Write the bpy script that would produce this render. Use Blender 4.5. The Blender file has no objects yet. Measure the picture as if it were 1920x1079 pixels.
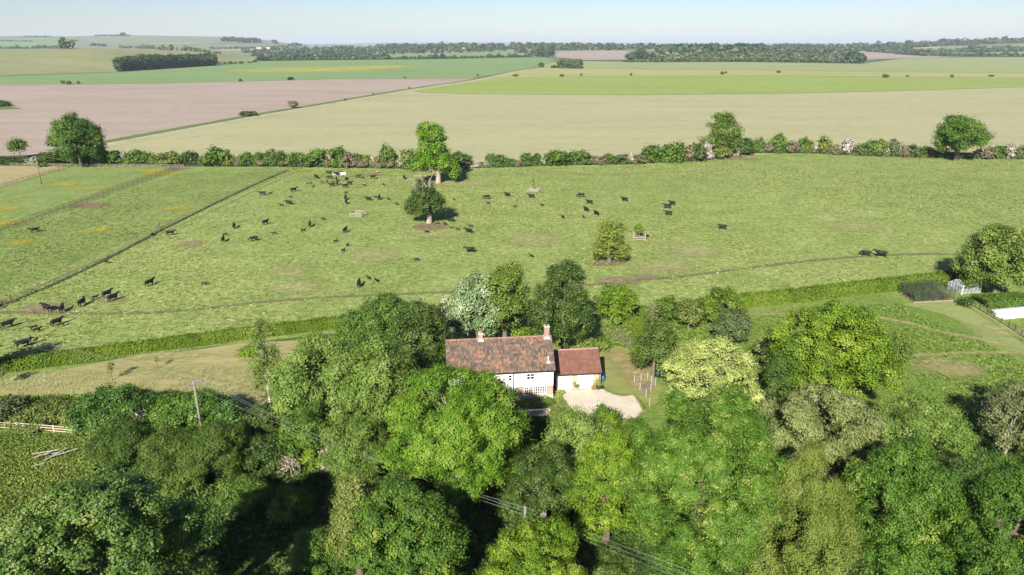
import bpy, math, random
import numpy as np
from mathutils import Vector, Matrix, noise as mnoise

# ---------------------------------------------------------------- camera, world, sun, exposure
SC = bpy.context.scene
COL = SC.collection
H, F = 42.0, 1280.0                       # drone height in metres; focal length in photo pixels (1920 wide)
PITCH = math.atan((539.5 - 82.0) / F)
CP, SP = math.cos(PITCH), math.sin(PITCH)
cam = bpy.data.cameras.new('camera')
camo = bpy.data.objects.new('camera', cam)
COL.objects.link(camo)
camo.location = (0, 0, H)
camo.rotation_euler = (math.radians(90) - PITCH, 0, 0)
cam.sensor_width = 36.0
cam.lens = F / 1920.0 * 36.0
cam.clip_start = 0.5
cam.clip_end = 120000
SC.camera = camo

SUN_EL = math.radians(33)
SHX, SHY = math.cos(math.radians(74)), math.sin(math.radians(74))     # the way shadows fall on the ground
wd = bpy.data.worlds.new('World')
SC.world = wd
wd.use_nodes = True
nt = wd.node_tree
sky = nt.nodes.new('ShaderNodeTexSky')
sky.sky_type = 'NISHITA'
sky.sun_disc = False
sky.sun_elevation = SUN_EL
sky.sun_rotation = math.atan2(-SHX, -SHY)
sky.altitude = 0
sky.air_density = 1.0
sky.dust_density = 0.2
sky.ozone_density = 1.5
tn = nt.nodes.new('ShaderNodeMix')
tn.data_type = 'RGBA'
tn.blend_type = 'MULTIPLY'
tn.inputs[0].default_value = 1.0
tn.inputs[7].default_value = (0.78, 0.845, 1.06, 1)
nt.links.new(sky.outputs[0], tn.inputs[6])
nt.links.new(tn.outputs[2], nt.nodes['Background'].inputs[0])
nt.nodes['Background'].inputs[1].default_value = 0.052

sl = bpy.data.lights.new('sun', 'SUN')
sl.energy = 5.0
sl.angle = math.radians(0.5)
sl.color = (1.0, 0.94, 0.83)
so = bpy.data.objects.new('sun', sl)
COL.objects.link(so)
so.location = (-40, -140, 120)
so.rotation_euler = Vector((SHX * math.cos(SUN_EL), SHY * math.cos(SUN_EL), -math.sin(SUN_EL))).to_track_quat('-Z', 'Y').to_euler()

SC.view_settings.view_transform = 'Standard'
SC.view_settings.look = 'None'
SC.view_settings.exposure = 1.08
SC.view_settings.gamma = 1
SC.cycles.max_bounces = 6
SC.cycles.diffuse_bounces = 3
SC.cycles.transmission_bounces = 4
SC.cycles.transparent_max_bounces = 12
SC.cycles.volume_bounces = 0
SC.cycles.use_denoising = True
HAZE = 0.00006

# ---------------------------------------------------------------- geometry of the view: photo pixel -> place on the land
def ray(u, v):
    a = (u - 960) / F
    b = (539.5 - v) / F
    return a, CP + b * SP, -SP + b * CP

def G(u, v, z=0.0):                        # where that line of sight meets the level z
    dx, dy, dz = ray(u, v)
    t = (z - H) / dz
    return Vector((dx * t, dy * t, z))

def depth(p):
    return p[1] * CP + (H - p[2]) * SP

def top_at(u, v, y):                       # height of the line of sight at distance y
    dx, dy, dz = ray(u, v)
    return H + dz / dy * y

def interp(tab, x):
    return float(np.interp(x, [t[0] for t in tab], [t[1] for t in tab]))

# ---------------------------------------------------------------- mesh helpers
def tag(o, label=None, cat=None, group=None, kind=None):
    if label: o['label'] = label
    if cat: o['category'] = cat
    if group: o['group'] = group
    if kind: o['kind'] = kind
    return o

def link(name, me, mat=None, parent=None):
    if mat is not None and len(me.materials) == 0:
        me.materials.append(mat)
    o = bpy.data.objects.new(name, me)
    COL.objects.link(o)
    if parent is not None:
        o.parent = parent
    return o

def empty(name, loc=(0, 0, 0), rz=0.0):
    o = bpy.data.objects.new(name, None)
    o.empty_display_size = 0.5
    COL.objects.link(o)
    o.location = loc
    o.rotation_euler = (0, 0, rz)
    return o

def np_mesh(name, V, Fc, tint=None, smooth=False):
    """mesh from numpy arrays; every face has the same number of corners"""
    V = np.asarray(V, dtype=np.float32)
    Fc = np.asarray(Fc, dtype=np.int32)
    n, k = Fc.shape
    me = bpy.data.meshes.new(name)
    me.vertices.add(len(V))
    me.vertices.foreach_set('co', V.ravel())
    me.loops.add(n * k)
    me.loops.foreach_set('vertex_index', Fc.ravel())
    me.polygons.add(n)
    me.polygons.foreach_set('loop_start', np.arange(n, dtype=np.int32) * k)
    me.polygons.foreach_set('loop_total', np.full(n, k, dtype=np.int32))
    if smooth:
        me.polygons.foreach_set('use_smooth', np.ones(n, dtype=bool))
    if tint is not None:
        at = me.attributes.new('tint', 'FLOAT', 'FACE')
        at.data.foreach_set('value', np.asarray(tint, dtype=np.float32))
    me.update(calc_edges=True)
    return me

class MB:
    """collects boxes, bars and tubes, builds them as one mesh"""
    def __init__(self):
        self.v, self.f = [], []
    def add(self, vs, fs):
        k = len(self.v)
        self.v += [tuple(x) for x in vs]
        self.f += [tuple(i + k for i in q) for q in fs]
        return self
    def box(self, x0, x1, y0, y1, z0, z1, M=None):
        vs = [Vector(c) for c in ((x0, y0, z0), (x1, y0, z0), (x1, y1, z0), (x0, y1, z0), (x0, y0, z1), (x1, y0, z1), (x1, y1, z1), (x0, y1, z1))]
        if M is not None:
            vs = [M @ c for c in vs]
        return self.add(vs, [(0, 3, 2, 1), (4, 5, 6, 7), (0, 1, 5, 4), (1, 2, 6, 5), (2, 3, 7, 6), (3, 0, 4, 7)])
    def prism(self, pts, n, off):           # closed outline pts extruded by vector off
        k = len(pts)
        off = Vector(off)
        a = [Vector(q) for q in pts]
        b = [q + off for q in a]
        return self.add(a + b, [tuple(range(k))[::-1], tuple(range(k, 2 * k))] + [(i, (i + 1) % k, k + (i + 1) % k, k + i) for i in range(k)])
    def tube(self, pts, rad, n=6, cap=True):
        pts = [Vector(q) for q in pts]
        if not hasattr(rad, '__len__'):
            rad = [rad] * len(pts)
        vs, fs = [], []
        ref = None
        for i, q in enumerate(pts):
            d = (pts[min(i + 1, len(pts) - 1)] - pts[max(i - 1, 0)]).normalized()
            if ref is None:
                ref = d.orthogonal().normalized()
            ref = (ref - d * ref.dot(d))
            ref = ref.normalized() if ref.length > 1e-6 else d.orthogonal().normalized()
            b = d.cross(ref)
            for j in range(n):
                t = 2 * math.pi * j / n
                vs.append(q + (ref * math.cos(t) + b * math.sin(t)) * rad[i])
        for i in range(len(pts) - 1):
            for j in range(n):
                fs.append((i * n + j, i * n + (j + 1) % n, (i + 1) * n + (j + 1) % n, (i + 1) * n + j))
        if cap:
            fs.append(tuple(range(n))[::-1])
            fs.append(tuple(range((len(pts) - 1) * n, len(pts) * n)))
        return self.add(vs, fs)
    def mesh(self, name, smooth=False):
        me = bpy.data.meshes.new(name)
        me.from_pydata(self.v, [], self.f)
        if smooth:
            me.polygons.foreach_set('use_smooth', [True] * len(me.polygons))
        me.update()
        return me
    def build(self, name, mat, parent=None, smooth=False):
        return link(name, self.mesh(name, smooth), mat, parent)

# ---------------------------------------------------------------- materials
def new_mat(name):
    m = bpy.data.materials.new(name)
    m.use_nodes = True
    t = m.node_tree
    t.nodes.clear()
    out = t.nodes.new('ShaderNodeOutputMaterial')
    return m, t, out

def N(t, kind, **kw):
    n = t.nodes.new('ShaderNode' + kind)
    for k, v in kw.items():
        if k.startswith('i_'):
            key = k[2:]
            n.inputs[int(key) if key.isdigit() else key.replace('_', ' ')].default_value = v
        else:
            setattr(n, k, v)
    return n

def rgba(c):
    return (c[0], c[1], c[2], 1.0)

def ramp(t, fac, stops):
    r = t.nodes.new('ShaderNodeValToRGB')
    el = r.color_ramp.elements
    while len(el) < len(stops):
        el.new(0.5)
    for e, (p, c) in zip(el, stops):
        e.position = p
        e.color = rgba(c)
    t.links.new(fac, r.inputs[0])
    return r.outputs[0]

def mix(t, fac, a, b, mode='MIX'):
    n = t.nodes.new('ShaderNodeMix')
    n.data_type = 'RGBA'
    n.blend_type = mode
    for sock, val in ((n.inputs[0], fac), (n.inputs[6], a), (n.inputs[7], b)):
        if hasattr(val, 'is_output'):
            t.links.new(val, sock)
        elif hasattr(val, '__len__'):
            sock.default_value = rgba(val)
        else:
            sock.default_value = val
    return n.outputs[2]

def math_(t, op, a, b=None):
    n = t.nodes.new('ShaderNodeMath')
    n.operation = op
    for i, val in enumerate((a, b)):
        if val is None:
            continue
        if hasattr(val, 'is_output'):
            t.links.new(val, n.inputs[i])
        else:
            n.inputs[i].default_value = val
    return n.outputs[0]

def pos(t, scale=(1, 1, 1), rotz=0.0, obj=False):
    if obj:
        src = N(t, 'TexCoord').outputs['Object']
    else:
        src = N(t, 'NewGeometry').outputs['Position']
    mp = N(t, 'Mapping')
    mp.inputs['Scale'].default_value = scale
    mp.inputs['Rotation'].default_value = (0, 0, rotz)
    t.links.new(src, mp.inputs['Vector'])
    return mp.outputs[0]

def noise(t, vec, scale, detail=5, rough=0.55, dist=0.0):
    n = N(t, 'TexNoise')
    n.inputs['Scale'].default_value = scale
    n.inputs['Detail'].default_value = detail
    n.inputs['Roughness'].default_value = rough
    n.inputs['Distortion'].default_value = dist
    t.links.new(vec, n.inputs['Vector'])
    return n.outputs[0]

def leaf_mat(name, stops, trans=0.3, rough=0.5, spec=0.25):
    m, t, out = new_mat(name)
    at = N(t, 'Attribute', attribute_name='tint')
    col = ramp(t, at.outputs['Fac'], stops)
    pb = N(t, 'BsdfPrincipled')
    pb.inputs['Roughness'].default_value = rough
    pb.inputs['Specular IOR Level'].default_value = spec
    t.links.new(col, pb.inputs['Base Color'])
    tr = N(t, 'BsdfTranslucent')
    tc = mix(t, 1.0, col, (1.1, 1.15, 0.5), 'MULTIPLY')
    t.links.new(tc, tr.inputs[0])
    ms = N(t, 'MixShader')
    ms.inputs[0].default_value = trans * 0.7
    t.links.new(pb.outputs[0], ms.inputs[1])
    t.links.new(tr.outputs[0], ms.inputs[2])
    t.links.new(ms.outputs[0], out.inputs[0])
    return m

def simple(name, c, rough=0.7, var=0.15, scale=3.0, spec=0.3, metal=0.0, bump=0.0, obj=True, c2=None):
    m, t, out = new_mat(name)
    pb = N(t, 'BsdfPrincipled')
    pb.inputs['Roughness'].default_value = rough
    pb.inputs['Specular IOR Level'].default_value = spec
    pb.inputs['Metallic'].default_value = metal
    nz = noise(t, pos(t, obj=obj), scale, 6, 0.6)
    c2 = c2 or tuple(x * (1 + 2 * var) for x in c)
    c1 = tuple(x * (1 - 2 * var) for x in c)
    col = ramp(t, nz, [(0.25, c1), (0.5, c), (0.75, c2)])
    t.links.new(col, pb.inputs['Base Color'])
    if bump:
        b = N(t, 'Bump')
        b.inputs['Strength'].default_value = 0.6
        b.inputs['Distance'].default_value = bump
        t.links.new(nz, b.inputs['Height'])
        t.links.new(b.outputs[0], pb.inputs['Normal'])
    t.links.new(pb.outputs[0], out.inputs[0])
    return m

def turf(name, cols, fine=1.3, mid=0.09, big=0.02, bump=0.12, accent=None, acc_scale=0.05, acc_at=0.64, stretch=(1, 1, 1), rotz=0.0, rows=None, rough=0.9):
    """vegetation or soil seen from far: fine mottling, drifts of growth, an optional accent colour, optional drill rows"""
    m, t, out = new_mat(name)
    p = pos(t)
    ps = pos(t, stretch, rotz)
    n1 = noise(t, ps, fine, 7, 0.68)
    n2 = noise(t, ps, mid, 5, 0.6, 0.6)
    n3 = noise(t, ps, big, 4, 0.5)
    s = math_(t, 'ADD', math_(t, 'MULTIPLY', n1, 0.62), math_(t, 'ADD', math_(t, 'MULTIPLY', n2, 0.26), math_(t, 'MULTIPLY', n3, 0.12)))
    if rows:
        w = N(t, 'TexWave')
        w.inputs['Scale'].default_value = rows[0]
        w.inputs['Distortion'].default_value = 0.6
        w.inputs['Detail'].default_value = 2
        t.links.new(pos(t, (1, 1, 1), rows[1]), w.inputs['Vector'])
        s = math_(t, 'ADD', s, math_(t, 'MULTIPLY', math_(t, 'SUBTRACT', w.outputs['Fac'], 0.5), rows[2]))
    k = len(cols)
    col = ramp(t, s, [(0.36 + 0.30 * i / (k - 1), c) for i, c in enumerate(cols)])
    if accent:
        na = noise(t, ps, acc_scale, 6, 0.62)
        fa = ramp(t, na, [(acc_at, (0, 0, 0)), (acc_at + 0.1, (1, 1, 1))])
        nb = ramp(t, n1, [(0.4, (0, 0, 0)), (0.62, (1, 1, 1))])
        col = mix(t, math_(t, 'MULTIPLY', fa, nb), col, accent)
    pb = N(t, 'BsdfPrincipled')
    pb.inputs['Roughness'].default_value = rough
    pb.inputs['Specular IOR Level'].default_value = 0.12
    t.links.new(col, pb.inputs['Base Color'])
    if bump:
        b = N(t, 'Bump')
        b.inputs['Strength'].default_value = 0.8
        b.inputs['Distance'].default_value = bump
        t.links.new(n1, b.inputs['Height'])
        t.links.new(b.outputs[0], pb.inputs['Normal'])
    t.links.new(pb.outputs[0], out.inputs[0])
    return m

def worn(name, cols, scale=2.0, soft=0.55, strength=0.95):
    """worn earth, path or flower drift: fades out unevenly towards its own edge (attribute 'edge' 0 at rim, 1 inside)"""
    m, t, out = new_mat(name)
    at = N(t, 'Attribute', attribute_name='edge')
    n1 = noise(t, pos(t), scale, 6, 0.65)
    n0 = noise(t, pos(t), scale * 0.22, 4, 0.6, 1.0)
    nn = math_(t, 'ADD', math_(t, 'MULTIPLY', n1, 0.6), math_(t, 'MULTIPLY', n0, 0.4))
    a = math_(t, 'ADD', at.outputs['Fac'], math_(t, 'MULTIPLY', math_(t, 'SUBTRACT', nn, 0.52), 5.0))
    n2 = noise(t, pos(t), scale * 13.0, 3, 0.6)
    a = math_(t, 'ADD', a, math_(t, 'MULTIPLY', math_(t, 'SUBTRACT', n2, 0.5), 6.0 * soft + 1.0))
    fac = ramp(t, a, [(0.8 - 0.3 * strength, (0, 0, 0)), (0.82 - 0.3 * strength, (1, 1, 1))])
    col = ramp(t, n1, [(0.3, cols[0]), (0.68, cols[1])])
    pb = N(t, 'BsdfPrincipled')
    pb.inputs['Roughness'].default_value = 0.95
    pb.inputs['Specular IOR Level'].default_value = 0.1
    t.links.new(col, pb.inputs['Base Color'])
    tr = N(t, 'BsdfTransparent')
    ms = N(t, 'MixShader')
    t.links.new(fac, ms.inputs[0])
    t.links.new(tr.outputs[0], ms.inputs[1])
    t.links.new(pb.outputs[0], ms.inputs[2])
    t.links.new(ms.outputs[0], out.inputs[0])
    return m

# ---------------------------------------------------------------- hills: height of the land
def slope_u(u, v):                          # x/y and dz/dy of a line of sight
    dx, dy, dz = ray(u, v)
    return dx / dy, dz / dy

class Hill:
    def __init__(self, foot, ridge, back, vr):
        # tables over s = x/y: distance of foot, of ridge, of the far foot, height of the ridge
        self.foot, self.ridge, self.back = foot, ridge, back
        self.hr = []
        for u, v in vr:
            s, k = slope_u(u, v)
            self.hr.append((s, max(0.0, H + k * interp(ridge, s))))
        self.s0, self.s1 = self.hr[0][0], self.hr[-1][0]
    def z(self, x, y):
        if y <= 1:
            return 0.0
        s = x / y
        if s < self.s0 or s > self.s1:
            return 0.0
        f, r, b = interp(self.foot, s), interp(self.ridge, s), interp(self.back, s)
        if y < f or y > b:
            return 0.0
        t = (y - f) / (r - f) if y < r else (b - y) / (b - r)
        return interp(self.hr, s) * t * t * (3 - 2 * t)
    def mesh(self, name, ns=90, nf=26, nb=14, lift=0.15):
        V, Fc = [], []
        rows = nf + nb + 1
        for i in range(ns + 1):
            s = self.s0 + (self.s1 - self.s0) * i / ns
            f, r, b = interp(self.foot, s), interp(self.ridge, s), interp(self.back, s)
            for j in range(rows):
                y = f + (r - f) * j / nf if j <= nf else r + (b - r) * (j - nf) / nb
                V.append((s * y, y, self.z(s * y, y) + lift + (-0.6 if j in (0, rows - 1) else 0)))
        for i in range(ns):
            for j in range(rows - 1):
                a = i * rows + j
                Fc.append((a, a + rows, a + rows + 1, a + 1))
        return np_mesh(name, V, Fc, smooth=True)

def su(u, v=100):
    return slope_u(u, v)[0]

def ytab(rows):                             # (u, v) on the flat land -> table s -> distance
    return [(su(u, v), G(u, v)[1]) for u, v in rows]

f1 = ytab([(-900, 156), (0, 143), (220, 135.5), (405, 123), (480, 115), (560, 112)])
HILL_NEAR = Hill(f1, [(s, y + 620) for s, y in f1], [(s, y + 1300) for s, y in f1],
                 [(-900, 90), (-200, 92.5), (0, 93), (110, 92), (190, 91), (230, 93), (300, 94), (400, 98), (450, 105), (482, 111), (520, 118)])
HILL_DOWNS = Hill([(-2, 3000), (2, 3000)], [(-2, 5600), (2, 5600)], [(-2, 9500), (2, 9500)],
                  [(-1500, 72), (-500, 70), (0, 68.5), (60, 67.5), (130, 69), (200, 67), (240, 66.5), (330, 68), (420, 69.5), (490, 74), (530, 80), (550, 84), (600, 92), (650, 99)])
HILL_RIGHT = Hill([(-2, 2350), (2, 2350)], [(-2, 4600), (2, 4600)], [(-2, 9000), (2, 9000)],
                  [(1380, 92), (1500, 87), (1640, 84), (1760, 81), (1840, 78), (1920, 74.5), (2200, 70), (3000, 72)])
HILL_MID = Hill([(-2, 2250), (2, 2250)], [(-2, 3700), (2, 3700)], [(-2, 11000), (2, 11000)],
                [(560, 94.5), (700, 90), (860, 87.5), (1000, 87.5), (1300, 87.5), (1500, 89), (1700, 94)])
HILL_WOOD = Hill([(-2, 1720), (2, 1720)], [(-2, 2200), (2, 2200)], [(-2, 3000), (2, 3000)],
                 [(1180, 107), (1230, 98), (1400, 97), (1480, 102), (1560, 107)])
HILL_FAR = Hill([(-2, 11000), (2, 11000)], [(-2, 16000), (2, 16000)], [(-2, 24000), (2, 24000)],
                [(520, 85), (700, 81), (860, 79.5), (960, 80.5), (1300, 81.5), (1800, 81), (2400, 82)])
HILLS = [HILL_NEAR, HILL_DOWNS, HILL_RIGHT, HILL_MID, HILL_WOOD, HILL_FAR]

def land(x, y):
    if y < 700:
        return 0.0
    return max(h.z(x, y) for h in HILLS)

def P(u, v, lift=0.0):                      # line of sight -> first place on the land
    dx, dy, dz = ray(u, v)
    s, k = dx / dy, dz / dy
    y = 700.0
    if H + k * y <= 0:
        g = G(u, v)
        g.z = lift
        return g
    while y < 30000:
        y2 = y * 1.012
        x2 = s * y2
        if H + k * y2 <= land(x2, y2):
            lo, hi = y, y2
            for _ in range(18):
                mid = (lo + hi) / 2
                if H + k * mid <= land(s * mid, mid):
                    hi = mid
                else:
                    lo = mid
            return Vector((s * hi, hi, land(s * hi, hi) + lift))
        y = y2
    return None

# ---------------------------------------------------------------- colours of the land
M_BASE = turf('meadow_far', [(0.05, 0.085, 0.03), (0.08, 0.12, 0.04), (0.12, 0.15, 0.06)], fine=0.05, mid=0.006, big=0.0015, bump=0)
M_PASTURE = turf('pasture_grass', [(0.085, 0.128, 0.027), (0.165, 0.218, 0.056), (0.25, 0.295, 0.097), (0.37, 0.38, 0.175)], fine=0.8, mid=0.11, big=0.018, bump=0.22, accent=(0.32, 0.27, 0.15), acc_scale=0.045, acc_at=0.66)
M_PADDOCK = turf('paddock_grass', [(0.08, 0.13, 0.03), (0.145, 0.2, 0.052), (0.205, 0.25, 0.08), (0.28, 0.3, 0.13)], fine=0.7, mid=0.09, big=0.02, bump=0.14, accent=(0.42, 0.33, 0.05), acc_scale=0.06, acc_at=0.63)
M_STRAW = turf('straw_paddock', [(0.22, 0.19, 0.09), (0.30, 0.26, 0.13), (0.36, 0.32, 0.17)], fine=0.6, mid=0.08, big=0.02, bump=0.08)
M_WHEAT = turf('ripening_cereal', [(0.245, 0.24, 0.12), (0.315, 0.305, 0.168), (0.365, 0.345, 0.21)], fine=0.35, mid=0.03, big=0.006, bump=0.12, stretch=(0.35, 1.3, 1), rotz=0.12)
M_STRIP = turf('bright_cereal', [(0.17, 0.22, 0.05), (0.22, 0.275, 0.07), (0.265, 0.31, 0.1)], fine=0.2, mid=0.02, big=0.006, bump=0.1, stretch=(0.4, 1.2, 1))
M_YELLOWISH = turf('yellowing_cereal', [(0.23, 0.25, 0.085), (0.29, 0.29, 0.115), (0.32, 0.315, 0.14)], fine=0.1, mid=0.01, big=0.003, bump=0.1, stretch=(0.3, 1.4, 1))
M_PALEGREEN = turf('pale_green_cereal', [(0.19, 0.235, 0.09), (0.235, 0.27, 0.115), (0.27, 0.29, 0.14)], fine=0.08, mid=0.008, big=0.003, bump=0.1, stretch=(0.3, 1.6, 1))
M_TEAL = turf('blue_green_crop', [(0.12, 0.195, 0.075), (0.16, 0.235, 0.09), (0.195, 0.265, 0.105)], fine=0.08, mid=0.008, big=0.003, bump=0.1, stretch=(0.35, 1.2, 1))
M_PLOUGH = turf('chalky_ploughland', [(0.225, 0.18, 0.146), (0.315, 0.252, 0.207), (0.37, 0.302, 0.25)], fine=0.5, mid=0.05, big=0.008, bump=0.15, stretch=(0.35, 1.2, 1), accent=(0.2, 0.165, 0.15), acc_scale=0.006, acc_at=0.53)
M_HILL = turf('down_grass', [(0.155, 0.17, 0.07), (0.215, 0.22, 0.098), (0.265, 0.26, 0.125)], fine=0.06, mid=0.009, big=0.003, bump=0.15, accent=(0.2, 0.22, 0.08), acc_scale=0.006, acc_at=0.55, stretch=(0.4, 1, 1))
M_VERGE = turf('verge_grass', [(0.07, 0.11, 0.03), (0.11, 0.155, 0.045), (0.17, 0.2, 0.07)], fine=0.5, mid=0.06, big=0.02, bump=0.2)
M_TRACK = simple('chalk_track', (0.4, 0.365, 0.29), 0.95, 0.1, 0.3, 0.1, obj=False)
M_ROUGH = turf('rough_grass', [(0.07, 0.12, 0.02), (0.125, 0.185, 0.035), (0.185, 0.235, 0.06), (0.25, 0.27, 0.1)], fine=1.4, mid=0.2, big=0.05, bump=0.15)
M_LAWN = turf('dry_lawn', [(0.14, 0.17, 0.045), (0.205, 0.22, 0.07), (0.29, 0.27, 0.11)], fine=1.6, mid=0.3, big=0.08, bump=0.03, stretch=(0.5, 1.5, 1))
M_MOWNGRASS = turf('mown_garden_grass', [(0.15, 0.195, 0.06), (0.21, 0.245, 0.085), (0.29, 0.29, 0.12)], fine=1.6, mid=0.3, big=0.08, bump=0.03, stretch=(0.5, 1.5, 1))
M_HAY = turf('mown_hay_strip', [(0.175, 0.185, 0.06), (0.27, 0.245, 0.105), (0.39, 0.32, 0.175)], fine=0.9, mid=0.25, big=0.07, bump=0.06, stretch=(0.35, 1.8, 1), rotz=0.15)
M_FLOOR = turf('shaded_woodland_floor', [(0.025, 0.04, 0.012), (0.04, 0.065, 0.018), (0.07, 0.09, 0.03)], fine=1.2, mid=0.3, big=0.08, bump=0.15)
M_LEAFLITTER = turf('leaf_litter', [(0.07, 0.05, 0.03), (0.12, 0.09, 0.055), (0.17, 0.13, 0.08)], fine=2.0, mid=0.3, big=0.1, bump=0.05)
M_GRAVEL = turf('pale_gravel', [(0.4, 0.345, 0.265), (0.5, 0.44, 0.345), (0.6, 0.54, 0.44)], fine=5.0, mid=0.6, big=0.15, bump=0.02)
M_EARTH = worn('trodden_earth', [(0.17, 0.12, 0.075), (0.3, 0.23, 0.15)], 0.9, 0.9, 0.75)
M_EARTH_RED = worn('red_bare_earth', [(0.15, 0.09, 0.06), (0.26, 0.175, 0.12)], 1.2, 0.7, 0.9)
M_DRYGRASS = worn('sun_bleached_grass', [(0.26, 0.27, 0.095), (0.35, 0.345, 0.155)], 0.9, 1.2, 0.5)
M_CATTLEPATH = worn('cattle_path', [(0.11, 0.105, 0.05), (0.2, 0.17, 0.09)], 1.0, 0.8, 0.75)
M_BUTTERCUP = worn('buttercup_drift', [(0.42, 0.34, 0.03), (0.28, 0.28, 0.05)], 0.9, 1.2, 0.25)
M_FIELDYELLOW = worn('yellow_flower_drift', [(0.5, 0.47, 0.1), (0.33, 0.36, 0.1)], 0.03, 1.4, 0.5)
M_STRAWLAWN = worn('scorched_lawn', [(0.3, 0.22, 0.1), (0.36, 0.29, 0.15)], 1.2, 1.2, 0.6)
M_RUT = worn('darker_gravel', [(0.34, 0.29, 0.22), (0.42, 0.37, 0.29)], 2.5, 1.0, 0.6)
M_MOWN = worn('mown_garden_path', [(0.24, 0.22, 0.08), (0.31, 0.28, 0.13)], 1.5, 0.7, 0.85)
M_TALLGRASS = turf('tall_meadow_grass', [(0.075, 0.13, 0.022), (0.125, 0.19, 0.036), (0.175, 0.235, 0.06)], fine=1.2, mid=0.25, big=0.06, bump=0.18)
M_CORNER = turf('buttercup_meadow', [(0.06, 0.11, 0.02), (0.11, 0.17, 0.03), (0.19, 0.22, 0.05)], fine=1.4, mid=0.3, big=0.1, bump=0.15, accent=(0.38, 0.3, 0.03), acc_scale=0.35, acc_at=0.55)

def structure(o):
    o['kind'] = 'structure'
    return o

# ground: one sheet to the horizon
def ground_sheet():
    V, Fc = [], []
    rad = [0, 30, 60, 100, 160, 260, 420, 700, 1100, 1800, 3000, 5000, 9000, 16000, 28000, 45000]
    na = 48
    V.append((0, 0, 0))
    for r in rad[1:]:
        for j in range(na):
            a = 2 * math.pi * j / na
            V.append((r * math.cos(a), r * math.sin(a), 0))
    tri = [(0, 1 + j, 1 + (j + 1) % na) for j in range(na)]
    me = bpy.data.meshes.new('ground')
    fs = list(tri)
    for i in range(len(rad) - 2):
        for j in range(na):
            a = 1 + i * na
            b = a + na
            fs.append((a + j, b + j, b + (j + 1) % na, a + (j + 1) % na))
    me.from_pydata(V, [], fs)
    return structure(link('ground', me, M_BASE))
ground_sheet()
for nm, hl in (('hill', HILL_NEAR), ('downs', HILL_DOWNS), ('hill', HILL_RIGHT), ('terrain', HILL_MID), ('terrain', HILL_WOOD), ('hills', HILL_FAR)):
    structure(link(nm, hl.mesh(nm, lift=0.15 if hl is not HILL_WOOD else 0.3), M_HILL if hl is HILL_NEAR else None))

def patchwork(name, cols, size):
    m, t, out = new_mat(name)
    vo = N(t, 'TexVoronoi')
    vo.inputs['Scale'].default_value = size
    mp = pos(t, (1, 0.55, 0), 0.3)
    t.links.new(mp, vo.inputs['Vector'])
    sep = N(t, 'SeparateColor')
    t.links.new(vo.outputs['Color'], sep.inputs[0])
    c = ramp(t, sep.outputs[0], [((i + 0.5) / len(cols), k) for i, k in enumerate(cols)])
    n1 = noise(t, pos(t), 0.02, 5)
    c = mix(t, 0.5, c, ramp(t, n1, [(0.3, (0.6, 0.6, 0.6)), (0.7, (1, 1, 1))]), 'MULTIPLY')
    pb = N(t, 'BsdfPrincipled')
    pb.inputs['Roughness'].default_value = 0.95
    t.links.new(c, pb.inputs['Base Color'])
    t.links.new(pb.outputs[0], out.inputs[0])
    return m
M_PATCH = patchwork('field_patchwork', [(0.16, 0.22, 0.1), (0.12, 0.18, 0.08), (0.24, 0.24, 0.13), (0.1, 0.15, 0.07), (0.19, 0.22, 0.11)], 0.0016)
M_DOWNS = patchwork('downland_patchwork', [(0.17, 0.215, 0.115), (0.14, 0.19, 0.105), (0.185, 0.21, 0.115), (0.13, 0.19, 0.11), (0.195, 0.215, 0.125)], 0.0011)
for o in list(COL.objects):
    if o.type == 'MESH' and len(o.data.materials) == 0:
        o.data.materials.append(M_DOWNS if o.name.startswith('downs') else M_PATCH)

def flat_field(name, pix, mat, z):
    me = bpy.data.meshes.new(name)
    me.from_pydata([G(u, v)[:2] + (z,) for u, v in pix], [], [tuple(range(len(pix)))])
    me.update()
    if me.polygons[0].normal.z < 0:
        me.flip_normals()
    return structure(link(name, me, mat))

def far_field(name, pix, mat, lift=0.6, step=0.5):
    """a field draped over the far land: strips between its left and right boundary"""
    vs = [q[1] for q in pix]
    v, rows = min(vs) + 0.01, []
    while v < max(vs):
        xs = []
        for (a, b), (c, d) in zip(pix, pix[1:] + pix[:1]):
            if (b - v) * (d - v) < 0:
                xs.append(a + (c - a) * (v - b) / (d - b))
        if len(xs) >= 2:
            l, r = min(xs), max(xs)
            row = [P(l + (r - l) * i / 16, v, lift) for i in range(17)]
            if all(row):
                rows.append(row)
        v += step
    V = [p for row in rows for p in row]
    Fc = [(i * 17 + j + 17, i * 17 + j + 18, i * 17 + j + 1, i * 17 + j) for i in range(len(rows) - 1) for j in range(16)]
    return structure(link(name, np_mesh(name, V, Fc), mat))

# fields, far to near
TRACK = [(1068, 99), (1050, 108), (1032, 117), (1016, 125), (985, 131), (950, 138), (915, 146), (880, 152.5), (830, 160), (770, 169), (700, 181), (630, 193.5), (560, 205.5), (480, 219), (400, 234), (300, 252.5), (230, 265.5), (190, 273), (120, 285), (62, 296)]
flat_field('field', [(-700, 178), (-700, 166), (0, 143.5), (220, 136), (405, 123.5), (480, 115.5), (600, 113.5), (800, 111.5), (1000, 108), (1040, 110.5), (1016, 124), (950, 136.5), (885, 147), (640, 148.5), (300, 157), (130, 159), (0, 158)], M_TEAL, 0.10)
flat_field('ploughed_field', [(-900, 330), (-900, 175), (0, 158.2), (130, 159.2), (300, 157.2), (640, 148.7), (885, 147.2), (905, 148), (820, 161.5), (700, 180), (560, 204), (400, 232), (190, 271), (120, 283), (60, 291), (0, 294)], M_PLOUGH, 0.09)
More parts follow.
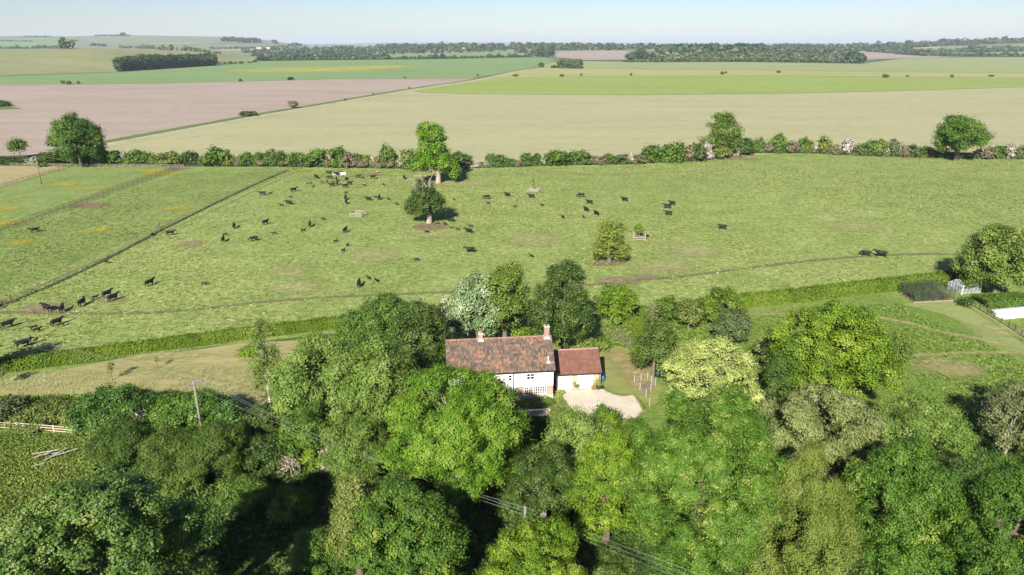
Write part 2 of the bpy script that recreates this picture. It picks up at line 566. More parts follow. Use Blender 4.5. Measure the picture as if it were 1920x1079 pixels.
flat_field('wheat_field', [(210, 272), (400, 235), (560, 206.5), (700, 182), (770, 170), (790, 174), (900, 177), (1100, 178.5), (1300, 178), (1500, 175.5), (1700, 170.5), (1920, 164), (2700, 140), (3300, 320), (1920, 296), (1500, 286), (1250, 303), (900, 315), (560, 312), (190, 309), (120, 300)], M_WHEAT, 0.08)
flat_field('field', [(772, 169.5), (915, 146.8), (960, 145), (1100, 143.5), (1300, 143), (1500, 143), (1700, 145), (1920, 147), (2500, 140), (2500, 148), (1920, 163.5), (1700, 170), (1500, 175), (1300, 177.6), (1100, 178), (900, 176.6), (790, 173.6)], M_STRIP, 0.10)
flat_field('field', [(918, 146.2), (960, 136), (1020, 126), (1090, 128), (1300, 131), (1600, 134), (1920, 138), (2600, 130), (2600, 138), (1920, 146.7), (1700, 144.7), (1500, 142.7), (1300, 142.7), (1100, 143.2)], M_YELLOWISH, 0.12)
flat_field('field', [(1018, 125.8), (1036, 117), (1100, 115), (1180, 116.5), (1300, 115.5), (1500, 118), (1620, 119.5), (1700, 109), (1920, 107.5), (2700, 108), (2700, 129), (1920, 137.7), (1600, 133.7), (1300, 130.7), (1090, 127.7)], M_PALEGREEN, 0.15)
far_field('ploughed_field', [(1042, 108), (1046, 97.5), (1175, 95), (1180, 113), (1095, 114)], M_PLOUGH, 0.8)
far_field('ploughed_field', [(1600, 97), (1660, 97.5), (1680, 100), (1700, 103), (1790, 108), (1700, 110), (1622, 113), (1600, 106)], M_PLOUGH, 0.8)
far_field('field', [(470, 112), (560, 107.5), (700, 105.5), (830, 101), (900, 98.5), (955, 97.5), (990, 100), (1030, 106), (1000, 108.5), (700, 112)], M_TEAL, 0.8)
far_field('field', [(1755, 99), (1765, 93), (1835, 88), (1845, 91), (1835, 98)], M_TEAL, 1.0)
far_field('field', [(1850, 90), (1925, 84), (1990, 84), (1990, 91), (1900, 94)], M_STRIP, 1.0)
far_field('field', [(1700, 91), (1760, 87.5), (1765, 91), (1705, 93)], M_YELLOWISH, 1.0)
far_field('field', [(1795, 106), (1800, 101), (1900, 99), (1990, 99), (1990, 106)], M_YELLOWISH, 1.0)
far_field('field', [(-60, 92), (-60, 79.5), (0, 77.5), (110, 80), (135, 87), (150, 91)], M_TEAL, 2.0)
far_field('field', [(250, 85), (300, 81.5), (500, 80.5), (420, 82), (340, 84)], M_STRAW, 2.0)
far_field('field', [(455, 106), (460, 97), (545, 94), (560, 99), (520, 104)], M_TEAL, 1.0)
far_field('field', [(400, 97), (420, 93.5), (545, 92), (545, 94.5)], M_STRAW, 1.2)

# near land
flat_field('pasture', [(-500, 345), (-500, 318), (0, 312), (340, 313), (560, 314), (900, 316), (1250, 305), (1420, 288.5), (1500, 288), (1700, 295), (1920, 298), (3200, 330), (3200, 600), (1920, 520), (1400, 570), (600, 628), (0, 695), (-500, 770)], M_PASTURE, 0.03)
flat_field('paddock', [(-500, 560), (-500, 330), (0, 318), (120, 312.5), (330, 314), (558, 315.5), (300, 432), (0, 572), (-250, 690)], M_PADDOCK, 0.045)
flat_field('paddock', [(-500, 430), (-500, 318), (0, 311.5), (128, 313), (0, 352)], M_STRAW, 0.06)

RIB = [0]
def ribbon(name, pix, w, mat, z, off=0.0, dense=6):
    """a strip of path w metres wide along the pixel trail, soft rim in attribute 'edge'"""
    RIB[0] += 1
    z -= RIB[0] * 0.0023
    pts = []
    base = [G(u, v) for u, v in pix]
    for i in range(len(base) - 1):
        a, b, c, d = base[max(i - 1, 0)], base[i], base[i + 1], base[min(i + 2, len(base) - 1)]
        for k in range(dense):
            t = k / dense
            pts.append(0.5 * ((2 * b) + (c - a) * t + (2 * a - 5 * b + 4 * c - d) * t * t + (3 * b - a - 3 * c + d) * t ** 3))
    pts.append(base[-1])
    V, E, Fc = [], [], []
    prof = [(-0.5, 0), (-0.25, 0.7), (0, 1), (0.25, 0.7), (0.5, 0)]
    for i, p in enumerate(pts):
        d = (pts[min(i + 1, len(pts) - 1)] - pts[max(i - 1, 0)]).normalized()
        nrm = Vector((-d.y, d.x, 0))
        ww = w * (0.85 + 0.3 * mnoise.noise(Vector((p.x * 0.2, p.y * 0.2, 3.3))))
        for k, e in prof:
            V.append((p.x + nrm.x * (k * ww + off), p.y + nrm.y * (k * ww + off), z))
            E.append(e)
    for i in range(len(pts) - 1):
        for k in range(4):
            a = i * 5 + k
            Fc.append((a, a + 1, a + 6, a + 5))
    me = np_mesh(name, V, Fc)
    at = me.attributes.new('edge', 'FLOAT', 'POINT')
    at.data.foreach_set('value', np.array(E, dtype=np.float32))
    if me.polygons[0].normal.z < 0:
        me.flip_normals()
    return structure(link(name, me, mat))

LAYER = [0, 0]
def blotch(name, u, v, rx, ry, mat, z, rot=0.0):
    """an uneven patch of ground, rx by ry metres"""
    LAYER[0] += 1
    z += LAYER[0] * 0.003                   # no two patches in one plane
    c = G(u, v)
    V, E, Fc = [(c.x, c.y, z)], [1.0], []
    n = 28
    for k, e in ((0.5, 0.85), (0.8, 0.45), (1.05, -0.2)):
        for j in range(n):
            a = 2 * math.pi * j / n
            x, y = math.cos(a) * rx * k, math.sin(a) * ry * k
            V.append((c.x + x * math.cos(rot) - y * math.sin(rot), c.y + x * math.sin(rot) + y * math.cos(rot), z))
            E.append(e)
    Fc = [(0, 1 + j, 1 + (j + 1) % n) for j in range(n)]
    for r in range(2):
        for j in range(n):
            a = 1 + r * n
            Fc.append((a + j, a + n + j, a + n + (j + 1) % n, a + (j + 1) % n))
    me = bpy.data.meshes.new(name)
    me.from_pydata(V, [], Fc)
    at = me.attributes.new('edge', 'FLOAT', 'POINT')
    at.data.foreach_set('value', np.array(E, dtype=np.float32))
    return structure(link(name, me, mat))

# track and verge
ribbon('track', TRACK, 3.2, M_TRACK, 0.2)
ribbon('verge', TRACK[3:19], 10.0, M_VERGE, 0.17, -5.6)
ribbon('field_margin', TRACK[4:19], 9.0, M_WHEAT, 0.14, 5.0)
ribbon('track', [(38, 300), (52, 303), (64, 299), (76, 292)], 4.0, M_TRACK, 0.21)
ribbon('track', [(-60, 306), (0, 303), (40, 301)], 3.0, M_TRACK, 0.19)
flat_field('grass_verge', [(-200, 205), (0, 196), (30, 202.5), (42, 204), (0, 206.5), (-200, 214)], M_VERGE, 0.2)
# trodden ground, buttercups, cattle paths
ribbon('path', [(-160, 600), (0, 587), (150, 589), (270, 587), (370, 581), (470, 569), (620, 558), (830, 549), (1000, 541), (1150, 531), (1300, 516), (1420, 501), (1530, 489), (1640, 480), (1750, 477), (1880, 480)], 2.0, M_CATTLEPATH, 0.085)
ribbon('path', [(40, 552), (140, 508), (230, 470), (320, 430), (400, 396), (470, 362), (555, 323)], 0.9, M_CATTLEPATH, 0.085)
ribbon('path', [(560, 332), (700, 331), (900, 329), (1100, 328), (1250, 324), (1420, 318)], 1.0, M_CATTLEPATH, 0.085)
for u, v, a, b, mt in ((835, 343, 9, 5, M_EARTH_RED), (806, 425, 5, 4, M_EARTH_RED), (1140, 495, 5, 2.0, M_EARTH_RED), (1385, 298, 8, 3, M_EARTH_RED), (88, 578, 5, 3, M_EARTH), (170, 386, 6, 4, M_EARTH_RED),
                       (360, 458, 3, 3, M_EARTH), (215, 563, 3, 1.5, M_EARTH), (1160, 527, 5, 2.5, M_EARTH), (1210, 520, 4, 2, M_EARTH), (700, 328, 4, 3, M_EARTH), (870, 345, 12, 6, M_DRYGRASS),
                       (540, 510, 5, 4, M_DRYGRASS), (700, 480, 6, 5, M_DRYGRASS), (1240, 500, 8, 5, M_DRYGRASS), (820, 440, 7, 4, M_DRYGRASS), (1300, 470, 7, 6, M_DRYGRASS), (335, 317, 5, 4, M_EARTH), (1195, 452, 4, 2, M_DRYGRASS),
                       (1600, 425, 8, 6, M_DRYGRASS), (560, 540, 6, 4, M_DRYGRASS), (1000, 450, 7, 6, M_DRYGRASS), (60, 306, 8, 4, M_DRYGRASS), (200, 303, 6, 2, M_DRYGRASS), (890, 311, 5, 5, M_DRYGRASS)):
    blotch('ground_patch', u, v, a, b, mt, 0.085)
for u, v, a, b in ((5, 420, 8, 4), (170, 355, 6, 3), (300, 327, 8, 4), (330, 392, 5, 3), (45, 455, 4, 3), (120, 348, 5, 4), (10, 392, 5, 4), (285, 322, 6, 4), (185, 432, 3, 3), (560, 320, 5, 3)):
    blotch('flower_patch', u, v, a, b, M_BUTTERCUP, 0.09)

for u, v, a, b in ((610, 130, 150, 190), (520, 131, 80, 150), (690, 127, 90, 160)):
    blotch('flower_patch', u, v, a, b, M_FIELDYELLOW, 0.16)
# land round the cottage
flat_field('grass', [(-700, 790), (0, 700), (600, 632), (1400, 572), (1920, 522), (3000, 500), (2600, 900), (1920, 1200), (-200, 1300)], M_ROUGH, 0.02)
flat_field('lawn', [(-300, 800), (-300, 745), (0, 716), (120, 694), (250, 668), (380, 655), (470, 642), (560, 640), (540, 770), (470, 772), (380, 752), (200, 745), (0, 748)], M_HAY, 0.045)
flat_field('lawn', [(1112, 650), (1140, 640), (1172, 650), (1196, 672), (1214, 700), (1240, 725), (1230, 760), (1205, 755), (1190, 741), (1160, 742), (1140, 733), (1126, 728)], M_LAWN, 0.05)
flat_field('lawn', [(1036, 645), (1110, 636), (1116, 652), (1048, 660)], M_ROUGH, 0.05)
flat_field('drive', [(1044, 737), (1085, 731), (1134, 731), (1146, 738), (1163, 743), (1190, 741.5), (1201, 758), (1208, 772), (1192, 789), (1158, 787), (1100, 790), (1066, 770)], M_GRAVEL, 0.07)
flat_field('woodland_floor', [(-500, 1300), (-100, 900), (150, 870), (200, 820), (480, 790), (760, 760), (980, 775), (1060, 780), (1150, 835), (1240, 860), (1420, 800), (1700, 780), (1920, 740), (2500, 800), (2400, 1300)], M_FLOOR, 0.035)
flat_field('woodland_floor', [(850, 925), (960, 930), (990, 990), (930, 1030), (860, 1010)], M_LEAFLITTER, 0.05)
flat_field('meadow', [(-400, 1000), (-300, 822), (0, 809), (150, 812), (172, 850), (150, 880), (100, 905), (0, 960)], M_CORNER, 0.05)
flat_field('meadow', [(1388, 592), (1600, 572), (1690, 568), (1770, 585), (1850, 640), (1930, 690), (2000, 730), (1880, 760), (1700, 800), (1400, 780)], M_TALLGRASS, 0.045)
flat_field('lawn', [(1690, 571), (1770, 563), (1800, 568), (1925, 650), (2060, 700), (2060, 730), (1930, 668), (1850, 645), (1830, 615), (1770, 590)], M_MOWNGRASS, 0.055)
flat_field('meadow', [(1810, 565), (1930, 555), (2200, 560), (2300, 700), (2060, 700), (1920, 645)], M_ROUGH, 0.06)
ribbon('path', [(1380, 592), (1480, 590), (1600, 590), (1700, 606), (1760, 622), (1850, 640), (1930, 662)], 2.2, M_MOWN, 0.12)
blotch('ground_patch', 1770, 690, 6.0, 3.6, M_MOWN, 0.12)
blotch('ground_patch', 1790, 695, 3.5, 2.2, M_DRYGRASS, 0.09)
ribbon('path', [(1640, 676), (1720, 668), (1830, 662), (1930, 664)], 1.6, M_MOWN, 0.12)
blotch('ground_patch', 1880, 622, 5, 3, M_DRYGRASS, 0.08)
blotch('ground_patch', 165, 850, 1.2, 3, M_DRYGRASS, 0.08)
blotch('ground_patch', 80, 715, 9, 3, M_DRYGRASS, 0.08)
blotch('ground_patch', 200, 735, 10, 2.5, M_DRYGRASS, 0.08)
blotch('ground_patch', 330, 700, 8, 2.5, M_DRYGRASS, 0.08)
blotch('ground_patch', 420, 720, 6, 4, M_DRYGRASS, 0.08)
blotch('ground_patch', 300, 668, 7, 2, M_DRYGRASS, 0.08)
blotch('ground_patch', 1185, 695, 2.6, 3.2, M_STRAWLAWN, 0.08)
blotch('ground_patch', 1160, 672, 2.2, 2.4, M_STRAWLAWN, 0.08)
blotch('ground_patch', 1200, 720, 2.0, 1.6, M_STRAWLAWN, 0.08)
blotch('ground_patch', 500, 735, 4, 4, M_DRYGRASS, 0.08)
blotch('ground_patch', 480, 665, 3, 3, M_DRYGRASS, 0.08)

# ---------------------------------------------------------------- foliage materials (tint 0..1 = old to young leaf)
L_ASH = leaf_mat('ash_leaves', [(0, (0.05095, 0.1198, 0.008228)), (0.45, (0.1061, 0.2084, 0.01337)), (0.8, (0.1614, 0.2761, 0.02263)), (1, (0.2293, 0.3126, 0.05143))], 0.3, 0.55, 0.2)
L_SYC = leaf_mat('sycamore_leaves', [(0, (0.03419, 0.08147, 0.008344)), (0.5, (0.06648, 0.1337, 0.01517)), (0.85, (0.1092, 0.1828, 0.02275)), (1, (0.19, 0.2298, 0.03035))], 0.22, 0.55, 0.18)
L_BIGSYC = leaf_mat('big_sycamore_leaves', [(0, (0.03808, 0.0836, 0.0114)), (0.5, (0.0784, 0.143, 0.0228)), (0.85, (0.1232, 0.1925, 0.0361)), (1, (0.1792, 0.22, 0.0475))], 0.2, 0.5, 0.3)
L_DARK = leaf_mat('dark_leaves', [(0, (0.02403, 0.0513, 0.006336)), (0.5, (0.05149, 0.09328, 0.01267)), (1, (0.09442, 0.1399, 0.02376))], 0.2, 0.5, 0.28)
L_WILLOW = leaf_mat('grey_willow_leaves', [(0, (0.0811, 0.1433, 0.02183)), (0.5, (0.1568, 0.2368, 0.04167)), (0.9, (0.2272, 0.3115, 0.07442)), (1, (0.2919, 0.3487, 0.1191))], 0.25, 0.55, 0.2)
L_MAPLE = leaf_mat('maple_leaves', [(0, (0.05496, 0.1099, 0.008316)), (0.45, (0.1197, 0.2042, 0.01188)), (0.8, (0.1772, 0.267, 0.01901)), (1, (0.2483, 0.2932, 0.04752))], 0.28, 0.55, 0.2)
L_GOLD = leaf_mat('golden_leaves', [(0, (0.1679, 0.22, 0.04702)), (0.4, (0.2916, 0.345, 0.08978)), (0.8, (0.3887, 0.44, 0.1411)), (1, (0.4594, 0.49, 0.1881))], 0.3, 0.6, 0.2)
L_SILVER = leaf_mat('silver_leaves', [(0, (0.0736, 0.125, 0.0356)), (0.4, (0.1656, 0.24, 0.09494)), (0.75, (0.3036, 0.38, 0.1978)), (1, (0.46, 0.53, 0.3323))], 0.15, 0.6, 0.2)
L_OLIVE = leaf_mat('olive_leaves', [(0, (0.05544, 0.09856, 0.012)), (0.5, (0.1063, 0.1658, 0.022)), (0.9, (0.1617, 0.224, 0.04)), (1, (0.194, 0.224, 0.08))], 0.22, 0.55, 0.2)
L_KHAKI = leaf_mat('khaki_needles', [(0, (0.06885, 0.1012, 0.01296)), (0.5, (0.1256, 0.1702, 0.02592)), (1, (0.1782, 0.2162, 0.054))], 0.2, 0.6, 0.15)
L_GREYGREEN = leaf_mat('grey_green_leaves', [(0, (0.09091, 0.1224, 0.03192)), (0.5, (0.1658, 0.2026, 0.05985)), (1, (0.2674, 0.3005, 0.1247))], 0.2, 0.6, 0.15)
L_CHEST = leaf_mat('catkin_chestnut_leaves', [(0, (0.03655, 0.09003, 0.00748)), (0.45, (0.07395, 0.1515, 0.01309)), (0.78, (0.1088, 0.1923, 0.02244)), (0.9, (0.2088, 0.2557, 0.04675)), (1, (0.2871, 0.307, 0.0748))], 0.22, 0.5, 0.22)
L_LAUREL = leaf_mat('laurel_leaves', [(0, (0.0304, 0.07622, 0.0102)), (0.5, (0.0608, 0.1318, 0.017)), (1, (0.1092, 0.1905, 0.02975))], 0.15, 0.45, 0.3)
L_BRIGHTLAUREL = leaf_mat('bright_laurel_leaves', [(0, (0.042, 0.1, 0.01)), (0.5, (0.085, 0.17, 0.015)), (1, (0.15, 0.235, 0.03))], 0.2, 0.45, 0.3)
L_YEW = leaf_mat('yew_needles', [(0, (0.02288, 0.0484, 0.0066)), (0.5, (0.0528, 0.0946, 0.0121)), (1, (0.0968, 0.1452, 0.0264))], 0.12, 0.6, 0.15)
L_HEDGE = leaf_mat('clipped_hedge_leaves', [(0, (0.0644, 0.12, 0.011)), (0.5, (0.1288, 0.2, 0.0176)), (0.85, (0.1748, 0.25, 0.033)), (1, (0.184, 0.17, 0.055))], 0.28, 0.6, 0.15)
L_SHRUB = leaf_mat('hedgerow_leaves', [(0, (0.0414, 0.088, 0.0114)), (0.5, (0.08096, 0.148, 0.019)), (1, (0.138, 0.21, 0.03325))], 0.25, 0.55, 0.2)
L_SHRUBY = leaf_mat('yellowing_hedgerow_leaves', [(0, (0.075, 0.11, 0.02)), (0.5, (0.13, 0.175, 0.032)), (1, (0.22, 0.23, 0.055))], 0.25)
L_SHRUBO = leaf_mat('dull_hedgerow_leaves', [(0, (0.05225, 0.085, 0.027)), (0.5, (0.08075, 0.12, 0.0378)), (1, (0.133, 0.155, 0.054))], 0.22)
L_BROWN = leaf_mat('bronze_hedgerow_leaves', [(0, (0.085, 0.085, 0.04)), (0.5, (0.16, 0.135, 0.075)), (1, (0.28, 0.225, 0.15))], 0.2)
L_BLOSSOM = leaf_mat('hawthorn_blossom', [(0, (0.072, 0.084, 0.0306)), (0.3, (0.2016, 0.168, 0.1156)), (0.6, (0.396, 0.336, 0.2924)), (1, (0.54, 0.49, 0.4488))], 0.1, 0.6, 0.15)
L_FAR = leaf_mat('distant_tree_leaves', [(0, (0.025, 0.045, 0.018)), (0.5, (0.05, 0.078, 0.027)), (0.9, (0.088, 0.115, 0.042)), (1, (0.13, 0.13, 0.06))], 0.12)
L_FARDARK = leaf_mat('distant_dark_wood_leaves', [(0, (0.022, 0.045, 0.015)), (0.6, (0.045, 0.078, 0.025)), (1, (0.08, 0.11, 0.035))], 0.1)
L_GORSE = leaf_mat('hill_scrub_leaves', [(0, (0.06, 0.09, 0.025)), (0.5, (0.11, 0.135, 0.04)), (1, (0.17, 0.15, 0.075))], 0.15)
L_PINK = leaf_mat('pale_flowering_leaves', [(0, (0.085, 0.114, 0.034)), (0.5, (0.17, 0.19, 0.0765)), (1, (0.289, 0.2755, 0.153))], 0.2, 0.6, 0.15)
L_GRASS = leaf_mat('grass_blades', [(0, (0.1, 0.147, 0.03)), (0.5, (0.185, 0.235, 0.062)), (0.85, (0.27, 0.3, 0.105)), (1, (0.38, 0.375, 0.18))], 0.3, 0.8, 0.05)
L_GRASSDARK = leaf_mat('tall_grass_blades', [(0, (0.07, 0.12, 0.02)), (0.5, (0.115, 0.185, 0.034)), (1, (0.19, 0.245, 0.06))], 0.3, 0.8, 0.05)
L_BUTTER = leaf_mat('buttercup_heads', [(0, (0.13, 0.17, 0.025)), (0.5, (0.24, 0.24, 0.03)), (1, (0.38, 0.33, 0.05))], 0.2, 0.7, 0.1)
L_IVY = leaf_mat('undergrowth_leaves', [(0, (0.0345, 0.069, 0.0132)), (0.5, (0.069, 0.1207, 0.0242)), (0.9, (0.1265, 0.1782, 0.044)), (1, (0.1955, 0.207, 0.066))], 0.2)
L_PERENNIAL = leaf_mat('border_plant_leaves', [(0, (0.05, 0.11, 0.016)), (0.6, (0.11, 0.19, 0.03)), (0.88, (0.2, 0.24, 0.05)), (1, (0.5, 0.16, 0.08))], 0.25)
B_GREY = simple('grey_bark', (0.13, 0.11, 0.085), 0.9, 0.2, 6, 0.2, bump=0.03)
B_PALE = simple('pale_dead_wood', (0.3, 0.255, 0.205), 0.9, 0.15, 6, 0.2, bump=0.03)
B_BROWN = simple('brown_bark', (0.12, 0.09, 0.065), 0.9, 0.2, 6, 0.2, bump=0.03)
B_BIRCH = simple('birch_bark', (0.6, 0.56, 0.5), 0.8, 0.2, 5, 0.2)

# ---------------------------------------------------------------- foliage geometry
def unit(rng, n):
    d = rng.normal(size=(n, 3))
    return d / np.linalg.norm(d, axis=1, keepdims=True)

def leaves_at(rng, Pn, Nn, L, W, tint, jitter=0.7, up=0.35, fold=False):
    """one diamond leaf at each point, facing roughly along Nn"""
    n = len(Pn)
    nr = Nn * 1.0 + jitter * unit(rng, n) + np.array([0, 0, up])
    nr /= np.linalg.norm(nr, axis=1, keepdims=True) + 1e-9
    t = np.cross(nr, unit(rng, n))
    t /= np.linalg.norm(t, axis=1, keepdims=True) + 1e-9
    b = np.cross(nr, t)
    s = rng.uniform(0.65, 1.3, size=(n, 1))
    t = t * (L * 0.5) * s
    b = b * (W * 0.5) * s
    V = np.stack([Pn - t, Pn - b * 1.0 + t * 0.15, Pn + t, Pn + b + t * 0.15], axis=1).reshape(-1, 3)
    Fc = np.arange(n * 4).reshape(n, 4)
    return V, Fc, np.clip(tint, 0, 1)

def crown_shape(kind, h):
    """width of the crown at height h (-1 bottom .. 1 top) relative to a ball"""
    if kind == 'cone':
        return np.clip(1.25 - 0.55 * h, 0.55, 1.6)
    if kind == 'flat':
        return np.clip(1.05 + 0.12 * h, 0.7, 1.3)
    if kind == 'column':
        return np.clip(1.0 - 0.15 * h, 0.6, 1.2)
    if kind == 'dome':
        return np.clip(1.12 - 0.22 * h, 0.8, 1.4)
    return np.ones_like(h)

def crown(seed, R, leaf=0.28, aspect=0.6, lai=2.4, nlobe=26, lobe=(0.26, 0.42), clump=0.45, per=16, kind='ball', zmin=-0.75, tint_mid=0.5, tint_sp=0.22, top_tint=0.0, jitter=0.55, spread=0.66, core=0.72, droop=0.0, mottle=1.0, boss=9):
    """leaf-sized faces in clumps over many lobes; returns V, F, tint and lobe centres (crown centre at the origin)"""
    rng = np.random.default_rng(seed)
    R = np.array(R, dtype=float)
    Rm = R.mean()
    d = []
    ga = math.pi * (3 - math.sqrt(5))
    for i in range(nlobe):
        z = 1 - (i + 0.5) / nlobe * (1 - zmin)
        a = i * ga + rng.uniform(-0.5, 0.5)
        r = math.sqrt(max(0, 1 - z * z))
        d.append((r * math.cos(a), r * math.sin(a), z))
    d = np.array(d) + rng.normal(scale=0.12, size=(nlobe, 3))
    d /= np.linalg.norm(d, axis=1, keepdims=True)
    lr = rng.uniform(lobe[0], lobe[1], size=nlobe)
    lc = d * (spread + rng.uniform(-0.14, 0.12, size=(nlobe, 1)))
    lr = np.minimum(lr, 1.05 - np.linalg.norm(lc, axis=1) * 0.95)
    core *= 0.8
    C = np.vstack([lc, [[0, 0, 0]]])
    S = np.append(lr, core)
    area = 4 * math.pi * Rm * Rm * 0.9
    nleaf = int(1.2 * lai * area / (leaf * leaf * aspect * 0.5))
    ncl = max(8, nleaf // per)
    # second order: each lobe carries smaller bosses of foliage, so the crown is lumpy with dark clefts between
    nb = max(3, int(boss))
    bi = np.repeat(np.arange(nlobe), nb)
    bd = unit(rng, nlobe * nb)
    bd = bd + 0.55 * C[bi] / (np.linalg.norm(C[bi], axis=1, keepdims=True) + 1e-6)
    bd /= np.linalg.norm(bd, axis=1, keepdims=True)
    br = S[bi] * rng.uniform(0.26, 0.44, nlobe * nb)
    bc = C[bi] + bd * (S[bi] * rng.uniform(0.55, 0.85, nlobe * nb))[:, None]
    C2 = np.vstack([bc, C])
    S2 = np.concatenate([br, S * 0.8])
    w = S2 ** 2
    w[len(br):] *= 0.45
    m = ncl * 4
    idx = rng.choice(len(S2), size=m, p=w / w.sum())
    dirs = unit(rng, m)
    dirs[:, 2] += 0.25
    dirs /= np.linalg.norm(dirs, axis=1, keepdims=True)
    pc = C2[idx] + dirs * S2[idx][:, None] * rng.uniform(0.62, 1.08, size=(m, 1))
    keep = np.ones(m, bool)
    stray = rng.random(m) < 0.05
    for k in range(len(S2)):
        dd = pc - C2[k]
        keep &= ~((np.einsum('ij,ij->i', dd, dd) < (0.6 * S2[k]) ** 2) & (idx != k) & ~stray)
    keep &= pc[:, 2] > zmin - 0.25
    pc, dirs, idx = pc[keep][:ncl], dirs[keep][:ncl], idx[keep][:ncl]
    ncl = len(pc)
    out = pc / (np.linalg.norm(pc, axis=1, keepdims=True) + 1e-6)
    h = pc[:, 2].copy()
    wsh = crown_shape(kind, h)
    pw = pc.copy()
    pw[:, :2] *= wsh[:, None]
    pw = pw * R
    if droop:
        pw[:, 2] -= droop * Rm * (np.hypot(pc[:, 0], pc[:, 1]) ** 2)
    nrm = dirs * 0.8 + out * 0.35
    btint = rng.normal(0, tint_sp * 0.6, len(S2))
    ct = rng.normal(tint_mid, tint_sp * 0.8, size=ncl) + btint[idx] + top_tint * np.clip(h, 0, 1)
    # drifts of colour over the crown
    fx = rng.uniform(0, 6, size=3)
    ct = ct + mottle * 0.13 * np.sin(pc[:, 0] * 4.1 + fx[0]) * np.sin(pc[:, 1] * 3.7 + fx[1]) + mottle * 0.08 * np.sin(pc[:, 2] * 6 + fx[2])
    off = rng.normal(size=(ncl, per, 3)) * clump * np.array([1, 1, 0.7])
    Pn = (pw[:, None, :] + off).reshape(-1, 3)
    Nn = np.repeat(nrm, per, axis=0) + off.reshape(-1, 3) / clump * 0.55
    Nn /= np.linalg.norm(Nn, axis=1, keepdims=True) + 1e-9
    tl = np.repeat(ct, per) + rng.normal(0, 0.12, size=len(Pn))
    V, Fc, T = leaves_at(rng, Pn, Nn, leaf, leaf * aspect, tl, jitter)
    lcw = C[:-1].copy()
    lcw[:, :2] *= crown_shape(kind, lcw[:, 2])[:, None]
    return V, Fc, T, lcw * R, pw

def limb_path(rng, a, b, n=4, wob=0.12):
    a, b = Vector(a), Vector(b)
    L = (b - a).length
    pts = [a]
    for i in range(1, n):
        t = i / n
        q = a.lerp(b, t)
        q += Vector((rng.normal(), rng.normal(), rng.normal())) * wob * L * 0.4
        q.z += 0.1 * L * math.sin(t * math.pi) * 0.5
        pts.append(q)
    pts.append(b)
    return pts

def trunk_mesh(name, seed, zc, rz, r0, lobes, nlimb=8, twigs=None, ntwig=0, twig_r=0.035, stems=1):
    """tapered trunk, limbs to the lobes, optional pale twigs out to the leaf clumps; base at the origin"""
    rng = np.random.default_rng(seed + 77)
    mb = MB()
    fork = max(zc - rz * 0.45, zc * 0.3)
    for k in range(stems):
        ox, oy = (0, 0) if stems == 1 else (rng.normal() * r0 * 1.5, rng.normal() * r0 * 1.5)
        lean = Vector((rng.normal() * 0.04 * zc, rng.normal() * 0.04 * zc, 0)) if stems == 1 else Vector((rng.normal() * 0.16 * zc, rng.normal() * 0.16 * zc, 0))
        mb.tube([(ox, oy, -0.2), (ox * 0.95, oy, r0 * 0.8), Vector((ox, oy, fork)) + lean * 0.5, Vector((ox, oy, zc)) + lean, Vector((ox, oy, zc + rz * 0.25)) + lean * 1.15],
                [r0 * 1.45, r0 * 1.05, r0 * 0.8, r0 * 0.42, r0 * 0.08], 8)
    order = list(range(len(lobes)))
    rng.shuffle(order)
    for i in order[:nlimb]:
        b = Vector(lobes[i]) * 0.85 + Vector((0, 0, zc))
        z0 = min(fork + rng.uniform(0, 0.5) * (zc - fork + rz * 0.3), b.z + 0.1)
        mb.tube(limb_path(rng, (0, 0, z0), b), [r0 * 0.45, r0 * 0.34, r0 * 0.24, r0 * 0.15, r0 * 0.05], 5, cap=False)
    if twigs is not None and ntwig:
        for i in rng.choice(len(twigs), size=min(ntwig, len(twigs)), replace=False):
            b = Vector(twigs[i]) * 1.0
            a = b * rng.uniform(0.45, 0.7) + Vector((0, 0, -0.12 * rz))
            c = b + (b - a) * 0.08
            mb.tube(limb_path(rng, a + Vector((0, 0, zc)), c + Vector((0, 0, zc)), 3, 0.18), [twig_r * 1.6, twig_r * 1.1, twig_r * 0.8, twig_r * 0.3], 4, cap=False)
    return mb.mesh(name, smooth=True)

def solve(u, vc, hw, hh, clear):
    """crown silhouette in the photo -> place, radii and centre height (real metres)"""
    rz = 3.0
    for _ in range(12):
        zc = clear + rz
        p = G(u, vc, zc)
        d = depth(p)
        phi = math.atan2(H - zc, math.hypot(p.x, p.y))
        rx = hw * 1.07 * d / F
        rr = hh * 1.07 * d / F
        ry = rx * 0.95
        rz2 = (rr * rr - (ry * math.sin(phi)) ** 2)
        rz = rz * 0.4 + 0.6 * max(0.35 * rr, math.sqrt(rz2) / math.cos(phi) if rz2 > 0 else 0)
    return p, rx, ry, rz, clear + rz

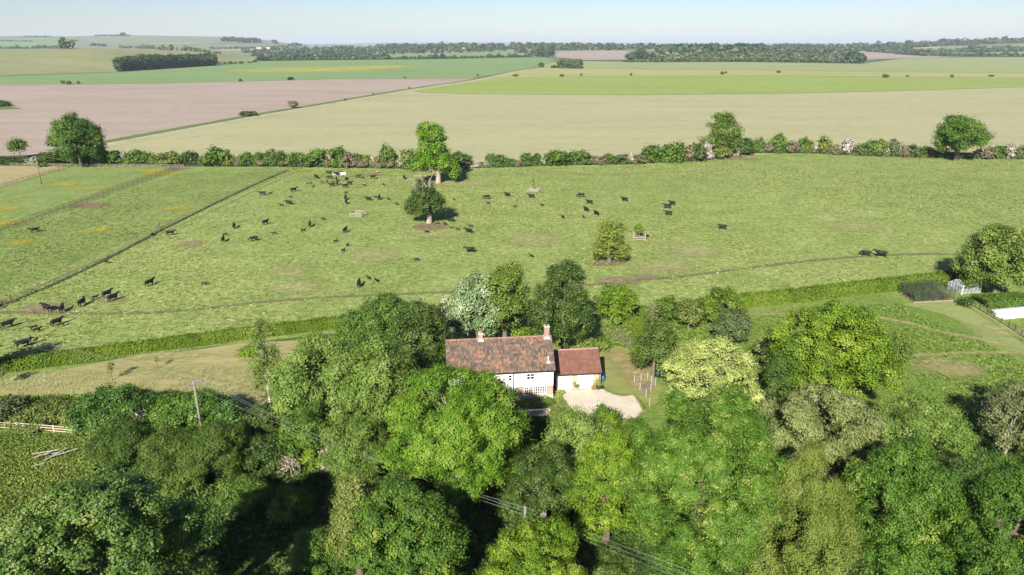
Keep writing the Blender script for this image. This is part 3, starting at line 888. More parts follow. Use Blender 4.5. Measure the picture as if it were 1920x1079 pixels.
TREES = []
def tree(name, label, cat, u, vc, hw, hh, mat, clear=1.0, bark=None, leaf=None, px=2.1, seed=None, trunk=None, nlimb=8, ntwig=0, twig_r=0.035, stems=1, group=None, place=None, **kw):
    """a tree or bush: Empty at the base > trunk, crown"""
    seed = seed if seed is not None else int(u * 7 + vc * 3)
    p, rx, ry, rz, zc = solve(u, vc, hw, hh, clear)
    d = depth(p)
    leaf = leaf or max(0.15, px * d / 683.0 * (0.8 if d > 150 else 1.0))
    kw.setdefault('clump', leaf * 1.3)
    kw.setdefault('per', 56)
    root = tag(empty(name, (p.x, p.y, 0)), label, cat, group)
    wk = {'dome': 1.16, 'cone': 1.4, 'column': 1.02, 'flat': 1.06}.get(kw.get('kind', 'ball'), 1.0)
    V, Fc, T, lobes, pw = crown(seed, (rx / wk, ry / wk, rz), leaf=leaf, **kw)
    V = V + np.array([0, 0, zc])
    V[:, 2] = np.maximum(V[:, 2], 0.04)
    link('crown', np_mesh('crown', V, Fc, T), mat, root)
    r0 = trunk or max(0.1, 0.03 * (zc + rz))
    link('trunk', trunk_mesh('trunk', seed, zc, rz, r0, lobes, nlimb, pw, ntwig, twig_r, stems), bark or B_GREY, root)
    TREES.append((label, round(p.x, 1), round(p.y, 1), round(rx, 1), round(rz, 1), round(zc, 1)))
    return root

def bush(name, label, u, vc, hw, hh, mat, cat='bush', **kw):
    kw.setdefault('clear', 0.15)
    kw.setdefault('nlobe', 14)
    kw.setdefault('zmin', -0.5)
    kw.setdefault('nlimb', 5)
    kw.setdefault('bark', B_BROWN)
    kw.setdefault('trunk', 0.09)
    return tree(name, label, cat, u, vc, hw, hh, mat, **kw)

# ---- trees round the cottage, near to far
tree('ash_tree', 'broad bright green ash covering the left half of the cottage front', 'tree', 855, 797, 143, 120, L_ASH, 2.0, B_PALE, nlobe=44, lobe=(0.2, 0.34), lai=2.3, ntwig=60, twig_r=0.03, trunk=0.42, kind='dome', aspect=0.5)
tree('sycamore_tree', 'blue green sycamore in front of the bright ash at bottom centre', 'tree', 765, 1012, 122, 112, L_SYC, 1.2, nlobe=34, lobe=(0.22, 0.36), lai=2.6, aspect=0.8, jitter=0.6, kind='dome')
tree('maple_tree', 'yellow green rounded tree at the bottom edge beside the grey wire pole', 'tree', 1003, 1075, 96, 92, L_MAPLE, 1.2, nlobe=28, lai=2.5)
tree('elder_tree', 'yellowish upright tree on the left flank of the blue green sycamore', 'tree', 668, 985, 46, 92, L_SHRUBY, 0.4, B_BROWN, nlobe=22, kind='column', lai=2.0)
tree('multi_stem_tree', 'dark tree with several pale bare stems between ash and conical tree', 'tree', 1020, 902, 62, 72, L_DARK, 1.2, B_PALE, nlobe=22, lai=1.5, stems=4, trunk=0.15, ntwig=24, kind='column')
tree('willow_tree', 'grey green open willow with pale limbs below the gravel drive', 'tree', 1086, 824, 60, 60, L_WILLOW, 0.8, B_PALE, nlobe=24, lai=1.5, stems=3, trunk=0.17, ntwig=50, aspect=0.35, px=2.8)
bush('elder_bush', 'darker green bush on the right flank of the open willow', 1137, 785, 21, 24, L_MAPLE, tint_mid=0.25)
tree('field_maple_tree', 'conical yellow green tree with pale twigs left of the catkin chestnut', 'tree', 1142, 908, 82, 114, L_MAPLE, 0.4, B_BROWN, nlobe=34, lobe=(0.2, 0.32), kind='cone', lai=2.0, ntwig=70, twig_r=0.04, tint_mid=0.42, zmin=-0.95)
tree('chestnut_tree', 'huge broad chestnut speckled with yellow catkins in right foreground', 'tree', 1320, 908, 140, 164, L_CHEST, 0.4, B_BROWN, nlobe=84, lobe=(0.13, 0.2), spread=0.82, core=1.04, mottle=0.5, lai=3.2, nlimb=4, kind='ball', tint_sp=0.26, clump=0.2, per=28, aspect=0.45, zmin=-0.95)
tree('cypress_tree', 'khaki feathery conifer right of the huge chestnut', 'tree', 1503, 975, 102, 130, L_KHAKI, 0.4, B_BROWN, nlobe=52, lobe=(0.15, 0.25), spread=0.76, core=0.7, kind='cone', lai=3.5, nlimb=3, aspect=0.5, clump=0.24, per=26, zmin=-0.95)
tree('whitebeam_tree', 'round grey green tree behind the khaki conifer', 'tree', 1535, 822, 106, 92, L_GREYGREEN, 0.8, nlobe=46, lobe=(0.16, 0.26), spread=0.8, core=0.86, lai=2.5, clump=0.24, per=24)
tree('hornbeam_tree', 'glossy green tree with yellow new leaves right of the khaki conifer', 'tree', 1695, 945, 112, 128, L_CHEST, 0.4, nlobe=40, lobe=(0.2, 0.32), lai=2.4, kind='dome', tint_mid=0.42, zmin=-0.95)
tree('alder_tree', 'rough dull green tree above the glossy one at the meadow edge', 'tree', 1725, 815, 92, 78, L_WILLOW, 0.8, nlobe=26, lai=1.9, tint_mid=0.3, ntwig=30, aspect=0.4)
tree('lime_tree', 'tall dark tree filling the lower right corner', 'tree', 1893, 985, 94, 148, L_SYC, 0.4, nlobe=40, lobe=(0.18, 0.32), lai=2.4, tint_mid=0.4, kind='dome', zmin=-0.95)
tree('elder_tree', 'sparse brownish tree at the right edge above the dark corner tree', 'tree', 1902, 782, 54, 66, L_PINK, 1.0, B_PALE, nlobe=22, lai=1.5, ntwig=60, tint_mid=0.3, stems=3, trunk=0.12)
tree('walnut_tree', 'large yellow green dense tree standing in the right hand meadow', 'tree', 1563, 658, 114, 86, L_MAPLE, 0.8, B_BROWN, nlobe=58, lobe=(0.17, 0.28), spread=0.75, core=0.8, lai=2.7, kind='dome', tint_mid=0.5)
bush('hawthorn_bush', 'small grey green bush touching right side of the big meadow tree', 1686, 661, 22, 38, L_OLIVE, lai=1.5)
bush('elder_bush', 'grey flowering bush touching left side of the big meadow tree', 1450, 652, 28, 36, L_GREYGREEN, tint_mid=0.4)
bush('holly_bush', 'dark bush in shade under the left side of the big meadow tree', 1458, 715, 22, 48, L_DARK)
tree('robinia_tree', 'pale golden yellow tree right of the lawn', 'tree', 1337, 698, 97, 66, L_GOLD, 0.7, B_PALE, nlobe=38, lobe=(0.18, 0.32), lai=1.9, ntwig=50, twig_r=0.04, kind='dome', spread=0.7)
tree('plum_tree', 'dark green tree between the lawn and the golden tree', 'tree', 1228, 652, 36, 50, L_DARK, 0.3, nlobe=20, tint_mid=0.75, kind='column')
tree('silver_whitebeam_tree', 'round silvery white tree behind the cottage roof', 'tree', 896, 578, 55, 58, L_SILVER, 0.8, nlobe=40, lobe=(0.16, 0.26), spread=0.78, core=1.02, lai=3.4, top_tint=0.3, tint_mid=0.36)
tree('oak_tree', 'tall olive tree behind the silvery tree', 'tree', 948, 562, 45, 72, L_OLIVE, 1.2, nlobe=34, lobe=(0.18, 0.3), kind='column', lai=2.2)
tree('copper_bush', 'dark purple leaved small tree between willows and silvery tree', 'tree', 828, 598, 12, 22, leaf_mat('purple_leaves', [(0, (0.02, 0.012, 0.012)), (0.5, (0.045, 0.022, 0.022)), (1, (0.08, 0.045, 0.03))]), 0.3, nlobe=10)
tree('cherry_tree', 'dense dark green round tree behind the garage', 'tree', 1056, 573, 56, 73, L_DARK, 1.2, B_GREY, nlobe=42, lobe=(0.16, 0.27), spread=0.74, core=0.8, lai=2.6, kind='dome', tint_mid=0.55)
tree('beech_tree', 'bright green small tree right of the dark round tree', 'tree', 1155, 570, 33, 37, L_MAPLE, 0.3, nlobe=22, tint_mid=0.4)
bush('laurel_bush', 'low spreading bush directly behind the garage', 1113, 645, 27, 13, L_OLIVE, tint_mid=0.6)
bush('elder_bush', 'small bright bush between dark tree and cottage ridge', 975, 625, 16, 12, L_MAPLE)
bush('clipped_bush', 'smooth rounded clipped bush in the garden hedge line', 1251, 582, 19, 24, L_SHRUB, core=0.9, spread=0.85, lobe=(0.12, 0.18), tint_mid=0.7)
tree('apple_tree', 'small apple tree with visible trunk beside the clipped bush', 'tree', 1293, 585, 24, 24, L_SHRUBY, 0.9, nlobe=18, lai=1.8, tint_mid=0.4)
tree('crab_apple_tree', 'thin pinkish tree left of the clipped bush', 'tree', 1222, 588, 12, 18, L_PINK, 0.5, nlobe=10, lai=1.2, ntwig=12)
tree('hazel_tree', 'dense bright green tree at the left end of the long clipped hedge', 'tree', 1349, 574, 33, 31, L_HEDGE, 0.3, nlobe=26, lobe=(0.16, 0.27), spread=0.76, tint_mid=0.35)
tree('pear_tree', 'grey green tree just behind the golden tree', 'tree', 1372, 612, 34, 29, L_SHRUBO, 0.5, nlobe=20, tint_mid=0.5)
bush('yellow_bush', 'little yellow green bush behind the grey green tree', 1388, 592, 11, 10, L_HEDGE, tint_mid=0.9)

# ---- mass of trees left of the cottage
tree('maple_tree', 'dark green leafy tree at the top of the willow mass by the pasture', 'tree', 715, 612, 86, 52, L_SHRUB, 0.6, nlobe=30, lai=2.3, tint_mid=0.45)
tree('elm_tree', 'dark tree pressed against the left end of the cottage roof', 'tree', 785, 640, 50, 66, L_DARK, 0.6, nlobe=26, tint_mid=0.65)
tree('willow_tree', 'largest grey green willow left of the bright ash', 'tree', 603, 718, 104, 94, L_WILLOW, 0.6, B_GREY, nlobe=40, lobe=(0.18, 0.32), lai=2.1, aspect=0.4, px=2.7, ntwig=50)
tree('willow_tree', 'second grey green willow tucked between large willow and bright ash', 'tree', 712, 735, 74, 90, L_WILLOW, 0.6, B_GREY, nlobe=34, lai=2.0, aspect=0.4, px=2.7, tint_mid=0.33, ntwig=40)
tree('sallow_tree', 'rough green sallow below the large willow at the wires', 'tree', 575, 815, 58, 58, L_SHRUB, 0.3, nlobe=22, tint_mid=0.45, ntwig=20)
tree('sallow_tree', 'rough sallow with bare twigs below the second willow', 'tree', 668, 845, 62, 62, L_WILLOW, 0.3, B_GREY, nlobe=22, lai=1.7, tint_mid=0.2, ntwig=50, aspect=0.4)
bush('hawthorn_bush', 'hawthorn white with blossom at the foot of the rough sallows', 625, 862, 20, 26, L_BLOSSOM, tint_mid=0.5, tint_sp=0.4, cat='bush')
bush('hawthorn_bush', 'smaller hawthorn with thin white blossom left of the yellow green sapling', 545, 872, 22, 22, L_BLOSSOM, tint_mid=0.3, tint_sp=0.3, lai=1.5, cat='bush')
bush('elder_bush', 'yellow green sapling between the two blossoming hawthorns', 582, 862, 16, 24, L_MAPLE)
tree('birch_tree', 'thin birch with white trunk at the left of the willow mass', 'tree', 497, 680, 28, 84, L_OLIVE, 2.2, B_BIRCH, nlobe=20, lobe=(0.2, 0.3), lai=0.75, kind='column', aspect=0.4, trunk=0.13, px=2.2, ntwig=10, tint_mid=0.7)
bush('ivy_mound', 'sunlit ivy covered mound beside the dark hollow', 600, 1035, 52, 46, L_SHRUB, nlobe=16, tint_mid=0.35, cat='ivy')
bush('ivy_mound', 'smaller ivy mound above the sunlit one, under the sallows', 648, 940, 28, 30, L_SHRUB, nlobe=12, tint_mid=0.4, cat='ivy')
bush('elder_bush', 'low dark bush under the conical yellow green tree', 1150, 1052, 48, 26, L_DARK)
bush('elder_bush', 'shaded bush in the dark hollow nearest the yews', 455, 925, 45, 32, L_SHRUB)
bush('elder_bush', 'shaded bush in the middle of the dark hollow', 545, 945, 36, 30, L_SHRUB)
bush('elder_bush', 'green bush at the lower right edge of the gravel drive', 1192, 812, 26, 22, L_SHRUB)
# ---- left foreground
bush('laurel_bush', 'big dark laurel left of the bright laurel at the hay strip', 215, 768, 76, 44, L_LAUREL, nlobe=34, lobe=(0.2, 0.32), aspect=0.6, jitter=0.55)
bush('laurel_bush', 'big bright green laurel beside the pole with crossarm', 355, 778, 76, 45, L_BRIGHTLAUREL, nlobe=34, lobe=(0.2, 0.32), aspect=0.6, jitter=0.55)
bush('laurel_bush', 'dark end of laurel right of the pole with crossarm', 430, 785, 32, 34, L_LAUREL, nlobe=18)
bush('yew_bush', 'yew below the big dark laurel', 232, 830, 56, 42, L_YEW, nlobe=26, aspect=0.35)
bush('yew_bush', 'yew between two others below the pole', 315, 848, 52, 44, L_YEW, nlobe=26, aspect=0.35, tint_mid=0.6)
bush('yew_bush', 'largest yew under the pole with crossarm', 402, 848, 62, 52, L_YEW, nlobe=30, aspect=0.35, tint_mid=0.65)
bush('dogwood_bush', 'brown twiggy bush at shaded front of the yews', 345, 905, 30, 22, L_OLIVE, tint_mid=0.3, ntwig=20)
bush('bramble_bush', 'low bush with white flowers along the wooden rail fence', 95, 772, 62, 24, L_SHRUBY, nlobe=18)
bush('bramble_bush', 'low bush at the left edge above the wooden rail fence', 5, 770, 40, 22, L_SHRUBO, nlobe=14, tint_mid=0.6)
bush('hawthorn_bush', 'small clump of white blossom between laurel and yews', 255, 778, 9, 8, L_BLOSSOM, clear=2.0, tint_mid=0.4)
bush('elder_bush', 'dark bush in the gap between bright laurel and sallow', 500, 790, 36, 34, L_DARK)
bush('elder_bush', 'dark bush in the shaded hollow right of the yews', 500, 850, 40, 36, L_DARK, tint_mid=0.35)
tree('sycamore_tree', 'massive dark sycamore filling the lower left corner', 'tree', 188, 1062, 212, 195, L_BIGSYC, 5.0, nlobe=50, boss=9, lobe=(0.17, 0.27), lai=2.5, kind='dome', aspect=0.8, jitter=0.6, mottle=1.3)
tree('sycamore_tree', 'dark tree just past the left edge, shading the lowest cows', 'tree', -72, 655, 40, 42, L_SYC, 1.5, nlobe=20, px=4.0)
tree('sycamore_tree', 'dark tree just past the right edge beside the sparse brownish tree', 'tree', 1990, 768, 52, 72, L_SYC, 2.0, nlobe=20, px=4.0)
HOLM = tree('holm_oak_tree', 'tall yellow flecked tree at the right edge beyond the greenhouse', 'tree', 1872, 484, 62, 62, L_OLIVE, 0.4, nlobe=44, lobe=(0.16, 0.27), spread=0.76, core=0.82, lai=2.6, tint_mid=0.6)
V, Fc, T, lob, pw = crown(5, (1.5, 1.2, 1.5), leaf=0.32, lai=2.0, nlobe=8, clump=0.3, per=8, zmin=-0.9)
link('flowering_spray', np_mesh('flowering_spray', V + np.array([1.6, -2.2, 10.9]), Fc, T), L_GOLD, HOLM)
tree('thorn_tree', 'dark small tree on the left side of the right edge tree', 'tree', 1822, 490, 20, 30, L_DARK, 0.4, nlobe=14)

L_POLL = leaf_mat('bronze_yellow_leaves', [(0, (0.086, 0.125, 0.017)), (0.5, (0.1591, 0.21, 0.03)), (1, (0.2322, 0.265, 0.055))], 0.25)
# ---- trees in the pasture and the far hedgerow
def pollard(label, u, vb, parts, mat, dead, seed, trunk_r, mat_bark):
    """old pollard: stout trunk, several separate leafy heads, pale dead branches"""
    p = G(u, vb)
    root = tag(empty('pollard_tree', (p.x, p.y, 0)), label, 'tree')
    d = depth(p)
    rng = np.random.default_rng(seed)
    mb = MB()
    VV, FF, TT, k0 = [], [], [], 0
    heads = []
    for i, (uu, vv, hw, hh, lai) in enumerate(parts):
        z = top_at(uu, vv, p.y)
        x = (uu - 960) / F * (p.y * CP + (H - z) * SP) - p.x
        dd = p.y * CP + (H - z) * SP
        R = (hw * dd / F, hw * dd / F, hh * dd / F)
        leaf = max(0.25, 1.7 * dd / 683)
        V, Fc, T, lob, pw = crown(seed + i, R, leaf=leaf, lai=lai, nlobe=18, clump=leaf * 1.1, per=16, zmin=-0.9, lobe=(0.2, 0.42))
        VV.append(V + np.array([x, 0, z]))
        FF.append(Fc + k0)
        TT.append(T)
        k0 += len(V)
        heads.append((Vector((x, 0, z)), lob))
    zl = min(h[0].z for h in heads)
    zt = max(h[0].z for h in heads)
    mb.tube([(0, 0, -0.3), (0, 0, trunk_r), (0.1, 0, zl * 0.6), (heads[0][0].x * 0.3, 0, zl * 1.1), (heads[0][0].x * 0.7, 0, (zl + zt) / 2), heads[0][0]],
            [trunk_r * 1.7, trunk_r * 1.15, trunk_r, trunk_r * 0.8, trunk_r * 0.5, trunk_r * 0.15], 9)
    for hc, lob in heads:
        for q in lob[:7]:
            mb.tube(limb_path(rng, (hc.x * 0.3, 0, max(zl * 0.8, hc.z * 0.6)), hc + Vector(q), 4, 0.15), [trunk_r * 0.4, trunk_r * 0.3, trunk_r * 0.2, trunk_r * 0.13, trunk_r * 0.05], 5, cap=False)
    for (ua, va, ub, vb2) in dead:
        za, zb = top_at(ua, va, p.y), top_at(ub, vb2, p.y)
        a = Vector(((ua - 960) / F * (p.y * CP + (H - za) * SP) - p.x, -0.6, za))
        b = Vector(((ub - 960) / F * (p.y * CP + (H - zb) * SP) - p.x, -1.5 + rng.normal(), zb))
        mb.tube(limb_path(rng, a, b, 4, 0.16), [trunk_r * 0.3, trunk_r * 0.24, trunk_r * 0.17, trunk_r * 0.1, trunk_r * 0.04], 5, cap=False)
        for _ in range(4):
            m = a.lerp(b, rng.uniform(0.4, 0.95))
            mb.tube([m, m + Vector((rng.normal() * 0.9, rng.normal() * 0.5, rng.uniform(0.2, 1.2)))], [trunk_r * 0.1, trunk_r * 0.03], 4, cap=False)
    link('crown', np_mesh('crown', np.vstack(VV), np.vstack(FF), np.concatenate(TT)), mat, root)
    mb.build('trunk', mat_bark, root, smooth=True)

pollard('tall old pollard with a lush head and lower skirt of leaves in the pasture', 822, 344,
        [(812, 268, 27, 34, 1.7), (800, 280, 20, 22, 1.3), (822, 286, 20, 22, 1.3), (806, 246, 27, 15, 2.0), (800, 302, 27, 17, 2.0), (834, 308, 20, 22, 2.0), (782, 312, 15, 12, 1.8), (852, 318, 10, 18, 1.6)], L_ASH,
        [(800, 330, 765, 330), (812, 320, 790, 322), (818, 330, 800, 300), (808, 290, 800, 252), (815, 290, 822, 250), (806, 300, 790, 262)], 31, 0.75, B_PALE)
pollard('shorter half dead pollard with cattle under it in the pasture', 805, 419,
        [(795, 378, 33, 24, 2.0), (776, 388, 18, 16, 1.9), (818, 382, 18, 18, 2.0), (792, 350, 22, 10, 0.8)], L_DARK,
        [(798, 372, 775, 340), (800, 370, 792, 330), (802, 368, 812, 322), (798, 366, 760, 336), (800, 362, 785, 318), (803, 362, 808, 334)], 57, 0.62, B_PALE)
pollard('yellowing hollow pollard alone in the right half of the pasture', 1142, 493,
        [(1143, 436, 31, 24, 1.2), (1126, 468, 17, 20, 1.3), (1162, 470, 17, 20, 1.3), (1143, 455, 26, 24, 0.9)], L_POLL,
        [(1142, 480, 1135, 440), (1142, 478, 1152, 442), (1144, 482, 1160, 455)], 91, 0.45, B_GREY)
tree('sycamore_tree', 'big round dark sycamore at the left end of the far hedgerow', 'tree', 143, 264, 44, 43, L_SYC, 0.6, nlobe=44, lobe=(0.18, 0.3), lai=3.4, spread=0.74, core=0.95, kind='dome', tint_mid=0.4)
tree('elder_bush', 'bright low bush at the foot of the big round sycamore', 'bush', 155, 298, 22, 9, L_MAPLE, 0.1, nlobe=10, tint_mid=0.3, trunk=0.1)
tree('cherry_tree', 'small round tree on the field edge by the chalk track', 'tree', 33, 273, 13, 12, L_SHRUB, 2.3, nlobe=14, trunk=0.15)
tree('oak_tree', 'irregular dull olive oak standing in the far hedgerow', 'tree', 1357, 252, 37, 36, L_OLIVE, 0.6, nlobe=30, lobe=(0.2, 0.36), lai=1.9, tint_mid=0.3, kind='dome', spread=0.72)
tree('oak_tree', 'wide domed dark oak at the right end of the far hedgerow', 'tree', 1800, 256, 47, 35, L_SYC, 1.6, B_BROWN, nlobe=34, lobe=(0.2, 0.34), lai=2.2, tint_mid=0.45, kind='flat', trunk=0.6)

# ---------------------------------------------------------------- far hedgerow: every bush a thing, a few shared shapes
def proto_bush(seed, mat, kind='dome', n=1.0, blossom=False, **kw):
    V, Fc, T, lob, pw = crown(seed, (1, 1, 1), leaf=0.2, aspect=0.75, lai=1.9 * n, nlobe=13, lobe=(0.24, 0.42), clump=0.16, per=8, zmin=-0.6, kind=kind, spread=0.62, core=0.66, **kw)
    V = V + np.array([0, 0, 0.75])
    V[:, 2] = np.clip(V[:, 2], 0, None) / 1.75
    return np_mesh('bush', V, Fc, T)

PB = {}
for key, mt, kd in (('g', L_SHRUB, 'dome'), ('d', L_DARK, 'dome'), ('y', L_SHRUBY, 'ball'), ('o', L_SHRUBO, 'flat'), ('b', L_BROWN, 'ball'), ('w', L_BLOSSOM, 'ball'), ('t', L_SHRUB, 'cone')):
    PB[key] = []
    for i in range(4):
        me = proto_bush(900 + i * 13 + ord(key), mt, kd, tint_mid={'w': 0.6, 'b': 0.5}.get(key, 0.48), tint_sp=0.3 if key in 'wb' else 0.22)
        me.materials.append(mt)
        PB[key].append(me)

HB = [(-400, 316), (0, 309), (190, 310), (330, 311), (560, 312), (640, 314), (700, 315), (780, 317), (870, 316), (930, 314), (1060, 310), (1180, 308), (1230, 305), (1310, 303), (1370, 296), (1420, 287.5), (1500, 287), (1560, 290), (1650, 294), (1740, 296), (1920, 299), (2300, 312)]
HROW = [(2, 9, 293, 'g'), (25, 14, 299, 'd'), (100, 22, 287, 'd'), (198, 9, 278, 't'), (220, 16, 283, 'g'), (237, 6, 284, 'w'), (255, 14, 283, 'g'), (275, 15, 287, 'g'), (290, 12, 289, 'y'), (318, 20, 286, 'y'), (356, 15, 284, 'd'), (384, 8, 293, 'y'),
        (408, 21, 277, 'g'), (432, 12, 291, 'y'), (447, 6, 296, 'b'), (465, 14, 287, 'g'), (487, 11, 285, 'g'), (492, 8, 298, 'b'), (509, 11, 283, 'g'), (527, 13, 284, 'd'), (541, 7, 299, 'b'), (556, 16, 285, 'g'), (573, 6, 302, 'w'), (596, 18, 280, 't'), (617, 8, 299, 'b'),
        (639, 15, 276, 't'), (655, 13, 287, 'b'), (673, 9, 289, 'g'), (679, 9, 300, 'b'), (692, 11, 291, 'y'), (699, 6, 292, 'w'), (713, 9, 289, 'b'), (728, 13, 275, 't'), (732, 9, 302, 'b'), (745, 8, 300, 'y'), (754, 10, 295, 'w'), (768, 16, 280, 'y'), (786, 14, 284, 'g'),
        (866, 16, 285, 'd'), (893, 10, 305, 'w'), (911, 8, 303, 'w'), (920, 8, 287, 'g'), (938, 13, 290, 'g'), (959, 9, 297, 'o'), (972, 6, 300, 'b'), (989, 11, 287, 'g'), (1006, 8, 287, 'd'), (1018, 7, 292, 'w'), (1043, 21, 281, 'g'), (1064, 5, 303, 'w'), (1089, 17, 282, 'g'), (1108, 8, 296, 'y'),
        (1122, 11, 293, 'b'), (1134, 6, 299, 'w'), (1141, 10, 288, 'g'), (1163, 17, 290, 'o'), (1181, 7, 288, 'w'), (1195, 12, 290, 'b'), (1224, 17, 272, 'g'), (1262, 21, 270, 'g'), (1289, 9, 272, 'b'), (1304, 16, 270, 'd'), (1324, 9, 268, 'w'), (1332, 7, 285, 'w'), (1347, 17, 271, 'y'),
        (1366, 13, 252, 'w'), (1378, 8, 276, 'w'), (1390, 16, 258, 'd'), (1405, 9, 262, 'y'), (1420, 11, 261, 'g'), (1437, 9, 267, 'b'), (1457, 12, 252, 't'), (1460, 15, 268, 'y'), (1485, 10, 264, 'b'), (1506, 9, 258, 't'), (1518, 8, 265, 'y'), (1528, 6, 267, 'w'), (1543, 13, 257, 'y'),
        (1564, 9, 271, 'b'), (1587, 13, 261, 'w'), (1611, 14, 271, 'o'), (1632, 12, 262, 'g'), (1651, 12, 262, 'y'), (1672, 10, 264, 'o'), (1662, 6, 278, 'w'), (1694, 8, 273, 'b'), (1711, 14, 273, 'o'), (1738, 12, 275, 'y'), (1765, 13, 278, 'o'), (1845, 14, 277, 'b'), (1870, 13, 273, 'g'), (1889, 11, 269, 'w'), (1908, 8, 275, 'o'), (1921, 9, 270, 'w')]
ORD = 'first second third fourth fifth sixth seventh eighth ninth tenth eleventh twelfth thirteenth fourteenth fifteenth sixteenth seventeenth eighteenth nineteenth twentieth twenty-first twenty-second twenty-third twenty-fourth twenty-fifth'.split()
LOOK = {'g': 'green bush', 'd': 'dark green bush', 'y': 'yellow green bush', 'o': 'dull olive bush', 'b': 'bronze tinted bush', 'w': 'white blossoming hawthorn', 't': 'upright green bush'}
MARKS = [(143, 'the big round sycamore'), (815, 'the tall pollard'), (1357, 'the olive oak'), (1800, 'the wide domed oak')]
rngH = random.Random(5)
for u, hw, vt, k in HROW:
    mu, mk = min(MARKS, key=lambda q: abs(q[0] - u))
    side = 'right' if u > mu else 'left'
    same = sorted([abs(q[0] - mu) for q in HROW if min(MARKS, key=lambda m: abs(m[0] - q[0]))[0] == mu and (q[0] > mu) == (u > mu) and q[3] == k])
    i = same.index(abs(u - mu))
    lab = '%s in far hedgerow, %s %sof %s' % (LOOK[k], ('nearest such one ' if i == 0 else ORD[i] + ' such one '), side + ' ', mk) if len(same) > 1 else 'only %s in far hedgerow %s of %s' % (LOOK[k], side, mk)
    vb = interp(HB, u) + (0.4 if k == 'b' else -0.4 if k == 'w' else -1.0) - (4 if k == 'w' and vt < 256 else 0)
    p = G(u, vb)
    d = depth(p)
    me = PB[k][rngH.randrange(4)]
    o = link('hawthorn_bush' if k in 'wb' else 'hedgerow_bush', me)
    h = max(1.2, top_at(u, vt, p.y)) * 1.04
    w = hw * d / F * (1.0 if k == 'w' else 1.28)
    o.location = p
    o.scale = (w, w * 0.9, h)
    o.rotation_euler = (0, 0, rngH.uniform(0, 6.28))
    tag(o, lab.replace('  ', ' '), 'bush', 'bushes along the far hedgerow')

def scatter_strip(seed, path, width, n, h, leaf, mat, name, lo=0.0, tm=0.5, aspect=0.6, wob=0.3, arch=True, flip=0.35):
    """leaf faces filling a long rounded body along a ground path"""
    rng = np.random.default_rng(seed)
    pts = np.array([[p.x, p.y] for p in path])
    seg = np.linalg.norm(np.diff(pts, axis=0), axis=1)
    cum = np.concatenate([[0], np.cumsum(seg)])
    t = rng.uniform(0, cum[-1], n)
    i = np.clip(np.searchsorted(cum, t) - 1, 0, len(seg) - 1)
    f = ((t - cum[i]) / seg[i])[:, None]
    base = pts[i] * (1 - f) + pts[i + 1] * f
    tang = (pts[i + 1] - pts[i]) / seg[i][:, None]
    nrm = np.stack([-tang[:, 1], tang[:, 0]], axis=1)
    # box-like section: two sides and a top
    pick = rng.random(n)
    a = h * 2 + width
    side = np.where(pick < h / a, -1.0, np.where(pick < 2 * h / a, 1.0, 0.0))
    across = np.where(side == 0, rng.uniform(-0.5, 0.5, n), side * (0.5 - np.abs(rng.normal(0, 0.05, n))))
    z = np.where(side == 0, 1 - np.abs(rng.normal(0, 0.05, n)), rng.uniform(0, 1, n))
    bump = 0.12 * np.sin(t * 0.9 + seed) + 0.1 * np.sin(t * 2.3 + 1.7) + 0.08 * np.sin(t * 5.1)
    hh = h * (1 + wob * bump)
    ww = width * (1 + wob * 0.7 * np.roll(bump, 1)) * (1.0 - 0.25 * (z > 0.9))
    P3 = np.column_stack([base + nrm * (across * ww)[:, None], lo + z * hh])
    P3 += rng.normal(0, leaf * 0.5, P3.shape)
    P3[:, 2] = np.maximum(P3[:, 2], 0.05)
    Nn = np.column_stack([nrm * side[:, None], np.where(side == 0, 1.0, 0.25)])
    tl = rng.normal(tm, 0.2, n) + 0.15 * np.sin(t * 0.35) + 0.1 * np.sin(t * 1.4 + 2)
    V, Fc, T = leaves_at(rng, P3, Nn, leaf, leaf * aspect, tl, 0.8)
    return link(name, np_mesh(name, V, Fc, T), mat)

def gpath(pix):
    return [G(u, v) for u, v in pix]

# low growth under the bushes
tag(scatter_strip(3, gpath([(u, interp(HB, u) - 0.5) for u in range(165, 800, 15)]), 2.8, 12000, 1.6, 0.5, L_SHRUBO, 'hedge_undergrowth', tm=0.3), kind='stuff')
tag(scatter_strip(4, gpath([(u, interp(HB, u) - 0.5) for u in range(900, 1330, 15)]), 2.8, 10000, 1.6, 0.5, L_SHRUBO, 'hedge_undergrowth', tm=0.4), kind='stuff')
tag(scatter_strip(6, gpath([(u, interp(HB, u) - 0.8) for u in range(1420, 2000, 15)]), 4.5, 13000, 1.7, 0.6, L_SHRUBO, 'hedge_undergrowth', tm=0.45), kind='stuff')
tag(scatter_strip(7, gpath([(-60, 306), (0, 305), (48, 303)]), 3.0, 1500, 1.5, 0.6, L_DARK, 'hedge_undergrowth', tm=0.3), kind='stuff')

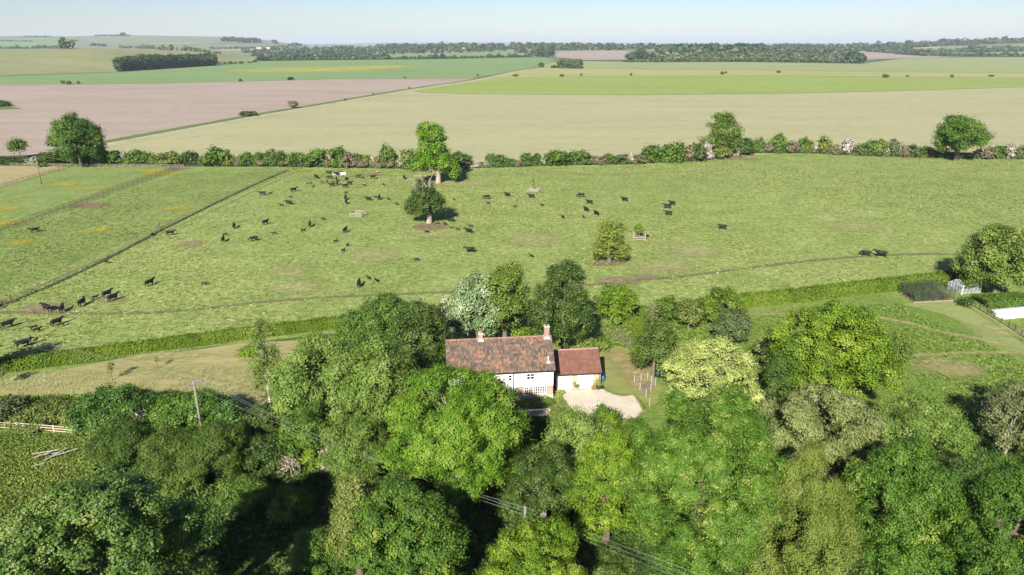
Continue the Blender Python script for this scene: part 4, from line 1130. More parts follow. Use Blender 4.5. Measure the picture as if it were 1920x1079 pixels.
# clipped hedges near the cottage
hedge1 = scatter_strip(11, gpath([(-160, 728), (0, 698), (150, 676), (300, 656), (470, 633), (600, 617), (680, 608)]), 1.8, 60000, 1.5, 0.24, L_HEDGE, 'hedge', tm=0.45)
tag(hedge1, 'long clipped green hedge between hay strip and pasture, on the left', 'hedge')
hedge2 = scatter_strip(12, gpath([(1378, 576), (1500, 563), (1620, 548), (1720, 537), (1812, 524)]), 2.2, 50000, 2.0, 0.25, L_HEDGE, 'hedge', tm=0.45)
tag(hedge2, 'long clipped green hedge on the right, ending at the greenhouse', 'hedge')
tag(scatter_strip(13, gpath([(1175, 592), (1215, 596), (1240, 592), (1320, 580)]), 1.8, 10000, 1.7, 0.24, L_HEDGE, 'hedge', tm=0.25), 'short dull hedge behind the clipped bush and apple tree', 'hedge')
tag(scatter_strip(14, gpath([(1148, 598), (1170, 604), (1190, 616), (1205, 636), (1214, 652)]), 2.2, 12000, 1.6, 0.22, L_HEDGE, 'hedge', tm=0.6), 'curving bright hedge behind the lawn and garage', 'hedge')
tag(scatter_strip(15, gpath([(1834, 572), (1880, 570), (1925, 568), (1990, 566)]), 4.5, 14000, 1.3, 0.24, L_SHRUB, 'hedge', tm=0.5), 'broad low hedge between the greenhouse and the white tunnel', 'hedge')

# ---------------------------------------------------------------- lone trees and shrubs out in the fields
FIELD = [(118, 158, 4, 150.5, 'o', 'left one of three scrubby bushes on the brown field edge at far left'), (130, 159, 4.5, 151.5, 'd', 'middle one of three scrubby bushes on the brown field edge at far left'), (147, 158, 3.5, 152, 'b', 'right one of three scrubby bushes on the brown field edge at far left'),
         (451, 153.5, 3.5, 147.5, 'd', 'tiny dark bush on brown field edge below the yellow drift'), (545, 150.5, 7, 144, 'd', 'dark bush on brown field edge, wider than its neighbour'), (462, 219, 12, 208, 'o', 'long low dark bush on the track verge beside brown field'), (474, 218, 9, 209, 'g', 'small green bush on the track verge touching the long low one'),
         (549, 203, 10, 188, 'b', 'pale round bush on the track verge beside the straw field'), (4, 200, 14, 188, 'd', 'dark clump on the green wedge in the brown field'), (759, 146.5, 3, 144.3, 'd', 'tiny bush on brown field edge near its far corner'), (1014, 127, 5, 117, 'd', 'dark round tree where the track leaves the green field'),
         (1660, 146, 6, 139, 'o', 'rounded field bush second from the right in the bright strip row'), (1784, 146, 3.5, 139.5, 'o', 'thin upright field bush towards the right in the strip row'), (1858, 144, 5, 140.5, 'd', 'flat dark field bush furthest right in the strip row'), (1354, 140.5, 3.5, 134, 'd', 'dark field bush below the plantation middle'),
         (1361, 138, 2.5, 134, 'd', 'tiny companion of the dark field bush below the plantation'), (1460, 137, 4, 132.5, 'd', 'lone field bush below the right half of the plantation'), (1701, 144, 3, 141, 'o', 'tiny field bush right of the rounded one in the strip row'), (1183, 142.5, 2, 137, 'd', 'upright thin bush in the row right of the heart shaped trees'), (1090, 142.5, 2, 137.5, 'd', 'thin bush in the row just right of the second heart shaped tree'),
         (648, 189, 2.5, 185, 'd', 'small bush half way along the track by the brown field'), (768, 166.5, 2, 163.5, 'd', 'small bush at the track near the brown field tip'), (700, 178, 1.5, 174, 'd', 'tiny bush on the track verge at the brown field')]
for u, vb, hw, vt, k, lab in FIELD:
    p = G(u, vb)
    d = depth(p)
    o = link('field_bush', PB[k][rngH.randrange(4)])
    o.location = p
    w = hw * d / F
    o.scale = (w, w, max(1.0, top_at(u, vt, p.y)))
    o.rotation_euler = (0, 0, rngH.uniform(0, 6))
    tag(o, lab, 'bush', 'lone bushes in the far fields')
for u, vb, hw, vt, lab in ((967, 145, 5, 139.5, 'heart shaped lone tree nearest to the track in the yellowish field'), (1053, 145, 4.5, 139.5, 'heart shaped lone tree right of the track in the yellowish field'), (896, 144.5, 1.8, 138.8, 'thin lone tree on the blue green field edge by the track')):
    p = G(u, vb)
    d = depth(p)
    h = top_at(u, vt, p.y)
    root = tag(empty('field_tree', p), lab, 'tree', 'lone trees in the far fields')
    c = link('crown', PB['d'][0 if u < 1000 else 1], None, root)
    c.location = (0, 0, h * 0.28)
    w = hw * d / F
    c.scale = (w, w, h * 0.74)
    MB().tube([(0, 0, -0.2), (0, 0, h * 0.5)], [0.35, 0.2], 6).build('trunk', B_BROWN, root)

# ---------------------------------------------------------------- distant woods and tree lines (read as masses)
def far_trees(name, spots, mat, seed, face=0.32, per=46, kind='stuff', label=None, cat=None, tm=0.45):
    """spots: (place, radius, height); rounded tree crowns of scattered faces"""
    rng = np.random.default_rng(seed)
    VV, TT = [], []
    Ps, Ns, Ls, Tl = [], [], [], []
    for p, r, h in spots:
        n = per
        d = unit(rng, n)
        d[:, 2] = np.abs(d[:, 2]) * np.where(rng.random(n) < 0.38, -1.0, 1.0)
        lobes = unit(rng, 5) * 0.4
        q = d * rng.uniform(0.75, 1.05, (n, 1)) + lobes[rng.integers(0, 5, n)] * 0.55
        P3 = np.column_stack([p[0] + q[:, 0] * r, p[1] + q[:, 1] * r, p[2] + np.maximum(0.15, h * 0.46 + q[:, 2] * h * 0.44)])
        Ps.append(P3)
        Ns.append(d)
        Ls.append(np.full(n, (r + h * 0.5) * face))
        Tl.append(np.full(n, rng.normal(tm, 0.2)) + rng.normal(0, 0.14, n))
    Pn, Nn, L, T = np.vstack(Ps), np.vstack(Ns), np.concatenate(Ls), np.concatenate(Tl)
    V, Fc, T = leaves_at(rng, Pn, Nn, 1.0, 0.8, T, 0.6)
    c = np.repeat(Pn, 4, axis=0)
    V = c + (V - c) * np.repeat(L, 4)[:, None] * 1.6
    o = link(name, np_mesh(name, V, Fc, T), mat)
    return tag(o, label, cat, None, kind)

rf = np.random.default_rng(8)
def line_spots(pix, hgt, gap, jit=0.3, tall=0.0, tallh=2.0, lift=0.0):
    """trees along a line of photo points on the land; hgt metres, gap in photo pixels"""
    out = []
    for (u0, v0), (u1, v1) in zip(pix, pix[1:]):
        n = max(1, int(abs(u1 - u0) / gap))
        for i in range(n):
            t = (i + rf.uniform(0, 1)) / n
            p = P(u0 + (u1 - u0) * t, v0 + (v1 - v0) * t)
            if p is None:
                continue
            h = hgt * rf.uniform(1 - jit, 1 + jit)
            if rf.random() < tall:
                h *= tallh
            r = max(h * 0.5, gap * depth(p) / F * 0.6)
            out.append((p, r * rf.uniform(0.8, 1.2), h))
    return out

def area_spots(poly, n, hgt, jit=0.3):
    us = [q[0] for q in poly]
    vs = [q[1] for q in poly]
    out = []
    tries = 0
    while len(out) < n and tries < n * 30:
        tries += 1
        u, v = rf.uniform(min(us), max(us)), rf.uniform(min(vs), max(vs))
        ins = False
        for (a, b), (c, d) in zip(poly, poly[1:] + poly[:1]):
            if (b > v) != (d > v) and u < a + (c - a) * (v - b) / (d - b):
                ins = not ins
        if not ins:
            continue
        p = P(u, v)
        if p is None:
            continue
        h = hgt * rf.uniform(1 - jit, 1 + jit)
        out.append((p, h * rf.uniform(0.4, 0.65), h))
    return out

# the dark beech wood on the near hill: edge along its foot, depth behind
wood = []
for i in range(46):
    t = (i + 0.5) / 46
    u = 222 + (404 - 222) * t
    for j in range(4):
        v = 134.5 - 11.5 * t - j * 2.0
        p = P(u + rf.uniform(-2, 2), v)
        if p:
            h = top_at(u, 104.5 + 3.5 * abs(t - 0.55) ** 2 * 8 - (1.5 if j else 0), p.y) - p.z if j == 0 else wood[-1][2] * rf.uniform(0.93, 1.06)
            h = min(max(h, 20), 36) * rf.uniform(0.93, 1.05)
            wood.append((p, 6.5 * rf.uniform(0.85, 1.2), h))
far_trees('woodland', wood, L_FARDARK, 21, face=0.16, per=190, label='dark block of beech wood on the hillside at far left', cat='wood')
far_trees('woodland', [(P(u, v), 5.5, hh) for u, v, hh in [(298, 94, 8), (306, 94.5, 13), (314, 94.5, 15), (322, 95, 16), (332, 95, 17), (341, 95.5, 16), (349, 96, 15), (357, 96.5, 13), (365, 97, 12), (374, 97.5, 10), (383, 98.5, 9), (391, 99, 7), (404, 100, 5), (410, 100.5, 5)] for _ in (0, 1, 2)],
          L_GORSE, 22, face=0.22, per=60, label='bushy scrub along the brow of the near hill', cat='scrub')
far_trees('woodland', area_spots([(417, 78), (425, 73), (485, 76), (492, 80), (470, 82)], 60, 20, 0.2) + line_spots([(418, 77), (450, 77.5), (490, 80)], 22, 2.5), L_FARDARK, 23, per=40, label='hilltop beech clump on the far downs', cat='wood')
# plantation and the dark wood behind it
plant = line_spots([(1232, 116.5), (1300, 115.8), (1400, 116), (1500, 117.3), (1612, 119)], 15, 2.0, 0.22)
plant += line_spots([(1240, 113.5), (1400, 113), (1600, 116)], 18, 2.2, 0.2) + line_spots([(1245, 111), (1400, 110), (1605, 113)], 19, 2.2, 0.2)
far_trees('plantation', plant, leaf_mat('plantation_leaves', [(0, (0.04, 0.065, 0.024)), (0.5, (0.078, 0.11, 0.042)), (0.9, (0.13, 0.15, 0.075)), (1, (0.25, 0.24, 0.17))]), 24, face=0.2, per=60, label='long plantation strip of pale green trees across the right middle distance', cat='plantation')
far_trees('hedge_undergrowth', line_spots([(1232, 117.5), (1400, 117), (1614, 120)], 2.6, 1.6, 0.3), L_FARDARK, 25, per=20)
far_trees('woodland', line_spots([(1590, 118.5), (1616, 119.5)], 22, 3, 0.15), L_FARDARK, 26, per=70, label='dark tree group ending the plantation strip on its right', cat='trees')
far_trees('woodland', area_spots([(1232, 98), (1250, 94), (1430, 94), (1442, 98), (1420, 103), (1240, 103)], 170, 22, 0.15), L_FARDARK, 27, per=60, label='dark wood behind the plantation strip', cat='wood')
far_trees('woodland', area_spots([(1400, 108), (1500, 104), (1600, 108), (1600, 112), (1420, 112)], 60, 17, 0.25), L_FARDARK, 28, per=50, label='darker trees rising behind the right half of the plantation', cat='wood')
# clump with a big round tree left of the plantation
def far_tree(label, u, vb, hw, vt, mat, name='field_tree', seed=1, per=420, lean=0.0, cat='tree', face=0.15):
    p = P(u, vb)
    d = depth(p)
    root = tag(empty(name, p), label, cat)
    h = max(3.0, top_at(u, vt, p.y) - p.z)
    r = hw * d / F
    rng = np.random.default_rng(seed)
    V, Fc, T, lob, pw = crown(seed, (r, r, h * 0.46), leaf=max(0.7, d / 683 * 1.3), lai=1.8, nlobe=14, clump=max(0.5, d / 683 * 0.8), per=8, zmin=-0.85)
    link('crown', np_mesh('crown', V + np.array([0, 0, h * 0.53]), Fc, T), mat, root)
    MB().tube([(0, 0, -0.5), (0, 0, h * 0.6)], [h * 0.035, h * 0.02], 6).build('trunk', B_BROWN, root)
    return root
far_tree('largest round tree at the left end of the plantation strip', 1203, 116, 17, 91, L_FARDARK, seed=41)
far_tree('grey green companion left of the largest round tree by the plantation', 1182, 116.5, 11, 98, L_FAR, seed=42)
far_tree('lower tree right of the largest round tree by the plantation', 1222, 116.5, 7, 97, L_FAR, seed=43)
far_trees('hedge_undergrowth', line_spots([(1168, 117), (1232, 117.5)], 5, 2, 0.3), L_FARDARK, 29, per=26)
# small spinney by the bend of the track
for i, (u, hw, vt, mt) in enumerate(((1055, 10, 113.5, L_FAR), (1067, 8, 112, L_SHRUBO), (1083, 10, 111, L_SHRUBO))):
    far_tree(('left dark tree', 'middle slender tree', 'right broad tree')[i] + ' of the small spinney by the track bend', u, 128, hw, vt, mt, seed=50 + i)
tag(far_trees('hedge', line_spots([(1034, 128), (1091, 129.5)], 5.5, 1.6, 0.15), L_FARDARK, 30, per=30, kind='thing'), 'low dark hedge at the foot of the small spinney', 'hedge')
far_tree('dark tree left of the track where it reaches the woods', 1012, 107, 9, 83, L_FAR, seed=61)
far_tree('largest dark tree of the roadside wood beside the track', 1032, 108, 8, 87, L_FARDARK, seed=62)
far_trees('woodland', area_spots([(950, 98), (990, 97), (1040, 104), (1036, 108), (1000, 107), (985, 101)], 60, 14, 0.25), L_FAR, 31, per=46, label='mixed roadside wood left of the track in the centre distance', cat='wood', tm=0.6)
far_trees('hedge_undergrowth', line_spots([(480, 114.5), (600, 113.2), (800, 111.2), (1000, 107.6)], 6.5, 2.4, 0.35, 0.12, 2.0), L_FARDARK, 32, per=34)
far_trees('woodland', line_spots([(500, 110), (560, 109.5), (640, 108), (720, 108.5)], 10, 3.0, 0.35, 0.15, 1.5), L_FAR, 33, per=36, label='hedgerow trees behind the blue green field at its left end', cat='trees')
for nm, poly, n, h in (('trees between the fields left of centre', [(470, 101), (560, 99), (700, 96), (860, 93), (950, 92), (955, 96), (840, 100.5), (700, 104.5), (560, 106.5), (470, 108)], 330, 13), ('hazy trees on the plain below the downs', [(440, 97), (540, 91), (680, 90), (900, 89), (900, 93), (700, 96), (560, 99), (460, 101)], 260, 13),
                       ('long belt of trees along the horizon in the centre', [(700, 89), (900, 87.5), (1180, 88), (1240, 92), (1180, 95), (1050, 95), (900, 92), (760, 93)], 420, 18), ('trees along the horizon right of centre', [(1240, 90), (1400, 88), (1600, 88), (1700, 90), (1700, 95), (1600, 97), (1440, 96), (1240, 95)], 380, 17)):
    far_trees('woodland', area_spots(poly, n, h, 0.4), L_FAR, 100 + n, per=26, label=nm, cat='wood')
for k, (pix, h, g, tl) in enumerate((([(1625, 97.5), (1660, 100), (1690, 103), (1740, 106), (1920, 107)], 11, 2.4, 0.15), ([(1655, 98), (1700, 98), (1750, 101)], 14, 3, 0.3), ([(1760, 98.5), (1790, 98)], 12, 3, 0.1), ([(1792, 98), (1850, 98.5), (1920, 97)], 14, 3, 0.2), ([(1860, 94), (1890, 93), (1925, 95)], 14, 3, 0.2),
                                   ([(1600, 94), (1700, 90.5), (1760, 87), (1840, 84), (1925, 80)], 20, 2.2, 0.2), ([(1560, 97), (1660, 95), (1700, 94)], 12, 2.5, 0.2), ([(1820, 91), (1850, 91.5)], 13, 3, 0.2), ([(1700, 86), (1800, 82), (1925, 76.5)], 16, 2.2, 0.1), ([(1440, 92), (1560, 90), (1640, 86.5)], 12, 3, 0.2),
                                   ([(-40, 92), (40, 92), (55, 91.5)], 12, 4, 0.1), ([(60, 91.5), (90, 91)], 14, 3, 0.1), ([(92, 91.5), (135, 92)], 16, 2.5, 0.1), ([(45, 69.8), (95, 69.8)], 9, 3, 0.0), ([(165, 67.5), (245, 68)], 9, 3, 0.1), ([(118, 78.3), (128, 77.5), (147, 78.3)], 11, 3, 0.0), ([(0, 78), (60, 79)], 8, 5, 0), ([(170, 87), (185, 87), (200, 88)], 16, 4, 0.2), ([(225, 91), (262, 91)], 14, 6, 0),
                                   ([(262, 91.5), (290, 92)], 18, 2.5, 0), ([(510, 82), (520, 84)], 26, 3, 0.3), ([(394, 92), (420, 92), (480, 91), (545, 88)], 9, 4, 0.1), ([(540, 87), (600, 86), (680, 87)], 16, 3, 0.2))):
    far_trees('tree_line', line_spots(pix, h, g, 0.3, tl, 1.5), L_FAR, 200 + k, per=30)
far_tree('domed tree crowning the skyline of the far downs', 231, 68, 5.5, 62, L_FARDARK, seed=71)
for i, (u, vb, hw, vt) in enumerate(((422, 121, 2.5, 116), (432, 121, 4.5, 115), (442, 120, 3, 116), (452, 120, 4, 115), (468, 119, 3, 116), (477, 117.5, 4.5, 113))):
    p = P(u, vb)
    o = link('field_bush', PB['d'][i % 4])
    o.location = p
    d = depth(p)
    o.scale = (hw * d / F, hw * d / F, (vb - vt) * d / F)
    tag(o, 'scrub bush %s right of the dark beech wood' % ('nearest', 'second', 'third', 'fourth', 'fifth', 'sixth')[i], 'bush', 'scrub bushes right of the beech wood')
# radio mast on the downs
p = P(407, 72.5)
mst = tag(empty('radio_mast', p), 'thin radio mast on the skyline left of the hilltop beech clump', 'mast')
hm = 11 * depth(p) / F
B_STEEL = simple('grey_steel', (0.35, 0.36, 0.37), 0.5, 0.1, 2, 0.4, 0.6)
mm = MB()
for k in range(3):
    a = k * 2.094
    mm.tube([(1.2 * math.cos(a), 1.2 * math.sin(a), 0), (0.5 * math.cos(a), 0.5 * math.sin(a), hm)], 0.18, 4)
for j in range(14):
    z = hm * j / 14
    for k in range(3):
        a, b = k * 2.094, (k + 1) * 2.094
        r = 1.2 - 0.7 * j / 14
        mm.tube([(r * math.cos(a), r * math.sin(a), z), (r * math.cos(b), r * math.sin(b), z + hm / 14)], 0.1, 4)
mm.build('lattice', B_STEEL, mst)

# ---------------------------------------------------------------- cattle
M_BLACK = simple('black_hide', (0.009, 0.0085, 0.0085), 0.6, 0.25, 3, 0.3)
M_BROWNH = simple('dark_brown_hide', (0.05, 0.024, 0.014), 0.6, 0.3, 3, 0.3)

def cow_mesh(name, pose, calf, bull=False):
    """one continuous body: joints as connected edges, a radius at each, grown with a skin modifier"""
    lie = pose == 'lie'
    dz = -0.66 if lie else 0.0
    fat = 0.86 if calf else (1.14 if bull else 1.0)
    J, E = [], []
    def j(x, y, z, r, par=None):
        J.append((x, y, z, r * fat))
        if par is not None:
            E.append((par, len(J) - 1))
        return len(J) - 1
    root = j(-0.45, 0, 1.0 + dz, 0.37)
    hip = j(-0.85, 0, 1.06 + dz, 0.31, root)
    rump = j(-1.08, 0, 1.1 + dz, 0.17, hip)
    tail = j(-1.17, 0, 0.98 + dz, 0.05, rump)
    t2 = j(-1.2, 0.02, max(0.62 + dz, 0.2), 0.03, tail)
    j(-1.19, 0.03, max(0.34 + dz, 0.08), 0.045, t2)
    bel = j(-0.02, 0, 0.97 + dz, 0.4, root)
    che = j(0.4, 0, 0.98 + dz, 0.37, bel)
    sho = j(0.66, 0, 1.07 + dz, 0.29, che)
    if pose == 'graze':
        nk = j(0.98, 0.02, 0.88, 0.19, sho)
        po = j(1.25, 0.05, 0.55, 0.14, nk)
        fa = j(1.34, 0.06, 0.33, 0.11, po)
        j(1.38, 0.07, 0.13, 0.085, fa)
    elif pose == 'look':
        nk = j(0.93, 0.1, 1.27, 0.19, sho)
        po = j(1.08, 0.26, 1.42, 0.14, nk)
        fa = j(1.16, 0.42, 1.32, 0.115, po)
        j(1.2, 0.55, 1.21, 0.09, fa)
    else:
        nk = j(0.97, 0, 1.24 + dz, 0.19, sho)
        po = j(1.22, 0, 1.38 + dz, 0.14, nk)
        fa = j(1.38, 0, 1.27 + dz, 0.115, po)
        j(1.53, 0, 1.13 + dz, 0.09, fa)
    st = {'stand': (0.0, 0.0, 0.0, 0.0), 'look': (0.03, -0.04, 0.05, -0.05), 'walk': (0.17, -0.17, -0.2, 0.17), 'graze': (0.1, -0.12, -0.08, 0.1)}.get(pose, (0, 0, 0, 0))
    ls = 1.0
    for i, sy in enumerate((1, -1)):
        y = 0.2 * sy
        if lie:
            a = j(0.5, y * 1.2, 0.26, 0.14, che)
            b = j(0.78, y * 1.35, 0.1, 0.075, a)
            j(0.46, y * 1.6, 0.07, 0.055, b)
            a = j(-0.72, y * 1.5, 0.3, 0.2, hip)
            b = j(-0.3, y * 1.9, 0.13, 0.09, a)
            j(-0.62, y * 2.0, 0.06, 0.055, b)
        else:
            s = st[i]
            a = j(0.52, y, 0.72, 0.13, che)
            b = j(0.52 + s * 0.6, y, 0.4, 0.075, a)
            c = j(0.5 + s, y, 0.1, 0.052, b)
            j(0.53 + s, y, 0.02, 0.06, c)
            s = st[2 + i]
            a = j(-0.82, y * 1.05, 0.78, 0.2, hip)
            b = j(-0.74 + s * 0.4, y * 1.08, 0.55, 0.115, a)
            c = j(-0.95 + s * 0.8, y, 0.38, 0.07, b)
            e = j(-0.9 + s, y, 0.1, 0.052, c)
            j(-0.86 + s, y, 0.02, 0.06, e)
    if not calf and not lie:
        j(-0.5, 0, 0.62, 0.13, root)
    me = bpy.data.meshes.new(name + '_joints')
    me.from_pydata([q[:3] for q in J], E, [])
    ob = bpy.data.objects.new(name + '_joints', me)
    COL.objects.link(ob)
    ob.modifiers.new('skin', 'SKIN')
    for q, sv in zip(J, me.skin_vertices[0].data):
        sv.radius = (q[3], q[3])
    me.skin_vertices[0].data[0].use_root = True
    sd = ob.modifiers.new('sub', 'SUBSURF')
    sd.levels = sd.render_levels = 1
    bpy.context.view_layer.update()
    dg = bpy.context.evaluated_depsgraph_get()
    body = bpy.data.meshes.new_from_object(ob.evaluated_get(dg))
    COL.objects.unlink(ob)
    bpy.data.objects.remove(ob)
    # ears join the body mesh
    hp = Vector(J[po][:3])
    nd = (Vector(J[fa][:3]) - hp).normalized()
    sd_ = nd.cross(Vector((0, 0, 1))).normalized() if abs(nd.z) < 0.98 else Vector((0, 1, 0))
    V = [tuple(v.co) for v in body.vertices]
    Fc = [tuple(q.vertices) for q in body.polygons]
    for s in (1, -1):
        b0 = hp + sd_ * s * 0.1
        tip = hp + sd_ * s * 0.34 - nd * 0.04
        k = len(V)
        mid = (b0 + tip) / 2
        up = Vector((0, 0, 0.07))
        V += [tuple(b0 + nd * 0.03), tuple(mid + up), tuple(tip), tuple(mid - up), tuple(mid + nd * 0.04), tuple(mid - nd * 0.04)]
        Fc += [(k, k + 1, k + 4), (k + 1, k + 2, k + 4), (k + 2, k + 3, k + 4), (k + 3, k, k + 4), (k + 1, k, k + 5), (k + 2, k + 1, k + 5), (k + 3, k + 2, k + 5), (k, k + 3, k + 5)]
    out = bpy.data.meshes.new(name)
    out.from_pydata(V, [], Fc)
    out.polygons.foreach_set('use_smooth', [True] * len(out.polygons))
    out.update()
    bpy.data.meshes.remove(body)
    return out

COWM = {}
for calf in (False, True):
    for pose in ('stand', 'walk', 'graze', 'look', 'lie'):
        for c, mt in (('k', M_BLACK), ('n', M_BROWNH)):
            if ('b', pose) not in COWM and c == 'k':
                pass
            me = cow_mesh('calf' if calf else 'cow', pose, calf) if c == 'k' else COWM[(calf, pose, 'k')].copy()
            me.materials.clear()
            me.materials.append(mt)
            COWM[(calf, pose, c)] = me
